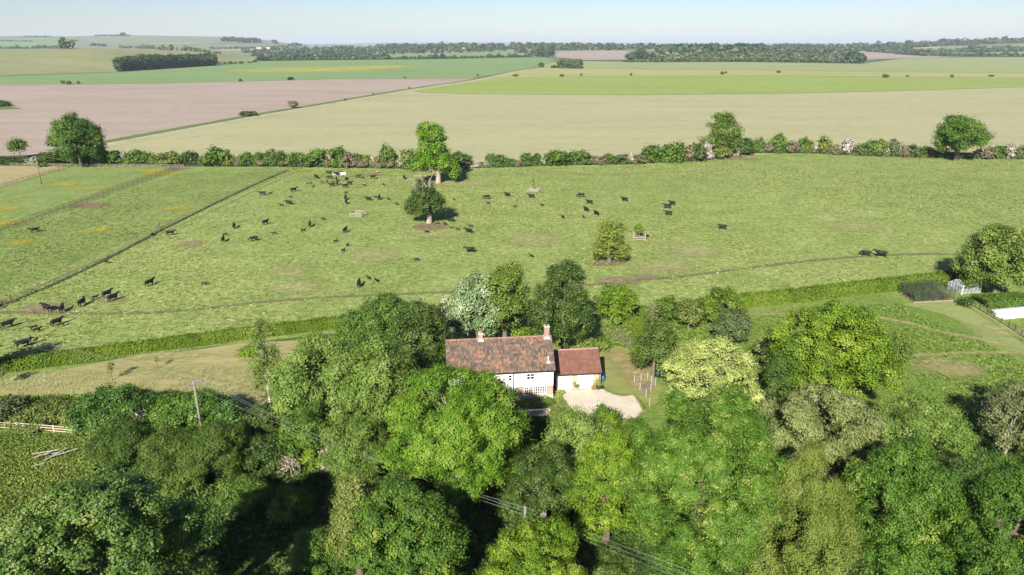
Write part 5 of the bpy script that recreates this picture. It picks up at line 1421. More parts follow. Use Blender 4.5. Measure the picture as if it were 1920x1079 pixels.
# u, v (middle of the body in the photo), C cow / f calf, k black / n brown, heading (0 right, 90 away, 180 left, 270 towards), pose, label
CATTLE = [
    (64, 432, 'C', 'k', 180, 'walk', 'lone black cow in the left paddock below the double rail fence'),
    (285, 440, 'f', 'k', 260, 'stand', 'black calf squeezed against the wire fence, left of a long black cow'),
    (320, 437, 'C', 'k', 10, 'walk', 'long black cow walking on the trodden line beside the wire fence'),
    (200, 492, 'f', 'k', 290, 'stand', 'black calf alone on the trodden line by the lower wire fence'),
    (281, 530, 'C', 'k', 40, 'walk', 'black cow alone between the wire fence and the brown calf, heading away'),
    (384, 532, 'f', 'n', 0, 'walk', 'brown calf alone in open grass below the long wire fence'),
    (439, 424, 'C', 'k', 80, 'look', 'black cow seen from behind, uphill of the stacked pair'),
    (418, 449, 'C', 'k', 75, 'stand', 'front black cow of the pair seen one above another'),
    (422, 440, 'f', 'k', 30, 'stand', 'black calf just behind the front cow of the pair'),
    (475, 448, 'C', 'k', 180, 'graze', 'black cow grazing leftwards, right of the stacked pair'),
    (201, 551, 'C', 'k', 40, 'stand', 'upper black cow of the two overlapping at lower left'),
    (212, 558, 'C', 'k', 40, 'stand', 'lower black cow of the two overlapping at lower left'),
    (179, 558, 'f', 'k', 15, 'walk', 'black calf just left of the two overlapping cows'),
    (154, 567, 'C', 'k', 60, 'look', 'dark cow seen from behind, left of the calf and overlapping cows'),
    (87, 577, 'C', 'k', 110, 'look', 'black cow on the bare muddy patch with head raised'),
    (116, 579, 'C', 'k', 75, 'stand', 'black cow just right of the one on the muddy patch'),
    (15, 608, 'C', 'k', 15, 'walk', 'black cow striding right at the left edge of the photo'),
    (62, 615, 'f', 'n', 200, 'stand', 'brown calf, left one of the two small calves near the tree shadow'),
    (70, 619, 'f', 'k', 20, 'look', 'black calf, right one of the two small calves near the tree shadow'),
    (107, 604, 'C', 'k', 25, 'stand', 'black cow with a calf suckling at her side'),
    (113, 610, 'f', 'n', 200, 'stand', 'dark calf suckling under the black cow'),
    (44, 644, 'C', 'k', 8, 'stand', 'lowest black cow at far left, in the tree shadow'),
    (57, 637, 'f', 'k', 80, 'look', 'dark calf just behind the lowest cow in the tree shadow'),
    (2, 574, 'f', 'n', 60, 'stand', 'brownish calf cut by the left edge beside a gate post'),
    (593, 332, 'C', 'k', 120, 'stand', 'black cow left of the trough group, showing its rump'),
    (617, 324, 'C', 'k', 0, 'stand', 'black cow drinking at the left end of the white trough'),
    (631, 326, 'C', 'k', 5, 'stand', 'black cow standing in front of the white trough'),
    (639, 323, 'f', 'k', 0, 'look', 'small black head and back behind the white trough'),
    (618, 333, 'C', 'k', 165, 'graze', 'black cow below the two cows at the trough, facing left'),
    (631, 337, 'C', 'k', 90, 'stand', 'black cow seen end on at the top of the tight cluster'),
    (625, 342, 'f', 'n', 200, 'stand', 'brown calf in the middle of the tight cluster'),
    (632, 344, 'C', 'n', 80, 'stand', 'brownish cow on the right side of the tight cluster'),
    (622, 347, 'C', 'k', 190, 'stand', 'black cow at the lower left of the tight cluster'),
    (650, 336, 'C', 'k', 60, 'graze', 'black hunched cow right of the tight cluster'),
    (646, 349, 'C', 'k', 190, 'stand', 'front black cow of the close couple below the hunched cow'),
    (656, 344, 'C', 'k', 15, 'stand', 'rear black cow of the close couple below the hunched cow'),
    (672, 331, 'C', 'n', 15, 'stand', 'brown tinged cow with a small calf behind it, right of the hunched cow'),
    (681, 334, 'f', 'k', 300, 'stand', 'black calf just right of the brown tinged cow'),
    (700, 332, 'C', 'k', 15, 'stand', 'black cow furthest right in the trough group'),
    (706, 335, 'f', 'k', 170, 'lie', 'black calf beside the cow furthest right in the trough group'),
    (576, 344, 'f', 'n', 260, 'stand', 'left one of the two brown calves side by side, left of the cluster'),
    (583, 344, 'f', 'n', 20, 'stand', 'right one of the two brown calves side by side, left of the cluster'),
    (588, 350, 'f', 'k', 45, 'stand', 'black calf just below the two side by side brown calves'),
    (604, 343, 'f', 'n', 180, 'walk', 'brown calf walking between the two brown calves and the cluster'),
    (613, 341, 'f', 'k', 60, 'stand', 'tiny black calf just left of the tight cluster'),
    (683, 348, 'f', 'k', 180, 'stand', 'black calf alone right of the close couple'),
    (719, 346, 'f', 'k', 100, 'stand', 'black calf alone between the trough group and the tall pollard'),
    (758, 333, 'C', 'k', 100, 'stand', 'black cow half hidden at the dead branches of the tall pollard'),
    (850, 327, 'C', 'k', 0, 'lie', 'black cow lying in the deep shade of the tall pollard'),
    (551, 356, 'C', 'k', 20, 'stand', 'black cow facing right, uphill left of the trough group'),
    (491, 363, 'C', 'k', 180, 'stand', 'black cow nearest to the upper wire fence, calf at its right'),
    (508, 363, 'f', 'k', 20, 'stand', 'black calf right of the cow near the upper wire fence'),
    (545, 370, 'f', 'n', 190, 'walk', 'dark brown calf above the cow and calf couple left of centre'),
    (541, 380, 'C', 'k', 150, 'walk', 'black cow of the cow and calf couple left of centre'),
    (527, 385, 'f', 'k', 180, 'walk', 'black calf walking left ahead of its cow left of centre'),
    (649, 362, 'f', 'k', 30, 'stand', 'black calf above the two cows in single file'),
    (648, 371, 'C', 'k', 88, 'stand', 'rear black cow of the two in single file'),
    (649, 379, 'C', 'k', 88, 'graze', 'front black cow of the two in single file'),
    (690, 373, 'C', 'k', 150, 'walk', 'black cow right of the two in single file, heading left'),
    (704, 370, 'f', 'k', 170, 'stand', 'black calf left of the upright dark cow near the pollards'),
    (711, 371, 'C', 'k', 85, 'stand', 'dark cow seen end on between two calves near the pollards'),
    (728, 373, 'f', 'k', 110, 'stand', 'black calf right of the end on cow near the pollards'),
    (744, 383, 'f', 'n', 130, 'stand', 'brown calf nearest to the half dead pollard on its left'),
    (851, 374, 'f', 'n', 100, 'stand', 'dark brown calf alone right of the half dead pollard'),
    (606, 411, 'f', 'k', 180, 'walk', 'black calf alone left of the wooden frame'),
    (498, 417, 'C', 'k', 40, 'stand', 'black cow alone between the wire fence and the calf trio'),
    (581, 421, 'C', 'k', 85, 'stand', 'black cow seen from behind with a calf at its left'),
    (569, 432, 'f', 'k', 10, 'stand', 'black calf left below the cow seen from behind'),
    (513, 438, 'f', 'n', 195, 'walk', 'brown calf alone below the lone cow left of centre'),
    (647, 432, 'C', 'k', 60, 'stand', 'black cow alone below the wooden frame'),
    (630, 453, 'f', 'k', 35, 'look', 'black calf uphill left of the two calves below the frame'),
    (652, 460, 'f', 'k', 60, 'look', 'upper right black calf of the two below the frame'),
    (644, 470, 'f', 'k', 50, 'stand', 'lowest black calf of those below the frame'),
    (781, 487, 'f', 'k', 170, 'graze', 'black calf alone in the middle of the pasture'),
    (881, 469, 'C', 'k', 178, 'walk', 'big black cow striding left above the silvery tree'),
    (800, 435, 'f', 'k', 150, 'stand', 'tiny black calf below the bare earth at the half dead pollard'),
    (806, 418, 'f', 'n', 180, 'lie', 'brown calf lying against the trunk of the half dead pollard'),
    (820, 419, 'f', 'n', 190, 'lie', 'brown calf lying on the earth right of the half dead trunk'),
    (834, 420, 'f', 'n', 150, 'stand', 'brown calf standing first in the line right of the half dead pollard'),
    (846, 413, 'C', 'k', 150, 'lie', 'black cow lying in the shadow right of the half dead pollard'),
    (847, 427, 'f', 'n', 170, 'lie', 'brown calf second in the line right of the half dead pollard'),
    (858, 430, 'f', 'n', 160, 'walk', 'brown calf third in the line right of the half dead pollard'),
    (882, 424, 'f', 'n', 170, 'walk', 'brown calf behind the black cow at the right end of the line'),
    (878, 433, 'C', 'k', 155, 'walk', 'black cow at the right end of the line of calves'),
    (673, 532, 'C', 'k', 80, 'stand', 'black cow with two calves in the lower middle pasture'),
    (690, 521, 'f', 'n', 110, 'stand', 'brown calf uphill right of the cow in the lower middle pasture'),
    (705, 526, 'f', 'k', 110, 'stand', 'black calf furthest right of the trio in the lower middle pasture'),
    (912, 370, 'C', 'k', 178, 'graze', 'black cow grazing left above a brown one, right of the pollards'),
    (915, 381, 'f', 'n', 160, 'walk', 'brown young one below the grazing cow right of the pollards'),
    (951, 365, 'C', 'k', 150, 'walk', 'black cow between the grazing cow and the far sapling guard'),
    (996, 368, 'C', 'k', 165, 'walk', 'black cow just below the far wooden sapling guard'),
    (965, 388, 'f', 'k', 175, 'walk', 'black calf left of centre below the far sapling guard'),
    (1016, 385, 'f', 'k', 160, 'stand', 'black calf right of and below the far sapling guard'),
    (1089, 366, 'C', 'k', 180, 'graze', 'topmost black cow of the loose group above the yellowing pollard'),
    (1105, 379, 'C', 'k', 165, 'walk', 'second black cow down in the loose group above the yellowing pollard'),
    (1099, 393, 'C', 'k', 130, 'walk', 'third black cow down in the loose group above the yellowing pollard'),
    (1118, 400, 'C', 'k', 125, 'walk', 'lowest black cow of the loose group above the yellowing pollard'),
    (1055, 407, 'f', 'k', 120, 'stand', 'black calf left of the loose group'),
    (1094, 407, 'f', 'k', 110, 'stand', 'black calf at the bottom of the loose group'),
    (1171, 374, 'C', 'k', 150, 'walk', 'lone black cow right of the loose group'),
    (1260, 381, 'C', 'k', 160, 'walk', 'top right black cow of the three close together on the right'),
    (1251, 387, 'C', 'k', 165, 'walk', 'middle black cow of the three close together on the right'),
    (1253, 400, 'C', 'k', 170, 'walk', 'lowest black cow of the three close together on the right'),
    (996, 480, 'f', 'n', 140, 'stand', 'brown calf alone above the dark round tree'),
    (1208, 442, 'C', 'k', 175, 'lie', 'black cow lying behind the near wooden sapling guard'),
    (1354, 426, 'C', 'k', 180, 'stand', 'lone dark cow in the right hand pasture'),
    (1623, 475, 'C', 'k', 178, 'graze', 'smaller black cow of the two on the cattle path at right'),
    (1651, 476, 'B', 'k', 178, 'walk', 'heavy black bull of the two on the cattle path at right'),
]
rc = random.Random(12)
for u, v, kd, c, hd, pose, lab in CATTLE:
    calf = kd == 'f'
    s = rc.uniform(0.5, 0.57) if calf else (1.06 if kd == 'B' else rc.uniform(0.86, 0.95))
    p = G(u, v, 0.7 * s * (0.5 if pose == 'lie' else 1))
    o = link('calf' if calf else ('bull' if kd == 'B' else 'cow'), COWM[(calf, pose, c)])
    o.location = (p.x, p.y, 0.04)
    # headings are as they look in the photo: turn them with the line of sight
    o.rotation_euler = (0, 0, math.radians(hd + rc.uniform(-6, 6)) - math.atan2(p.x, p.y))
    o.scale = (s, s, s)
    tag(o, lab, 'calf' if calf else ('bull' if kd == 'B' else 'cow'), 'cattle grazing in the pasture')

# ---------------------------------------------------------------- cottage and garage
def tile_mat(name, cols, bw, bh, lich, lich_amt):
    """pantiles: each tile has its own fired colour, lichen drifts over them"""
    m, t, out = new_mat(name)
    tc = N(t, 'UVMap')
    sx = N(t, 'SeparateXYZ')
    t.links.new(tc.outputs[0], sx.inputs[0])
    cx = math_(t, 'FLOOR', math_(t, 'DIVIDE', sx.outputs[0], bw))
    cy = math_(t, 'FLOOR', math_(t, 'DIVIDE', sx.outputs[1], bh))
    cv = N(t, 'CombineXYZ')
    t.links.new(cx, cv.inputs[0])
    t.links.new(cy, cv.inputs[1])
    wn = N(t, 'TexWhiteNoise', noise_dimensions='2D')
    t.links.new(cv.outputs[0], wn.inputs['Vector'])
    big = noise(t, tc.outputs[0], 0.55, 4, 0.6)
    v = math_(t, 'ADD', math_(t, 'MULTIPLY', wn.outputs['Value'], 0.62), math_(t, 'MULTIPLY', math_(t, 'SUBTRACT', big, 0.3), 0.9))
    col = ramp(t, v, [(0.1 + 0.8 * i / (len(cols) - 1), c) for i, c in enumerate(cols)])
    n2 = noise(t, tc.outputs[0], 6.0, 6, 0.7)
    col = mix(t, math_(t, 'MULTIPLY', ramp(t, n2, [(0.5, (0, 0, 0)), (0.7, (1, 1, 1))]), lich_amt), col, lich)
    pb = N(t, 'BsdfPrincipled')
    pb.inputs['Roughness'].default_value = 0.85
    pb.inputs['Specular IOR Level'].default_value = 0.2
    t.links.new(col, pb.inputs['Base Color'])
    t.links.new(pb.outputs[0], out.inputs[0])
    return m

M_PANTILE = tile_mat('old_pantiles', [(0.05, 0.047, 0.045), (0.09, 0.075, 0.065), (0.13, 0.09, 0.07), (0.19, 0.11, 0.078), (0.28, 0.155, 0.1)], 0.24, 0.3, (0.2, 0.17, 0.13), 0.45)
M_REDTILE = tile_mat('red_pantiles', [(0.12, 0.058, 0.044), (0.15, 0.073, 0.054), (0.185, 0.092, 0.068)], 0.24, 0.3, (0.2, 0.1, 0.08), 0.3)
M_WHITE = simple('white_render', (0.8, 0.79, 0.76), 0.85, 0.03, 2.5, 0.2)
M_WHITEPAINT = simple('white_gloss_paint', (0.82, 0.82, 0.8), 0.4, 0.02, 2, 0.4)
M_GUTTER = simple('black_gutter', (0.02, 0.02, 0.02), 0.5, 0.1, 2)
M_LEAD = simple('lead_flashing', (0.36, 0.37, 0.38), 0.6, 0.1, 4)

def brick_mat(name, c1, c2, mortar):
    m, t, out = new_mat(name)
    bk = N(t, 'TexBrick')
    bk.inputs['Color1'].default_value = rgba(c1)
    bk.inputs['Color2'].default_value = rgba(c2)
    bk.inputs['Mortar'].default_value = rgba(mortar)
    bk.inputs['Scale'].default_value = 1.0
    bk.inputs['Brick Width'].default_value = 0.225
    bk.inputs['Row Height'].default_value = 0.075
    bk.inputs['Mortar Size'].default_value = 0.012
    p = N(t, 'TexCoord').outputs['Object']
    sp = N(t, 'SeparateXYZ')
    t.links.new(p, sp.inputs[0])
    cv = N(t, 'CombineXYZ')
    t.links.new(math_(t, 'ADD', sp.outputs[0], sp.outputs[1]), cv.inputs[0])
    t.links.new(sp.outputs[2], cv.inputs[1])
    t.links.new(cv.outputs[0], bk.inputs['Vector'])
    n1 = noise(t, p, 1.5, 5)
    c = mix(t, 0.45, bk.outputs['Color'], ramp(t, n1, [(0.3, (0.6, 0.55, 0.5)), (0.7, (1, 1, 1))]), 'MULTIPLY')
    pb = N(t, 'BsdfPrincipled')
    pb.inputs['Roughness'].default_value = 0.9
    t.links.new(c, pb.inputs['Base Color'])
    t.links.new(pb.outputs[0], out.inputs[0])
    return m
M_BRICK = brick_mat('orange_brick', (0.42, 0.2, 0.1), (0.5, 0.27, 0.15), (0.45, 0.4, 0.33))
M_BUFF = brick_mat('buff_brick', (0.45, 0.3, 0.19), (0.52, 0.36, 0.23), (0.5, 0.44, 0.36))
M_STONE = simple('weathered_stone_plinth', (0.5, 0.42, 0.34), 0.9, 0.2, 3, 0.2, c2=(0.62, 0.55, 0.48))
m, t, out = new_mat('dark_window_glass')
pb = N(t, 'BsdfPrincipled')
pb.inputs['Base Color'].default_value = (0.02, 0.025, 0.03, 1)
pb.inputs['Roughness'].default_value = 0.06
t.links.new(pb.outputs[0], out.inputs[0])
M_GLASS = m

def pantile_roof(L, W, z0, z1, y0, name):
    """one slope of interlocking pantiles: along x 0..L, from eave (y0, z0) up to ridge (y0+W, z1)"""
    per, course = 0.24, 0.3
    sl = math.hypot(W, z1 - z0)
    nx = int(L / per * 4)
    ny = int(sl / course)
    nrm = Vector((0, -(z1 - z0), W)).normalized()
    V, UV, Fc = [], [], []
    rows = []
    for i in range(ny):
        rows += [(i / ny, 0.045), ((i + 0.97) / ny, 0.008)]
    for t, lift in rows:
        for k in range(nx + 1):
            x = L * k / nx
            ph = (x / per) % 1.0
            wv = 0.035 * math.sin(ph * 2 * math.pi) + 0.02 * math.sin(ph * 4 * math.pi)
            sag = 0.03 * math.sin(x * 0.7 + 1.0) * math.sin(t * 3.0)
            q = Vector((x, y0 + W * t, z0 + (z1 - z0) * t + sag)) + nrm * (wv + lift)
            V.append(q)
            UV.append((x, (t + 0.002) * sl * (course * ny / sl)))
    m_ = nx + 1
    for j in range(len(rows) - 1):
        for k in range(nx):
            a = j * m_ + k
            Fc.append((a, a + 1, a + m_ + 1, a + m_))
    me = np_mesh(name, V, Fc)
    uv = me.uv_layers.new(name='UVMap')
    arr = np.array(UV, dtype=np.float32)[np.array(Fc).ravel()]
    # the riser below each course belongs to the tile above
    uv.data.foreach_set('uv', arr.ravel())
    return me

def frame_rot(o, deg):
    o.rotation_euler = (0, 0, math.radians(deg))

# cottage: local x along the front (0 = left end), y away from the viewer, z up
CX0 = G(838, 704.7, 4.35)
CX1 = G(1041, 694.5, 4.35)
ANG = math.atan2(CX1.y - CX0.y, CX1.x - CX0.x)
LEN = (CX1 - CX0).length
EAVE, RIDGE, HALF = 4.35, 7.45, 3.3
cot = tag(empty('cottage', (CX0.x, CX0.y, 0), ANG), 'white rendered cottage with mottled orange and grey pantile roof and two chimneys', 'house')
fy = 0.3                                     # the front wall stands back under the eave
by = 2 * HALF - 0.3
MB().box(0.15, LEN - 0.15, fy, by, 2.15, EAVE + 0.05).add([(0.15, fy, EAVE + 0.05), (0.15, by, EAVE + 0.05), (0.15, HALF, RIDGE - 0.25), (LEN - 0.15, fy, EAVE + 0.05), (LEN - 0.15, by, EAVE + 0.05), (LEN - 0.15, HALF, RIDGE - 0.25)],
        [(0, 1, 2), (3, 5, 4)]).build('upper_wall', M_WHITE, cot)
MB().box(0.17, LEN - 0.17, fy + 0.02, by - 0.02, 0.95, 2.15).build('brick_wall', M_BRICK, cot)
MB().box(0.12, LEN - 0.12, fy - 0.03, by + 0.03, -0.2, 0.95).build('plinth', M_STONE, cot)
rf1 = link('roof', pantile_roof(LEN, HALF, EAVE - 0.02, RIDGE, 0.0, 'roof'), M_PANTILE, cot)
me = pantile_roof(LEN, HALF, EAVE - 0.02, RIDGE, 0.0, 'roof')
back = link('roof', me, M_PANTILE, cot)
back.matrix_local = Matrix.Translation((LEN, 2 * HALF, 0)) @ Matrix.Rotation(math.pi, 4, 'Z')
rg = MB()
nr = int(LEN / 0.45)
for i in range(nr):
    x0 = LEN * i / nr
    rg.tube([(x0, HALF, RIDGE + 0.03), (x0 + LEN / nr * 0.96, HALF, RIDGE + 0.045)], 0.14, 8)
M_RIDGE = simple('ridge_tile', (0.27, 0.15, 0.1), 0.9, 0.25, 2.0, 0.2)
rg.build('ridge_tiles', M_RIDGE, rf1)
VERGE = simple('dark_verge', (0.1, 0.07, 0.055), 0.8)
for s in (1, -1):
    vg = MB()
    vg.prism([(LEN + 0.0, HALF - s * HALF, EAVE - 0.14), (LEN + 0.0, HALF, RIDGE - 0.08), (LEN + 0.0, HALF, RIDGE + 0.05), (LEN + 0.0, HALF - s * HALF, EAVE + 0.0)], 4, (0.05, 0, 0))
    vg.build('verge_board', VERGE, rf1)
    vg = MB()
    vg.prism([(-0.05, HALF - s * HALF, EAVE - 0.14), (-0.05, HALF, RIDGE - 0.08), (-0.05, HALF, RIDGE + 0.05), (-0.05, HALF - s * HALF, EAVE + 0.0)], 4, (0.05, 0, 0))
    vg.build('verge_board', VERGE, rf1)
MB().tube([(0, -0.06, EAVE - 0.08), (LEN, -0.06, EAVE - 0.08)], 0.06, 6).build('gutter', M_GUTTER, cot)

def chimney(x, y, w, d, z0, z1, pot):
    b = MB().box(x - w / 2, x + w / 2, y - d / 2, y + d / 2, z0, z1 - 0.16)
    c = b.build('chimney', brick_mat('chimney_brick', (0.27, 0.15, 0.115), (0.36, 0.22, 0.17), (0.36, 0.31, 0.27)) if 'CHB' not in globals() else CHB, rf1)
    globals()['CHB'] = c.data.materials[0]
    MB().box(x - w / 2 - 0.05, x + w / 2 + 0.05, y - d / 2 - 0.05, y + d / 2 + 0.05, z1 - 0.16, z1 - 0.06).box(x - w / 2 - 0.02, x + w / 2 + 0.02, y - d / 2 - 0.02, y + d / 2 + 0.02, z1 - 0.06, z1).build('chimney_cap', M_STONE, c)
    MB().box(x - w / 2 - 0.12, x + w / 2 + 0.12, y - d / 2 - 0.16, y + d / 2 + 0.1, z0 + 0.25, z0 + 0.62).build('flashing', M_LEAD, c)
    if pot:
        MB().tube([(x, y, z1), (x, y, z1 + 0.3), (x, y, z1 + 0.34)], [0.13, 0.11, 0.14], 10).build('chimney_pot', M_RIDGE, c)
    else:
        MB().tube([(x, y, z1), (x, y, z1 + 0.05)], [0.17, 0.16], 10).build('chimney_pot', M_GUTTER, c)
    return c
chimney(4.35, HALF, 0.5, 0.5, RIDGE - 0.45, RIDGE + 0.85, True)
ch2 = chimney(LEN - 0.62, HALF, 0.62, 0.6, RIDGE - 0.5, RIDGE + 1.5, False)
am = MB().tube([(LEN - 0.62, HALF + 0.25, RIDGE + 1.2), (LEN - 0.62, HALF + 0.25, RIDGE + 3.1)], 0.022, 5)
am.tube([(LEN - 1.0, HALF + 0.25, RIDGE + 3.0), (LEN - 0.2, HALF + 0.25, RIDGE + 3.05)], 0.015, 4)
for i in range(7):
    x = LEN - 0.98 + i * 0.12
    am.tube([(x, HALF - 0.02, RIDGE + 3.0), (x, HALF + 0.52, RIDGE + 3.03)], 0.01, 4)
am.build('aerial', B_STEEL, cot)
fl = MB().tube([(LEN - 0.72, 0.85, EAVE + 0.7), (LEN - 0.72, 0.85, EAVE + 1.42)], 0.075, 8).tube([(LEN - 0.72, 0.85, EAVE + 1.42), (LEN - 0.72, 0.85, EAVE + 1.52)], [0.13, 0.1], 8)
fl.box(LEN - 0.95, LEN - 0.5, 0.62, 1.05, EAVE + 0.66, EAVE + 0.82)
fl.build('flue', simple('pale_flue', (0.62, 0.64, 0.64), 0.5), rf1)
MB().tube([(LEN * 0.587, fy - 0.07, EAVE - 0.1), (LEN * 0.587 + 0.35, fy - 0.07, EAVE - 0.3), (LEN * 0.587 + 0.35, fy - 0.07, 0.1)], 0.05, 6).build('drainpipe', M_GUTTER, cot)

def window(parent, x0, x1, z0, z1, cols, rows, y, name='window', sill=True, frame=0.075, bar=0.045):
    f = MB()
    f.box(x0, x1, y - 0.06, y + 0.04, z1 - frame, z1)
    f.box(x0, x1, y - 0.06, y + 0.04, z0, z0 + frame)
    f.box(x0, x0 + frame, y - 0.06, y + 0.04, z0 + frame, z1 - frame)
    f.box(x1 - frame, x1, y - 0.06, y + 0.04, z0 + frame, z1 - frame)
    for i in range(1, cols):
        x = x0 + (x1 - x0) * i / cols
        f.box(x - bar, x + bar, y - 0.055, y + 0.035, z0 + frame, z1 - frame)
    for j in range(1, rows):
        z = z0 + (z1 - z0) * j / rows
        k0 = x0 + frame
        for i in range(cols):
            k1 = x0 + (x1 - x0) * (i + 1) / cols - (bar if i < cols - 1 else frame)
            f.box(k0, k1, y - 0.05, y + 0.03, z - bar * 0.7, z + bar * 0.7)
            k0 = k1 + 2 * bar
    w = f.build(name, M_WHITEPAINT, parent)
    MB().box(x0 + 0.04, x1 - 0.04, y - 0.012, y + 0.02, z0 + 0.04, z1 - 0.04).build('pane', M_GLASS, w)
    if sill:
        MB().box(x0 - 0.08, x1 + 0.08, y - 0.14, y - 0.005, z0 - 0.09, z0 - 0.02).build('sill', M_STONE, w)
    return w

def lx(u):                                   # photo column on the front wall -> local x
    return (u - 838) / (1041 - 838) * LEN
wy = fy - 0.004
window(cot, lx(952.5), lx(960), 3.05, 3.9, 1, 2, wy)
window(cot, lx(987), lx(1002.5), 3.1, 3.95, 2, 2, wy)
window(cot, lx(896), lx(906), 3.0, 3.9, 1, 2, wy)
window(cot, lx(858), lx(870), 3.0, 3.9, 2, 2, wy)
window(cot, lx(1000), lx(1026), 1.08, 2.12, 6, 3, wy + 0.02, bar=0.035)
window(cot, lx(983), lx(992), 0.98, 2.1, 2, 3, wy + 0.02, bar=0.04)
window(cot, lx(952), lx(969), 1.0, 2.1, 4, 3, wy + 0.02, bar=0.035)
window(cot, lx(885), lx(905), 1.0, 2.1, 4, 3, wy + 0.02, bar=0.035)

# garage
g0 = G(1043, 703.5, 2.3)
g1 = G(1128.5, 699, 2.3)
GL = (g1 - g0).length
GA = math.atan2(g1.y - g0.y, g1.x - g0.x)
gar = tag(empty('garage', (g0.x + 0.04, g0.y, 0), GA), 'low garage with plain red pantile roof and two white doors beside the cottage', 'garage')
GE, GR, GH = 2.3, 4.45, 2.75
def gx(u):
    return (u - 1043) / 85.5 * GL
gy = 0.3
gw = MB()
segs = [(0.05, gx(1043) + 0.12), (gx(1072.8), gx(1083)), (gx(1113), GL - 0.1)]
for a, b in segs:
    gw.box(a, b, gy, gy + 0.25, -0.2, 2.02)
gw.box(0.05, GL - 0.1, gy, gy + 0.25, 2.02, GE + 0.05)
gw.box(0.05, GL - 0.1, 2 * GH - 0.5, 2 * GH - 0.25, -0.2, GE + 0.05)
gw.box(0.05, 0.3, gy + 0.25, 2 * GH - 0.5, -0.2, GE + 0.05)
gw.box(GL - 0.35, GL - 0.1, gy + 0.25, 2 * GH - 0.5, -0.2, GE + 0.05)
gw.prism([(GL - 0.1, gy, GE + 0.05), (GL - 0.1, 2 * GH - 0.25, GE + 0.05), (GL - 0.1, GH, GR - 0.2)], 3, (-0.2, 0, 0))
gw.build('wall', M_BUFF, gar)
for a, b in ((segs[0][1], segs[1][0]), (segs[1][1], segs[2][0])):
    dd = MB()
    nn = 9
    w = (b - a) / nn
    for i in range(nn):
        dd.box(a + 0.05 + i * (b - a - 0.1) / nn, a + 0.05 + (i + 1) * (b - a - 0.1) / nn - 0.012, gy + 0.03, gy + 0.08, 0.02, 1.97)
    dd.box(a, a + 0.05, gy + 0.01, gy + 0.12, 0, 2.02).box(b - 0.05, b, gy + 0.01, gy + 0.12, 0, 2.02).box(a + 0.05, b - 0.05, gy + 0.01, gy + 0.12, 1.97, 2.02).box(a + 0.05, b - 0.05, gy + 0.06, gy + 0.1, 0.0, 1.97)
    dr = dd.build('door', M_WHITEPAINT, gar)
    MB().box((a + b) / 2 - 0.02, (a + b) / 2 + 0.02, gy - 0.03, gy + 0.03, 0.9, 1.08).build('handle', M_GUTTER, dr)
grf = link('roof', pantile_roof(GL + 0.02, GH, GE - 0.02, GR, 0.0, 'roof'), M_REDTILE, gar)
gb = link('roof', pantile_roof(GL + 0.02, GH, GE - 0.02, GR, 0.0, 'roof'), M_REDTILE, gar)
gb.matrix_local = Matrix.Translation((GL, 2 * GH, 0)) @ Matrix.Rotation(math.pi, 4, 'Z')
rg = MB()
for i in range(14):
    rg.tube([(GL * i / 14, GH, GR + 0.02), (GL * (i + 0.96) / 14, GH, GR + 0.035)], 0.12, 8)
rg.build('ridge_tiles', simple('pale_ridge_tile', (0.34, 0.2, 0.16), 0.9), grf)
MB().tube([(0, -0.06, GE - 0.08), (GL, -0.06, GE - 0.08)], 0.055, 6).build('gutter', M_GUTTER, gar)
MB().tube([(GL - 0.25, gy - 0.06, GE - 0.1), (GL - 0.25, gy - 0.06, 0.1)], 0.045, 6).build('drainpipe', M_GUTTER, gar)
# concrete apron before the doors
ap = MB()
fr = Matrix.Translation(gar.location) @ Matrix.Rotation(GA, 4, 'Z')
ap.box(0.1, GL - 0.1, -0.45, gy + 0.3, 0.02, 0.09, fr)
structure(ap.build('pavement', simple('worn_concrete', (0.42, 0.38, 0.33), 0.9, 0.1, 2.0)))

# ---------------------------------------------------------------- things about the garden
tag(scatter_strip(41, gpath([(1134, 731.5), (1146, 738), (1163, 743), (1190, 741.5), (1201, 758), (1208, 772), (1192, 789), (1158, 787.5)]), 0.5, 3500, 0.1, 0.12, L_GRASS, 'grass', tm=0.3), kind='stuff')
tag(scatter_strip(42, gpath([(1044, 738), (1054, 752), (1066, 769), (1082, 779)]), 0.6, 2500, 0.15, 0.12, L_GRASS, 'grass', tm=0.3), kind='stuff')
M_TERRA = simple('terracotta', (0.4, 0.16, 0.09), 0.8)
M_WOODOLD = simple('weathered_wood', (0.34, 0.3, 0.25), 0.9, 0.2, 6, 0.2, c2=(0.45, 0.4, 0.34))
M_WOODDARK = simple('dark_creosoted_wood', (0.07, 0.055, 0.045), 0.9, 0.2, 6, 0.2)
M_WOODPALE = simple('pale_new_wood', (0.5, 0.4, 0.27), 0.85, 0.15, 6, 0.2)
M_SOIL = turf('dug_soil', [(0.1, 0.075, 0.06), (0.18, 0.135, 0.11), (0.26, 0.2, 0.165)], fine=2.0, mid=0.4, big=0.1, bump=0.06)

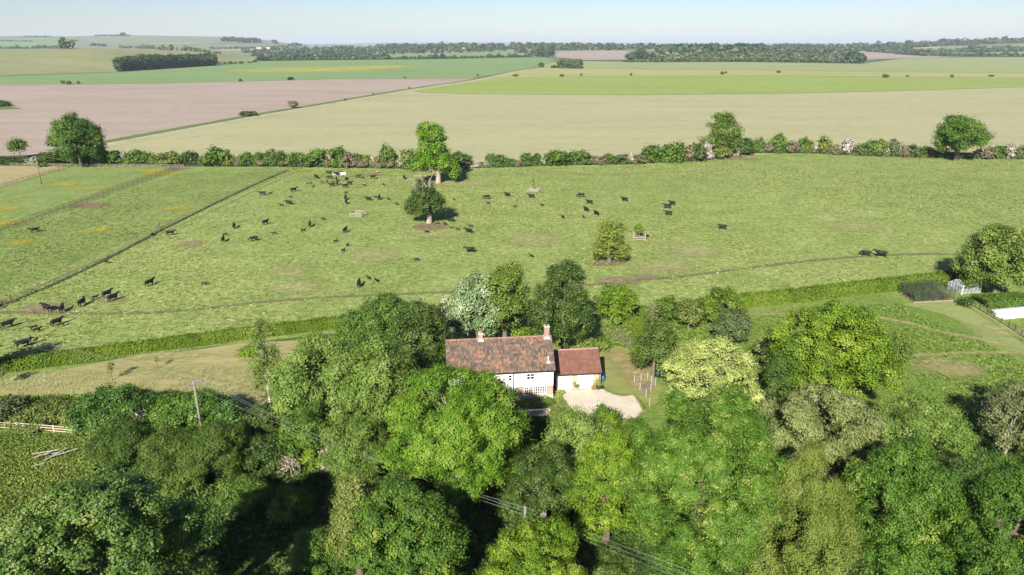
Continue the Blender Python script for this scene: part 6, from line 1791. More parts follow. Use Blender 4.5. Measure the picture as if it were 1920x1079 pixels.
def pot(label, u, v, r, h, leafh, mat, tm, seed):
    p = G(u, v)
    root = tag(empty('plant_pot', p), label, 'plant pot')
    MB().tube([(0, 0, 0.075), (0, 0, h * 0.85), (0, 0, h)], [r * 0.68, r * 0.95, r * 1.08], 12).build('pot', M_TERRA, root, True)
    V, Fc, T, a, b = crown(seed, (r * 1.7, r * 1.7, leafh / 2), leaf=0.14, lai=2.2, nlobe=8, clump=0.12, per=6, zmin=-0.8, tint_mid=tm)
    link('plant', np_mesh('plant', V + np.array([0, 0, h + leafh * 0.42]), Fc, T), mat, root)
pot('terracotta pot with green shrub between the two garage doors', 1077, 728, 0.2, 0.4, 0.75, L_PERENNIAL, 0.5, 1)
pot('small terracotta pot right of the shrub pot at the garage pier', 1082.5, 729, 0.16, 0.32, 0.3, L_PERENNIAL, 0.3, 2)
pot('yellow leaved potted bush at the right corner of the garage', 1118, 727, 0.36, 0.4, 1.0, L_GOLD, 0.3, 3)
pot('small pot in front of the yellow potted bush', 1113, 732, 0.17, 0.36, 0.3, L_PERENNIAL, 0.9, 4)
# water butt: blue barrel by the garage corner
M_BLUE = simple('blue_plastic', (0.03, 0.13, 0.22), 0.45, 0.1, 3)
p = G(1129, 716)
wb = tag(empty('water_butt', p), 'blue water butt at the right hand corner of the garage', 'water butt')
MB().tube([(0, 0, 0.02), (0, 0, 0.25), (0, 0, 0.55), (0, 0, 0.95)], [0.27, 0.32, 0.33, 0.28], 14).build('barrel', M_BLUE, wb, True)
MB().tube([(0, 0, 0.95), (0, 0, 1.0), (0, 0, 1.04)], [0.3, 0.3, 0.2], 14).build('lid', M_BLUE, wb)
# wheelbarrow leaning by the butt
p = G(1124, 732)
wbar = tag(empty('wheelbarrow', (p.x, p.y, 0.06), math.radians(30)), 'dark wheelbarrow standing by the water butt', 'wheelbarrow')
MB().add([(-0.45, -0.3, 0.6), (0.4, -0.3, 0.6), (0.4, 0.3, 0.6), (-0.45, 0.3, 0.6), (-0.25, -0.18, 0.3), (0.3, -0.16, 0.3), (0.3, 0.16, 0.3), (-0.25, 0.18, 0.3)],
         [(4, 7, 6, 5), (0, 1, 5, 4), (1, 2, 6, 5), (2, 3, 7, 6), (3, 0, 4, 7)]).build('tray', simple('dark_green_tray', (0.03, 0.05, 0.04), 0.5), wbar)
MB().tube([(-0.95, -0.28, 0.55), (-0.3, -0.2, 0.3), (0.55, -0.06, 0.2)], 0.022, 6).tube([(-0.95, 0.28, 0.55), (-0.3, 0.2, 0.3), (0.55, 0.06, 0.2)], 0.022, 6).tube([(-0.3, -0.2, 0.3), (-0.35, -0.22, 0.0)], 0.022, 6).tube([(-0.3, 0.2, 0.3), (-0.35, 0.22, 0.0)], 0.022, 6).build('frame', M_GUTTER, wbar)
wh = MB()
wh.tube([(0.55 + 0.19 * math.cos(a * 0.5236), 0, 0.2 + 0.19 * math.sin(a * 0.5236)) for a in range(13)], 0.035, 6, cap=False)
wh.tube([(0.55, -0.08, 0.2), (0.55, 0.08, 0.2)], 0.03, 6)
for a in range(3):
    wh.tube([(0.55 + 0.17 * math.cos(a * 1.047), 0, 0.2 + 0.17 * math.sin(a * 1.047)), (0.55 - 0.17 * math.cos(a * 1.047), 0, 0.2 - 0.17 * math.sin(a * 1.047))], 0.01, 4)
wh.build('wheel', M_GUTTER, wbar)
# recycling box at the cottage corner
p = G(1033, 749)
rb = tag(empty('recycling_box', p, ANG), 'pale blue open recycling box at the right corner of the cottage', 'box')
bx = MB()
bx.box(-0.32, 0.32, -0.22, 0.22, 0.0, 0.04).box(-0.34, -0.31, -0.24, 0.24, 0.04, 0.4).box(0.31, 0.34, -0.24, 0.24, 0.04, 0.4).box(-0.31, 0.31, -0.24, -0.21, 0.04, 0.4).box(-0.31, 0.31, 0.21, 0.24, 0.04, 0.4)
bx.build('tub', simple('pale_blue_plastic', (0.12, 0.25, 0.4), 0.45), rb)
MB().box(-0.37, 0.37, -0.27, -0.24, 0.35, 0.4).box(-0.37, 0.37, 0.24, 0.27, 0.35, 0.4).build('rim', simple('blue_rim', (0.08, 0.17, 0.3), 0.45), rb)
# grey bin beneath the dark tree by the lawn
p = G(1233, 706)
cb = tag(empty('compost_bin', p), 'dark green compost bin at the foot of the golden tree', 'bin')
MB().tube([(0, 0, 0), (0, 0, 0.8)], [0.4, 0.3], 14).build('body', simple('dark_green_plastic', (0.02, 0.05, 0.035), 0.5), cb, True)
MB().tube([(0, 0, 0.8), (0, 0, 0.86), (0, 0, 0.9)], [0.33, 0.33, 0.2], 14).build('lid', M_GUTTER, cb)
# vegetable enclosure: posts, netting wires, dug bed
C4 = [G(1189, 719), G(1214, 713), G(1229, 725), G(1214, 746)]
C4[3] = G(1211, 745)
ve = tag(empty('vegetable_bed', (0, 0, 0)), 'small fenced bed of dug soil with wooden posts beside the drive', 'vegetable bed')
me = bpy.data.meshes.new('soil')
me.from_pydata([(q.x, q.y, 0.1) for q in C4], [], [(3, 2, 1, 0)] if ((C4[1] - C4[0]).cross(C4[2] - C4[1])).z < 0 else [(0, 1, 2, 3)])
link('soil', me, M_SOIL, ve)
post_me = MB().tube([(0, 0, -0.2), (0, 0, 1.15)], [0.075, 0.065], 8).mesh('post')
post_me.materials.append(M_WOODOLD)
for i in range(4):
    a, b = C4[i], C4[(i + 1) % 4]
    for t in (0.0, 0.5):
        q = a.lerp(b, t)
        o = link('post', post_me, None, ve)
        o.location = (q.x, q.y, 0)
rl = MB()
for i in range(4):
    a, b = C4[i], C4[(i + 1) % 4]
    for z in (0.15, 0.3, 0.45, 0.6, 0.75, 0.9):
        rl.tube([a + Vector((0, 0, z)), b + Vector((0, 0, z))], 0.012, 4)
    for k in range(14):
        q = a.lerp(b, k / 14)
        rl.tube([q + Vector((0, 0, 0.1)), q + Vector((0, 0, 0.9))], 0.008, 4)
rl.build('wire_netting', M_WOODOLD, ve)
p = G(1218, 762)
tag(link('gate_post', post_me), 'short wooden post at the edge of the drive below the vegetable bed', 'post').location = p
# garden wall and border before the cottage
fr = Matrix.Translation(cot.location) @ Matrix.Rotation(ANG, 4, 'Z')
gwl = MB()
gwl.box(lx(960), lx(1024), -3.3, -3.05, 0, 0.75, fr)
gwl.box(lx(960) - 0.05, lx(1024) + 0.05, -3.36, -2.99, 0.75, 0.83, fr)
tag(gwl.build('garden_wall', M_STONE), 'low stone garden wall half hidden below the cottage windows', 'wall')
def border(label, cat, pts, h, n, mat, seed, tm=0.5, leaf=0.2):
    rng = np.random.default_rng(seed)
    Ps = []
    for (u, v, r) in pts:
        p = G(u, v)
        k = int(n / len(pts))
        a = rng.uniform(0, 6.28, k)
        d = np.sqrt(rng.random(k)) * r
        Ps.append(np.column_stack([p.x + d * np.cos(a), p.y + d * np.sin(a), 0.08 + h * rng.random(k) * (1 - 0.6 * d / r)]))
    Pn = np.vstack(Ps)
    Nn = np.column_stack([rng.normal(0, 0.4, len(Pn)), rng.normal(-0.2, 0.4, len(Pn)), np.ones(len(Pn))])
    V, Fc, T = leaves_at(rng, Pn, Nn, leaf, leaf * 0.6, rng.normal(tm, 0.25, len(Pn)), 0.8)
    return tag(link('border_plant', np_mesh('border_plant', V, Fc, T), mat), label, cat)
border('bright yellow green shrub left of the cottage front door window', 'shrub', [(973, 746, 0.7), (971, 742, 0.5)], 1.5, 1500, L_MAPLE, 5, 0.7)
border('green plants with red flowers under the wide cottage window', 'plants', [(1000, 752, 0.9), (1012, 752, 0.9), (1022, 754, 0.9), (1030, 757, 0.7)], 0.9, 3600, L_PERENNIAL, 6)
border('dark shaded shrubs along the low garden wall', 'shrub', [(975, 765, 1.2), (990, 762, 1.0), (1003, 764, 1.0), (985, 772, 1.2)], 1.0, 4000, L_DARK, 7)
border('yellow flowering plants between cottage corner and gravel drive', 'plants', [(1047, 741, 0.6), (1053, 738, 0.5), (1045, 750, 0.6)], 0.45, 1500, L_GOLD, 8, 0.15)
border('yellow and red shrub at the lower left edge of the gravel drive', 'shrub', [(1040, 778, 1.0), (1052, 782, 1.0), (1046, 788, 1.0)], 1.4, 3000, L_SHRUBY, 9, 0.6)
border('tall white flowering weeds behind the lawn', 'weeds', [(1150, 632, 1.5), (1162, 628, 1.4), (1172, 640, 1.3), (1180, 650, 1.0)], 0.9, 2200, L_PINK, 10, 0.5)

# ---------------------------------------------------------------- fences
def pix_line(pts, step):
    g = [G(u, v) for u, v in pts]
    out = []
    for a, b in zip(g, g[1:]):
        n = max(1, int((b - a).length / step))
        out += [a.lerp(b, i / n) for i in range(n)]
    return out + [g[-1]]

def rail_fence(name, label, pts, step, h, rails, mat, pr=0.06, rh=0.1, cat='fence', sink=0.0):
    q = pix_line(pts, step)
    while len(q) > 98:
        step *= 1.1
        q = pix_line(pts, step)
    root = tag(empty(name, q[0]), label, cat)
    pm = MB().box(-pr, pr, -pr, pr, -0.2, h + 0.06).mesh('post')
    pm.materials.append(mat)
    for p in q:
        o = link('post', pm, None, root)
        o.location = p - q[0]
    for z in rails:
        mb = MB()
        for a, b in zip(q, q[1:]):
            d = b - a
            n = Vector((-d.y, d.x, 0)).normalized() * (pr + 0.02)
            A, B = a - q[0] - n, b - q[0] - n
            mb.prism([A + Vector((0, 0, z - rh / 2)), A + Vector((0, 0, z + rh / 2)), A + Vector((0, 0, z + rh / 2)) + n * 0.5, A + Vector((0, 0, z - rh / 2)) + n * 0.5], 4, B - A)
        mb.build('rail', mat, root)
    return root
M_FENCEDARK = simple('dark_fence_wood', (0.12, 0.1, 0.08), 0.9, 0.2, 4)
rail_fence('rail_fence', 'nearer run of the double rail fence slanting across the left paddock', [(-60, 463), (0, 440), (120, 397), (230, 356), (338, 319)], 2.6, 1.15, (0.4, 0.75, 1.1), M_FENCEDARK, 0.05, 0.075)
rail_fence('rail_fence', 'farther run of the double rail fence slanting across the left paddock', [(-60, 455), (0, 433), (120, 391), (230, 351), (332, 317)], 2.6, 1.15, (0.4, 0.75, 1.1), M_FENCEDARK, 0.05, 0.075)
rail_fence('rail_fence', 'brown rail fence between the straw paddock and the green paddock', [(-60, 372), (0, 352), (64, 334), (128, 315)], 2.6, 1.15, (0.4, 0.75, 1.1), simple('brown_fence_wood', (0.19, 0.14, 0.1), 0.9), 0.05, 0.075)
rail_fence('rail_fence', 'pale weathered rail fence running level below the big round sycamore', [(20, 312), (128, 313), (230, 314.5), (345, 315)], 2.6, 1.2, (0.4, 0.75, 1.1), simple('pale_fence_wood', (0.25, 0.21, 0.17), 0.9), 0.05, 0.09)
rail_fence('rail_fence', 'wooden post and rail fence at lower left in front of the laurel', [(-60, 807), (0, 807), (70, 811), (137, 817)], 2.0, 1.1, (0.45, 0.78, 1.08), M_WOODPALE, 0.06, 0.09)
wf = [(-40, 590), (12, 571), (100, 535), (200, 487), (300, 434), (400, 384), (480, 346), (540, 320)]
rail_fence('wire_fence', 'long wire fence slanting up the pasture from the left edge', wf, 3.4, 1.05, (0.2, 0.45, 0.7, 1.0), simple('fence_post_wood', (0.2, 0.18, 0.15), 0.9), 0.05, 0.03)
tag(scatter_strip(31, gpath(wf), 0.6, 7000, 0.22, 0.24, leaf_mat('fence_line_grass', [(0, (0.05, 0.085, 0.025)), (0.5, (0.1, 0.14, 0.05)), (1, (0.22, 0.23, 0.12))], 0.2, 0.8, 0.1), 'fence_line_grass', tm=0.4), kind='stuff')
rail_fence('rail_fence', 'dark garden fence in front of the white tunnel on the right', [(1800, 566), (1822, 575), (1850, 592), (1890, 616), (1925, 640), (1980, 676)], 1.6, 1.1, (0.35, 0.7, 1.05), M_WOODDARK, 0.045, 0.04)
eb = MB()
fl_ = gpath([(1800, 567), (1822, 576), (1850, 593), (1890, 617), (1925, 641)])
for a, b in zip(fl_, fl_[1:]):
    eb.prism([a + Vector((-0.1, -0.1, 0)), a + Vector((-0.1, -0.1, 0.18)), a + Vector((0.0, 0.0, 0.18)), a], 4, b - a)
tag(eb.build('board_edging', M_WOODPALE), 'pale board edging along the foot of the dark garden fence', 'edging')
# gate posts and field gate at the upper end of the wire fence
def gate(label, u, v, w, h, ang, mat):
    p = G(u, v)
    root = tag(empty('field_gate', p, ang), label, 'gate')
    mb = MB()
    for i in range(5):
        z = 0.2 + i * (h - 0.25) / 4
        mb.tube([(0, 0, z), (w, 0, z)], 0.03, 5)
    for x in (0, w / 2, w):
        mb.tube([(x, 0.0, 0.15), (x, 0.0, h)], 0.035, 5)
    mb.tube([(0, 0.04, 0.2), (w, 0.04, h - 0.05)], 0.025, 5)
    mb.build('gate_leaf', mat, root)
    pm = MB().box(-0.09, 0.09, -0.09, 0.09, -0.2, h + 0.3)
    me = pm.mesh('post')
    me.materials.append(M_WOODDARK)
    for x in (-0.15, w + 0.15):
        o = link('post', me, None, root)
        o.location = (x, 0, 0)
gate('dark field gate at the upper end of the wire fence below the hedgerow', 551, 320, 4.0, 1.3, 1.1, M_WOODDARK)
gate('pale metal gate standing open in the middle of the wire fence', 296, 434, 3.2, 1.1, 1.9, B_STEEL)
gate('brown gate at the left edge where the wire fence ends', -12, 573, 2.6, 1.3, 0.3, simple('rusty_gate', (0.17, 0.07, 0.04), 0.8))

# sapling guards and frame in the pasture
def guard(label, u, v, w, sap, lean=0):
    p = G(u, v)
    root = tag(empty('sapling_guard', (p.x, p.y, 0), math.radians(-12)), label, 'tree guard')
    pm = MB().box(-0.06, 0.06, -0.06, 0.06, -0.1, 1.25).mesh('post')
    pm.materials.append(M_WOODOLD)
    hw = w / 2
    cs = [(-hw, -hw), (hw, -hw), (hw, hw), (-hw, hw)]
    for x, y in cs:
        o = link('post', pm, None, root)
        o.location = (x, y, 0)
    mb = MB()
    for i in range(4):
        a, b = Vector(cs[i] + (0,)), Vector(cs[(i + 1) % 4] + (0,))
        out = ((a + b) / 2).normalized() * 0.09
        for z in (0.35, 0.75, 1.12):
            A, B = a + out, b + out
            mb.prism([A + Vector((0, 0, z - 0.06)), A + Vector((0, 0, z + 0.06)), A + out * 0.3 + Vector((0, 0, z + 0.06)), A + out * 0.3 + Vector((0, 0, z - 0.06))], 4, B - A)
    mb.build('rail', M_WOODOLD, root)
    if sap:
        sp = tag(empty('sapling', (p.x - 0.3, p.y, 0)), sap[3], 'sapling')
        V, Fc, T, a, b = crown(int(u), (sap[0], sap[0], sap[1]), leaf=0.3, lai=sap[2], nlobe=10, clump=0.25, per=6, zmin=-0.9, kind='cone', tint_mid=0.45)
        link('crown', np_mesh('crown', V + np.array([0, 0, 1.3 + sap[1]]), Fc, T), L_MAPLE, sp)
        MB().tube([(0, 0, -0.1), (0, 0, 1.6 + sap[1])], [0.06, 0.02], 6).build('trunk', B_BROWN, sp)
guard('square wooden guard with a black cow behind it, right of the yellowing pollard', 1199, 449, 2.6, (0.85, 1.25, 1.9, 'bright green sapling in the guard right of the yellowing pollard'))
guard('square wooden guard around a thin sapling under the far hedgerow', 1001, 360, 3.0, (0.28, 1.6, 0.9, 'thin bare looking sapling in the far guard'))
guard('empty square wooden frame guard in the left half of the pasture', 672, 406, 3.0, None)
# trough
p = G(637, 328)
tr = tag(empty('water_trough', p, math.radians(3)), 'pale concrete water trough among the black cows', 'trough')
tb = MB().box(-2.2, 2.2, -0.55, 0.55, 0, 0.12).box(-2.2, -2.05, -0.55, 0.55, 0.12, 0.75).box(2.05, 2.2, -0.55, 0.55, 0.12, 0.75).box(-2.05, 2.05, -0.55, -0.42, 0.12, 0.75).box(-2.05, 2.05, 0.42, 0.55, 0.12, 0.75)
tb.build('basin', simple('pale_concrete', (0.6, 0.56, 0.54), 0.85), tr)
MB().box(-2.05, 2.05, -0.42, 0.42, 0.12, 0.6).build('water', simple('trough_water', (0.1, 0.12, 0.13), 0.1, 0.05), tr)
p = G(708, 324)
lk = tag(empty('mineral_lick', p), 'small pale feed tub on the grass above the furthest right trough cow', 'feed tub')
MB().tube([(0, 0, 0), (0, 0, 0.4), (0, 0, 0.42)], [0.55, 0.75, 0.6], 12).build('tub', simple('dark_tub', (0.12, 0.07, 0.05), 0.6), lk)
MB().tube([(0, 0, 0.42), (0, 0, 0.5)], [0.55, 0.45], 12).build('lick', M_WOODPALE, lk)

# ---------------------------------------------------------------- poles and wires
M_CABLE = simple('bare_wire', (0.3, 0.34, 0.33), 0.4, 0.05, 2, 0.5, 0.6)
M_POLE = simple('grey_pole_wood', (0.2, 0.175, 0.15), 0.9, 0.15, 4, 0.2)
def pole(label, u, v, h, arm, ang, r=0.14, transformer=False):
    p = G(u, v)
    root = tag(empty('utility_pole', p, ang), label, 'pole')
    MB().tube([(0, 0, -0.3), (0, 0, h)], [r * 1.15, r * 0.8], 10).build('shaft', M_POLE, root, True)
    ends = []
    if arm:
        MB().box(-arm / 2, arm / 2, -0.07, 0.07, h - 0.55, h - 0.4).tube([(-arm * 0.3, 0.0, h - 0.45), (0, 0.12, h - 1.1)], 0.03, 4).build('crossarm', M_POLE, root)
        for x in (-arm / 2 + 0.1, 0, arm / 2 - 0.1):
            z = h - 0.4 if x else h
            MB().tube([(x, 0, z), (x, 0, z + 0.1), (x, 0, z + 0.14), (x, 0, z + 0.22)], [0.03, 0.07, 0.05, 0.03], 8).build('insulator', simple('brown_insulator', (0.12, 0.07, 0.05), 0.3) if 'INS' not in globals() else INS, root)
            ends.append(p + Vector((x * math.cos(ang), x * math.sin(ang), z + 0.22)))
    else:
        MB().tube([(0, -0.1, h - 0.3), (0, 0.1, h - 0.3)], 0.05, 6).build('bracket', M_GUTTER, root)
        for z in (h - 0.1, h - 0.5, h - 0.9):
            ends.append(p + Vector((0, 0, z)))
    return root, ends
INS = simple('brown_insulator', (0.12, 0.07, 0.05), 0.3)
h1 = top_at(368, 712, G(384, 838).y)
_, e1 = pole('grey wooden pole with a crossarm standing among laurels and yews', 384, 838, h1, 2.0, math.radians(25))
pz = G(984, 1030)
h2 = top_at(984, 950, pz.y)
_, e2 = pole('top of a plain grey pole rising above the yellow green tree at the bottom', 984, 1030, h2, 0, 0)
_, e3 = pole('leaning looking grey pole in the left paddock below the chalk track', 78, 346, 8.9, 0, 0, 0.16)
def cable(label, a, b, sag, r=0.009):
    pts = []
    for i in range(25):
        t = i / 24
        q = a.lerp(b, t)
        q.z -= sag * 4 * t * (1 - t)
        pts.append(q)
    tag(MB().tube(pts, r, 5).build('cable', M_CABLE), label, 'cable', 'overhead wires of the pole line')
far_end = [Vector((38 + i * 0.25, 24 - i * 0.5, 8.2 - 0.4 * i)) for i in range(3)]
left_end = [Vector((-128 + 0.8 * i, 108 + 0.4 * i, 8.5)) for i in range(3)]
wl = ('upper', 'middle', 'lower')
for i in range(3):
    cable('%s wire from the pole with crossarm down to the plain grey pole' % wl[i], e1[i], e2[i], 0.9)
    cable('%s wire from the plain grey pole to the lower right picture edge' % wl[i], e2[i], far_end[i], 0.7)
    cable('%s wire from the pole with crossarm across the hedge to the left edge' % wl[i], e1[i], left_end[i], 1.2)

# ---------------------------------------------------------------- kitchen garden on the right
# fruit cage
F4 = [G(1693, 552), G(1770, 549), G(1789, 566), G(1712, 569)]
F4 = [G(1686, 551), G(1752, 545), G(1788, 565), G(1713, 569)]
fc = tag(empty('fruit_cage', (0, 0, 0)), 'dark netted fruit cage by the hedge near the greenhouse', 'fruit cage')
me = bpy.data.meshes.new('soil')
me.from_pydata([(q.x, q.y, 0.09) for q in F4], [], [(3, 2, 1, 0)])
me.update()
link('soil', me, M_SOIL, fc)
hc = 2.1
fm = MB()
cps = []
for i in range(4):
    a, b = F4[i], F4[(i + 1) % 4]
    for k in range(4):
        q = a.lerp(b, k / 4)
        fm.tube([q, q + Vector((0, 0, hc))], 0.035, 5)
    fm.tube([a + Vector((0, 0, hc)), b + Vector((0, 0, hc))], 0.03, 5)
for k in (0.25, 0.5, 0.75):
    fm.tube([F4[0].lerp(F4[1], k) + Vector((0, 0, hc)), F4[3].lerp(F4[2], k) + Vector((0, 0, hc))], 0.025, 5)
fm.build('frame', M_WOODDARK, fc)
m, t, out = new_mat('dark_netting')
d1 = N(t, 'BsdfDiffuse')
d1.inputs[0].default_value = (0.03, 0.045, 0.05, 1)
t1 = N(t, 'BsdfTransparent')
ms = N(t, 'MixShader')
ms.inputs[0].default_value = 0.24
t.links.new(t1.outputs[0], ms.inputs[1])
t.links.new(d1.outputs[0], ms.inputs[2])
t.links.new(ms.outputs[0], out.inputs[0])
M_NET = m
nv = [q + Vector((0, 0, 0.12)) for q in F4] + [q + Vector((0, 0, hc + 0.03)) for q in F4]
MB().add(nv, [(4, 5, 6, 7), (0, 1, 5, 4), (1, 2, 6, 5), (2, 3, 7, 6), (3, 0, 4, 7)]).build('netting', M_NET, fc)
eb = MB()
for i in range(4):
    a, b = F4[i], F4[(i + 1) % 4]
    n = (b - a).normalized().cross(Vector((0, 0, 1))) * 0.07
    eb.prism([a + n * 0.5, a + n * 0.5 + Vector((0, 0, 0.2)), a + n * 2 + Vector((0, 0, 0.2)), a + n * 2], 4, b - a)
eb.build('edging_board', M_WOODPALE, fc)
for r in range(3):
    a = F4[0].lerp(F4[3], 0.2 + 0.3 * r)
    b = F4[1].lerp(F4[2], 0.2 + 0.3 * r)
    o = scatter_strip(60 + r, [a.lerp(b, 0.06), a.lerp(b, 0.94)], 0.7, 1500, 1.1, 0.2, L_SHRUBO, 'fruit_bush_row', wob=1.2, tm=0.45)
    tag(o, ('back', 'middle', 'front')[r] + ' row of fruit bushes inside the dark netted cage', 'fruit bushes')
# greenhouse
gp = G(1797, 552)
gq = G(1838, 549)
ga = math.atan2(gq.y - gp.y, gq.x - gp.x)
GLn, GWd = (gq - gp).length, 2.6
gh = tag(empty('greenhouse', gp, ga), 'aluminium framed glass greenhouse beside the tall right edge tree', 'greenhouse')
fm = MB()
E_, R_ = 1.5, 2.35
n = 6
for i in range(n + 1):
    x = GLn * i / n
    fm.tube([(x, 0, 0), (x, 0, E_), (x, GWd / 2, R_), (x, GWd, E_), (x, GWd, 0)], 0.025, 4)
for y, z in ((0, 0.06), (0, 0.75), (0, E_), (GWd / 2, R_), (GWd, E_), (GWd, 0.06), (GWd, 0.75)):
    fm.tube([(0, y, z), (GLn, y, z)], 0.028, 4)
for x in (0, GLn):
    for y in (0.65, 1.3, 1.95):
        fm.tube([(x, y, 0), (x, y, E_ + (R_ - E_) * (1 - abs(y - 1.3) / 1.3))], 0.035, 4)
    fm.tube([(x, 0, E_), (x, GWd, E_)], 0.035, 4)
fm.build('frame', simple('grey_aluminium', (0.5, 0.52, 0.54), 0.4, 0.03, 2, 0.5), gh)
m, t, out = new_mat('greenhouse_glass')
g1_ = N(t, 'BsdfGlossy')
g1_.inputs[0].default_value = (0.85, 0.9, 0.95, 1)
g1_.inputs[1].default_value = 0.12
d_ = N(t, 'BsdfDiffuse')
d_.inputs[0].default_value = (0.55, 0.6, 0.64, 1)
t1 = N(t, 'BsdfTransparent')
ms = N(t, 'MixShader')
ms.inputs[0].default_value = 0.3
m2 = N(t, 'MixShader')
m2.inputs[0].default_value = 0.35
t.links.new(d_.outputs[0], ms.inputs[1])
t.links.new(g1_.outputs[0], ms.inputs[2])
t.links.new(t1.outputs[0], m2.inputs[1])
t.links.new(ms.outputs[0], m2.inputs[2])
t.links.new(m2.outputs[0], out.inputs[0])
MB().add([(0, 0.01, 0.05), (GLn, 0.01, 0.05), (GLn, 0.01, E_), (0, 0.01, E_), (0, GWd / 2, R_ - 0.01), (GLn, GWd / 2, R_ - 0.01), (0, GWd - 0.01, E_), (GLn, GWd - 0.01, E_), (0, GWd - 0.01, 0.05), (GLn, GWd - 0.01, 0.05)],
         [(0, 1, 2, 3), (3, 2, 5, 4), (4, 5, 7, 6), (6, 7, 9, 8), (0, 3, 4, 6, 8), (1, 9, 7, 5, 2)]).build('glass', m, gh)
# white fleece tunnel
tp = G(1882, 600)
tq = G(1960, 592)
ta = math.atan2(tq.y - tp.y, tq.x - tp.x)
tl = (tq - tp).length
tn = tag(empty('fleece_tunnel', tp, ta), 'long low white fleece tunnel at the right edge', 'tunnel')
V, Fc = [], []
nx, ny = 40, 10
for i in range(nx + 1):
    x = tl * i / nx
    sg = 0.05 * abs(math.sin(i * math.pi / 4))
    for j in range(ny + 1):
        a = math.pi * j / ny
        V.append((x, 1.35 - 1.35 * math.copysign(abs(math.cos(a)) ** 0.55, math.cos(a)), (0.95 - sg) * math.sin(a) ** 0.5 + 0.05))
for i in range(nx):
    for j in range(ny):
        a = i * (ny + 1) + j
        Fc.append((a, a + ny + 1, a + ny + 2, a + 1))
me = bpy.data.meshes.new('cover')
me.from_pydata(V, [], Fc + [tuple(range(ny + 1)), tuple(range(nx * (ny + 1) + ny, nx * (ny + 1) - 1, -1))])
me.polygons.foreach_set('use_smooth', [True] * len(me.polygons))
link('cover', me, simple('white_fleece', (0.64, 0.65, 0.66), 0.8, 0.03, 3), tn)
hm_ = MB()
for i in range(0, nx + 1, 4):
    pts = [Vector(V[i * (ny + 1) + j]) + Vector((0, 0, 0.04)) for j in range(ny + 1)]
    hm_.tube(pts, 0.03, 5)
hm_.build('hoop', B_STEEL, tn)
# garden chairs by the greenhouse and tunnel
def chair(label, u, v, ang):
    p = G(u, v)
    c = tag(empty('garden_chair', (p.x, p.y, 0.06), ang), label, 'chair')
    mt = simple('grey_chair_frame', (0.55, 0.57, 0.58), 0.5) if 'CHM' not in globals() else CHM
    globals()['CHM'] = mt
    MB().box(-0.28, 0.28, -0.28, 0.28, 0.43, 0.47).build('seat', mt, c)
    bk = MB()
    for i in range(5):
        bk.box(-0.28 + i * 0.12, -0.21 + i * 0.12, 0.28, 0.31, 0.55, 0.98)
    bk.box(-0.28, 0.28, 0.27, 0.32, 0.98, 1.04).box(-0.28, 0.28, 0.27, 0.32, 0.49, 0.55)
    bk.build('backrest', mt, c)
    for x in (-0.25, 0.25):
        for y in (-0.25, 0.25):
            MB().box(x - 0.025, x + 0.025, y - 0.025, y + 0.025, 0, 0.43).build('leg', mt, c)
chair('pale garden chair in front of the tall right edge tree', 1862, 549, 0.5)
chair('pale garden chair behind the right end of the white tunnel', 1909, 572, 0.2)
p = G(1802, 556)
wp = tag(empty('white_post', p), 'white post at the front left corner of the greenhouse', 'post')
MB().box(-0.07, 0.07, -0.07, 0.07, 0, 2.0).box(-0.1, 0.1, -0.1, 0.1, 2.0, 2.06).build('shaft', simple('grey_white_paint', (0.5, 0.5, 0.48), 0.6), wp)
bush('compost_shrub', 'dark low shrub at the left end of the broad low hedge', 1812, 568, 7, 6, L_DARK, nlobe=8)
structure(border('brush heap', 'heap', [(1822, 560, 0.9)], 0.6, 500, L_PINK, 33, 0.4)) if False else None

# saplings on the hay strip
def sapling(label, u, v, h, cr, mat, lai, seed, clearf=0.45):
    p = G(u, v)
    s = tag(empty('sapling', p), label, 'sapling')
    V, Fc, T, a, b = crown(seed, (cr, cr, h * (1 - clearf) * 0.55), leaf=0.2, lai=lai, nlobe=8, clump=0.15, per=6, zmin=-0.9)
    link('crown', np_mesh('crown', V + np.array([0, 0, h * (clearf + (1 - clearf) * 0.5)]), Fc, T), mat, s)
    mb = MB().tube([(0, 0, -0.1), (0.02, 0, h * 0.95)], [0.05, 0.015], 6)
    rng = np.random.default_rng(seed)
    for i in range(7):
        z = h * rng.uniform(0.4, 0.8)
        mb.tube([(0, 0, z), (rng.normal() * cr * 0.7, rng.normal() * cr * 0.7, z + h * 0.2)], [0.018, 0.006], 4)
    mb.build('trunk', B_GREY, s)
sapling('thin yellowish sapling on the hay strip, left of the other', 211, 714, 2.6, 0.7, L_SHRUBY, 0.5, 3)
sapling('nearly bare stake like sapling on the hay strip, under the wires', 296, 692, 2.0, 0.3, L_OLIVE, 0.4, 4)
sapling('young fruit tree at the left edge of the hay strip', 8, 727, 3.0, 0.9, L_SHRUBY, 0.6, 5)
bush('laurel_bush', 'low round bush alone on the right end of the hay strip', 466, 659, 15, 8, L_MAPLE, tint_mid=0.5)

# timber scraps by the big sycamore
p = G(105, 862)
ts = tag(empty('timber_pile', p, 0.4), 'jumble of pale scrap timber beside the big dark sycamore', 'timber pile')
rt = random.Random(3)
for i in range(7):
    a = rt.uniform(-0.5, 0.9)
    M = Matrix.Translation((rt.uniform(-1.0, 1.2), rt.uniform(-0.8, 0.8), 0.15 + i * 0.11)) @ Matrix.Rotation(a, 4, 'Z') @ Matrix.Rotation(rt.uniform(-0.12, 0.12), 4, 'Y')
    MB().box(-1.2, 1.2, -0.07, 0.07, 0, 0.06, M).build('board', M_WOODOLD, ts)

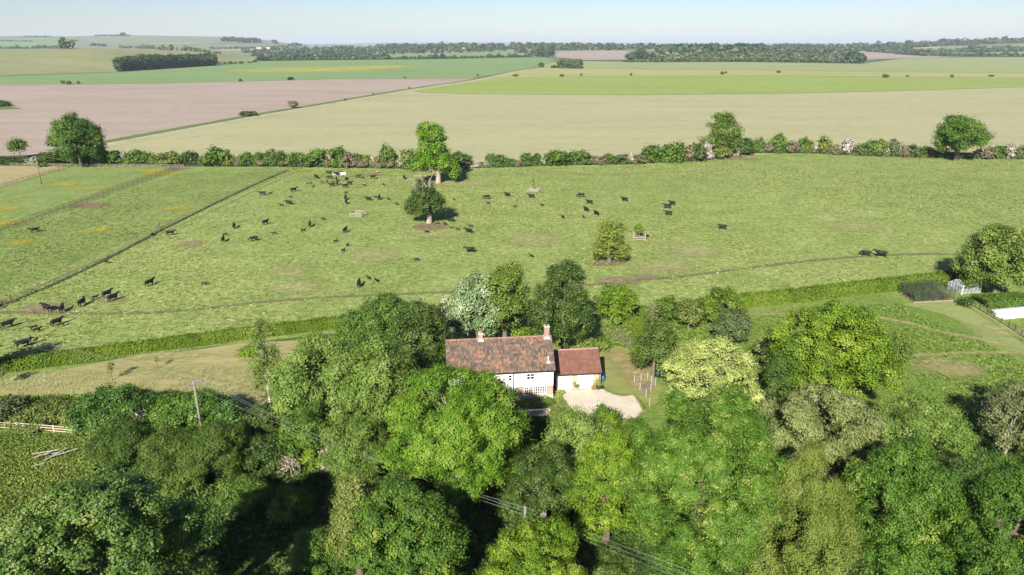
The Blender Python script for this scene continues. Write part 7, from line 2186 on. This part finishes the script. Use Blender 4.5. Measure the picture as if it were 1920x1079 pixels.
# far buildings
M_FARWALL = simple('pale_far_wall', (0.7, 0.66, 0.6), 0.9, 0.05, 0.3)
M_FARROOF = simple('far_slate_roof', (0.2, 0.17, 0.15), 0.9, 0.1, 0.3)
M_FARRED = simple('far_red_roof', (0.35, 0.17, 0.11), 0.9, 0.1, 0.3)
def far_house(name, label, u, v, wpx, hpx, roof, cat='house', wall=None):
    p = P(u, v)
    d = depth(p)
    w, h = wpx * d / F, hpx * d / F
    root = tag(empty(name, p), label, cat)
    MB().box(-w / 2, w / 2, -w * 0.3, w * 0.3, -2, h * 0.6).add([(-w / 2, -w * 0.3, h * 0.6), (-w / 2, w * 0.3, h * 0.6), (-w / 2, 0, h), (w / 2, -w * 0.3, h * 0.6), (w / 2, w * 0.3, h * 0.6), (w / 2, 0, h)], [(0, 1, 2), (3, 5, 4)]).build('wall', wall or M_FARWALL, root)
    MB().prism([(-w * 0.53, -w * 0.34, h * 0.56), (-w * 0.53, 0, h * 1.02), (-w * 0.53, w * 0.34, h * 0.56), (-w * 0.53, w * 0.34, h * 0.61), (-w * 0.53, 0, h * 1.08), (-w * 0.53, -w * 0.34, h * 0.61)], 6, (w * 1.06, 0, 0)).build('roof', roof, root)
    for k in range(3):
        x = -w * 0.3 + w * 0.3 * k
        MB().box(x - w * 0.05, x + w * 0.05, -w * 0.3 - 0.1, -w * 0.3 + 0.05, h * 0.2, h * 0.42).build('window', M_GLASS, root)
    return root
far_house('farmhouse', 'pink walled house with orange roof among the trees left of centre', 812, 97.5, 7, 5, M_FARRED, wall=simple('pinkish_far_wall', (0.66, 0.5, 0.42), 0.9))
far_house('farmhouse', 'small white house among trees below the horizon, left of its twin', 869, 93, 5, 3.4, M_FARROOF)
far_house('farmhouse', 'small white gabled house among trees below the horizon, right of its twin', 887, 93, 6, 4, M_FARROOF)
far_house('barn', 'long white barn at the foot of the far downs, left one', 487, 92.5, 10, 2.6, M_FARWALL, 'barn')
far_house('barn', 'long white barn at the foot of the far downs, right one', 503, 92, 12, 2.2, M_FARWALL, 'barn')

# ---------------------------------------------------------------- grass and undergrowth nobody could count
def tufts(name, n, poly, hgt, wid, mat, seed, blades=3, tm=0.5, mask=None):
    """grass tussocks: a few broad leaning blades each, strewn over a ground polygon given by photo points"""
    rng = np.random.default_rng(seed)
    g = np.array([[q.x, q.y] for q in gpath(poly)])
    lo, hi = g.min(0), g.max(0)
    Pn = np.zeros((0, 2))
    while len(Pn) < n:
        c = rng.uniform(lo, hi, (n * 2, 2))
        ins = np.zeros(len(c), bool)
        for (x0, y0), (x1, y1) in zip(g, np.roll(g, -1, axis=0)):
            cond = (y0 > c[:, 1]) != (y1 > c[:, 1])
            with np.errstate(divide='ignore', invalid='ignore'):
                xi = x0 + (x1 - x0) * (c[:, 1] - y0) / (y1 - y0)
            ins ^= cond & (c[:, 0] < xi)
        Pn = np.vstack([Pn, c[ins]])
    Pn = Pn[:n]
    for trail, half in (mask or []):
        tr = np.array([[q.x, q.y] for q in gpath(trail)])
        ok = np.ones(len(Pn), bool)
        for a0, b0 in zip(tr, tr[1:]):
            d0 = b0 - a0
            t0 = np.clip(((Pn - a0) @ d0) / (d0 @ d0), 0, 1)
            ok &= np.linalg.norm(Pn - (a0 + t0[:, None] * d0), axis=1) > half * (0.8 + 0.4 * np.sin(Pn[:, 0] * 1.3))
        Pn = Pn[ok]
    n = len(Pn)
    dens = 0.5 + 0.25 * np.sin(Pn[:, 0] * 0.21 + 1) * np.sin(Pn[:, 1] * 0.17) + 0.25 * np.sin(Pn[:, 0] * 0.05 + Pn[:, 1] * 0.043)
    size = (0.5 + 0.9 * rng.random(n) ** 2) * (0.7 + 0.6 * dens)
    B = np.repeat(np.arange(n), blades)
    k = len(B)
    a = rng.uniform(0, 2 * math.pi, k)
    ox, oy = np.cos(a), np.sin(a)
    s = size[B] * rng.uniform(0.7, 1.2, k)
    root = np.column_stack([Pn[B, 0] + ox * wid * 0.15, Pn[B, 1] + oy * wid * 0.15, np.full(k, 0.02)])
    side = np.column_stack([-oy, ox, np.zeros(k)]) * (wid * 0.5 * s)[:, None]
    lean = np.column_stack([ox, oy, np.zeros(k)]) * (wid * 0.7 * s)[:, None]
    upv = np.column_stack([np.zeros(k), np.zeros(k), hgt * s])
    V = np.stack([root - side * 0.7, root + side * 0.7, root + side + lean * 0.6 + upv, root - side + lean + upv * 0.85], axis=1).reshape(-1, 3)
    tint = np.repeat(rng.normal(tm, 0.2, n) + 0.25 * (dens - 0.5), blades) + rng.normal(0, 0.08, k)
    return tag(link(name, np_mesh(name, V, np.arange(k * 4).reshape(k, 4), np.clip(tint, 0, 1)), mat), kind='stuff')
tufts('grass', 130000, [(-60, 575), (300, 434), (558, 318), (900, 320), (1250, 309), (1420, 292), (1500, 291), (1990, 300), (1990, 510), (1800, 518), (1400, 566), (600, 622), (0, 690), (-60, 700)], 0.085, 0.27, L_GRASS, 71, 3, 0.6)
tufts('grass', 20000, [(-60, 465), (340, 325), (550, 322), (300, 430), (-40, 570)], 0.08, 0.28, L_GRASS, 72, 3, 0.4)
tufts('tall_grass', 26000, [(1392, 592), (1600, 574), (1690, 570), (1700, 585), (1810, 625), (1990, 720), (1880, 790), (1640, 790), (1400, 790)], 0.13, 0.22, L_GRASSDARK, 73, 3, 0.6, mask=[([(1380, 592), (1480, 590), (1600, 590), (1700, 606), (1760, 622), (1850, 640), (1930, 662)], 0.8), ([(1640, 676), (1720, 668), (1830, 662), (1930, 664)], 0.8), ([(1740, 690), (1800, 692)], 3.0)])
tufts('tall_grass', 42000, [(-60, 815), (150, 815), (185, 840), (235, 870), (150, 930), (0, 960), (-60, 980)], 0.22, 0.12, L_GRASSDARK, 74, 3, 0.75)
tufts('meadow_flowers', 1800, [(-60, 860), (60, 850), (150, 870), (110, 920), (0, 980), (-60, 990)], 0.32, 0.1, L_BUTTER, 80, 2, 0.5)
tufts('tall_grass', 6000, [(-60, 745), (0, 748), (200, 748), (380, 756), (380, 775), (0, 800), (-60, 800)], 0.4, 0.35, L_GRASSDARK, 75, 3, 0.45)
tufts('tall_grass', 5000, [(1120, 640), (1150, 600), (1190, 600), (1330, 600), (1390, 640), (1260, 640), (1210, 690), (1180, 655)], 0.35, 0.35, L_GRASSDARK, 76, 3, 0.6)
tufts('undergrowth', 115000, [(150, 1110), (180, 860), (480, 790), (760, 780), (1000, 790), (1060, 790), (1160, 812), (1300, 840), (1600, 830), (1920, 790), (1980, 1110)], 0.32, 0.17, L_IVY, 77, 4, 0.35)
tufts('undergrowth', 14000, [(440, 1100), (470, 1040), (560, 1000), (640, 930), (690, 920), (640, 1010), (590, 1100)], 0.26, 0.16, L_IVY, 78, 4, 0.7)

# ---------------------------------------------------------------- the air: one even volume of haze round everything
hz = MB().box(-47000, 47000, -47000, 47000, -1.0, 190.0).build('haze', None)
m = bpy.data.materials.new('air_haze')
m.use_nodes = True
t = m.node_tree
t.nodes.clear()
out = N(t, 'OutputMaterial')
pv = N(t, 'VolumePrincipled')
pv.inputs['Color'].default_value = (0.74, 0.85, 1.0, 1)
pv.inputs['Density'].default_value = HAZE
pv.inputs['Anisotropy'].default_value = 0.0
t.links.new(pv.outputs[0], out.inputs['Volume'])
hz.data.materials.append(m)
tag(hz, kind='stuff')
print('OBJECTS', len(bpy.data.objects), 'FACES', sum(len(o.data.polygons) for o in bpy.data.objects if o.type == 'MESH'))
for q in TREES:
    print(q)
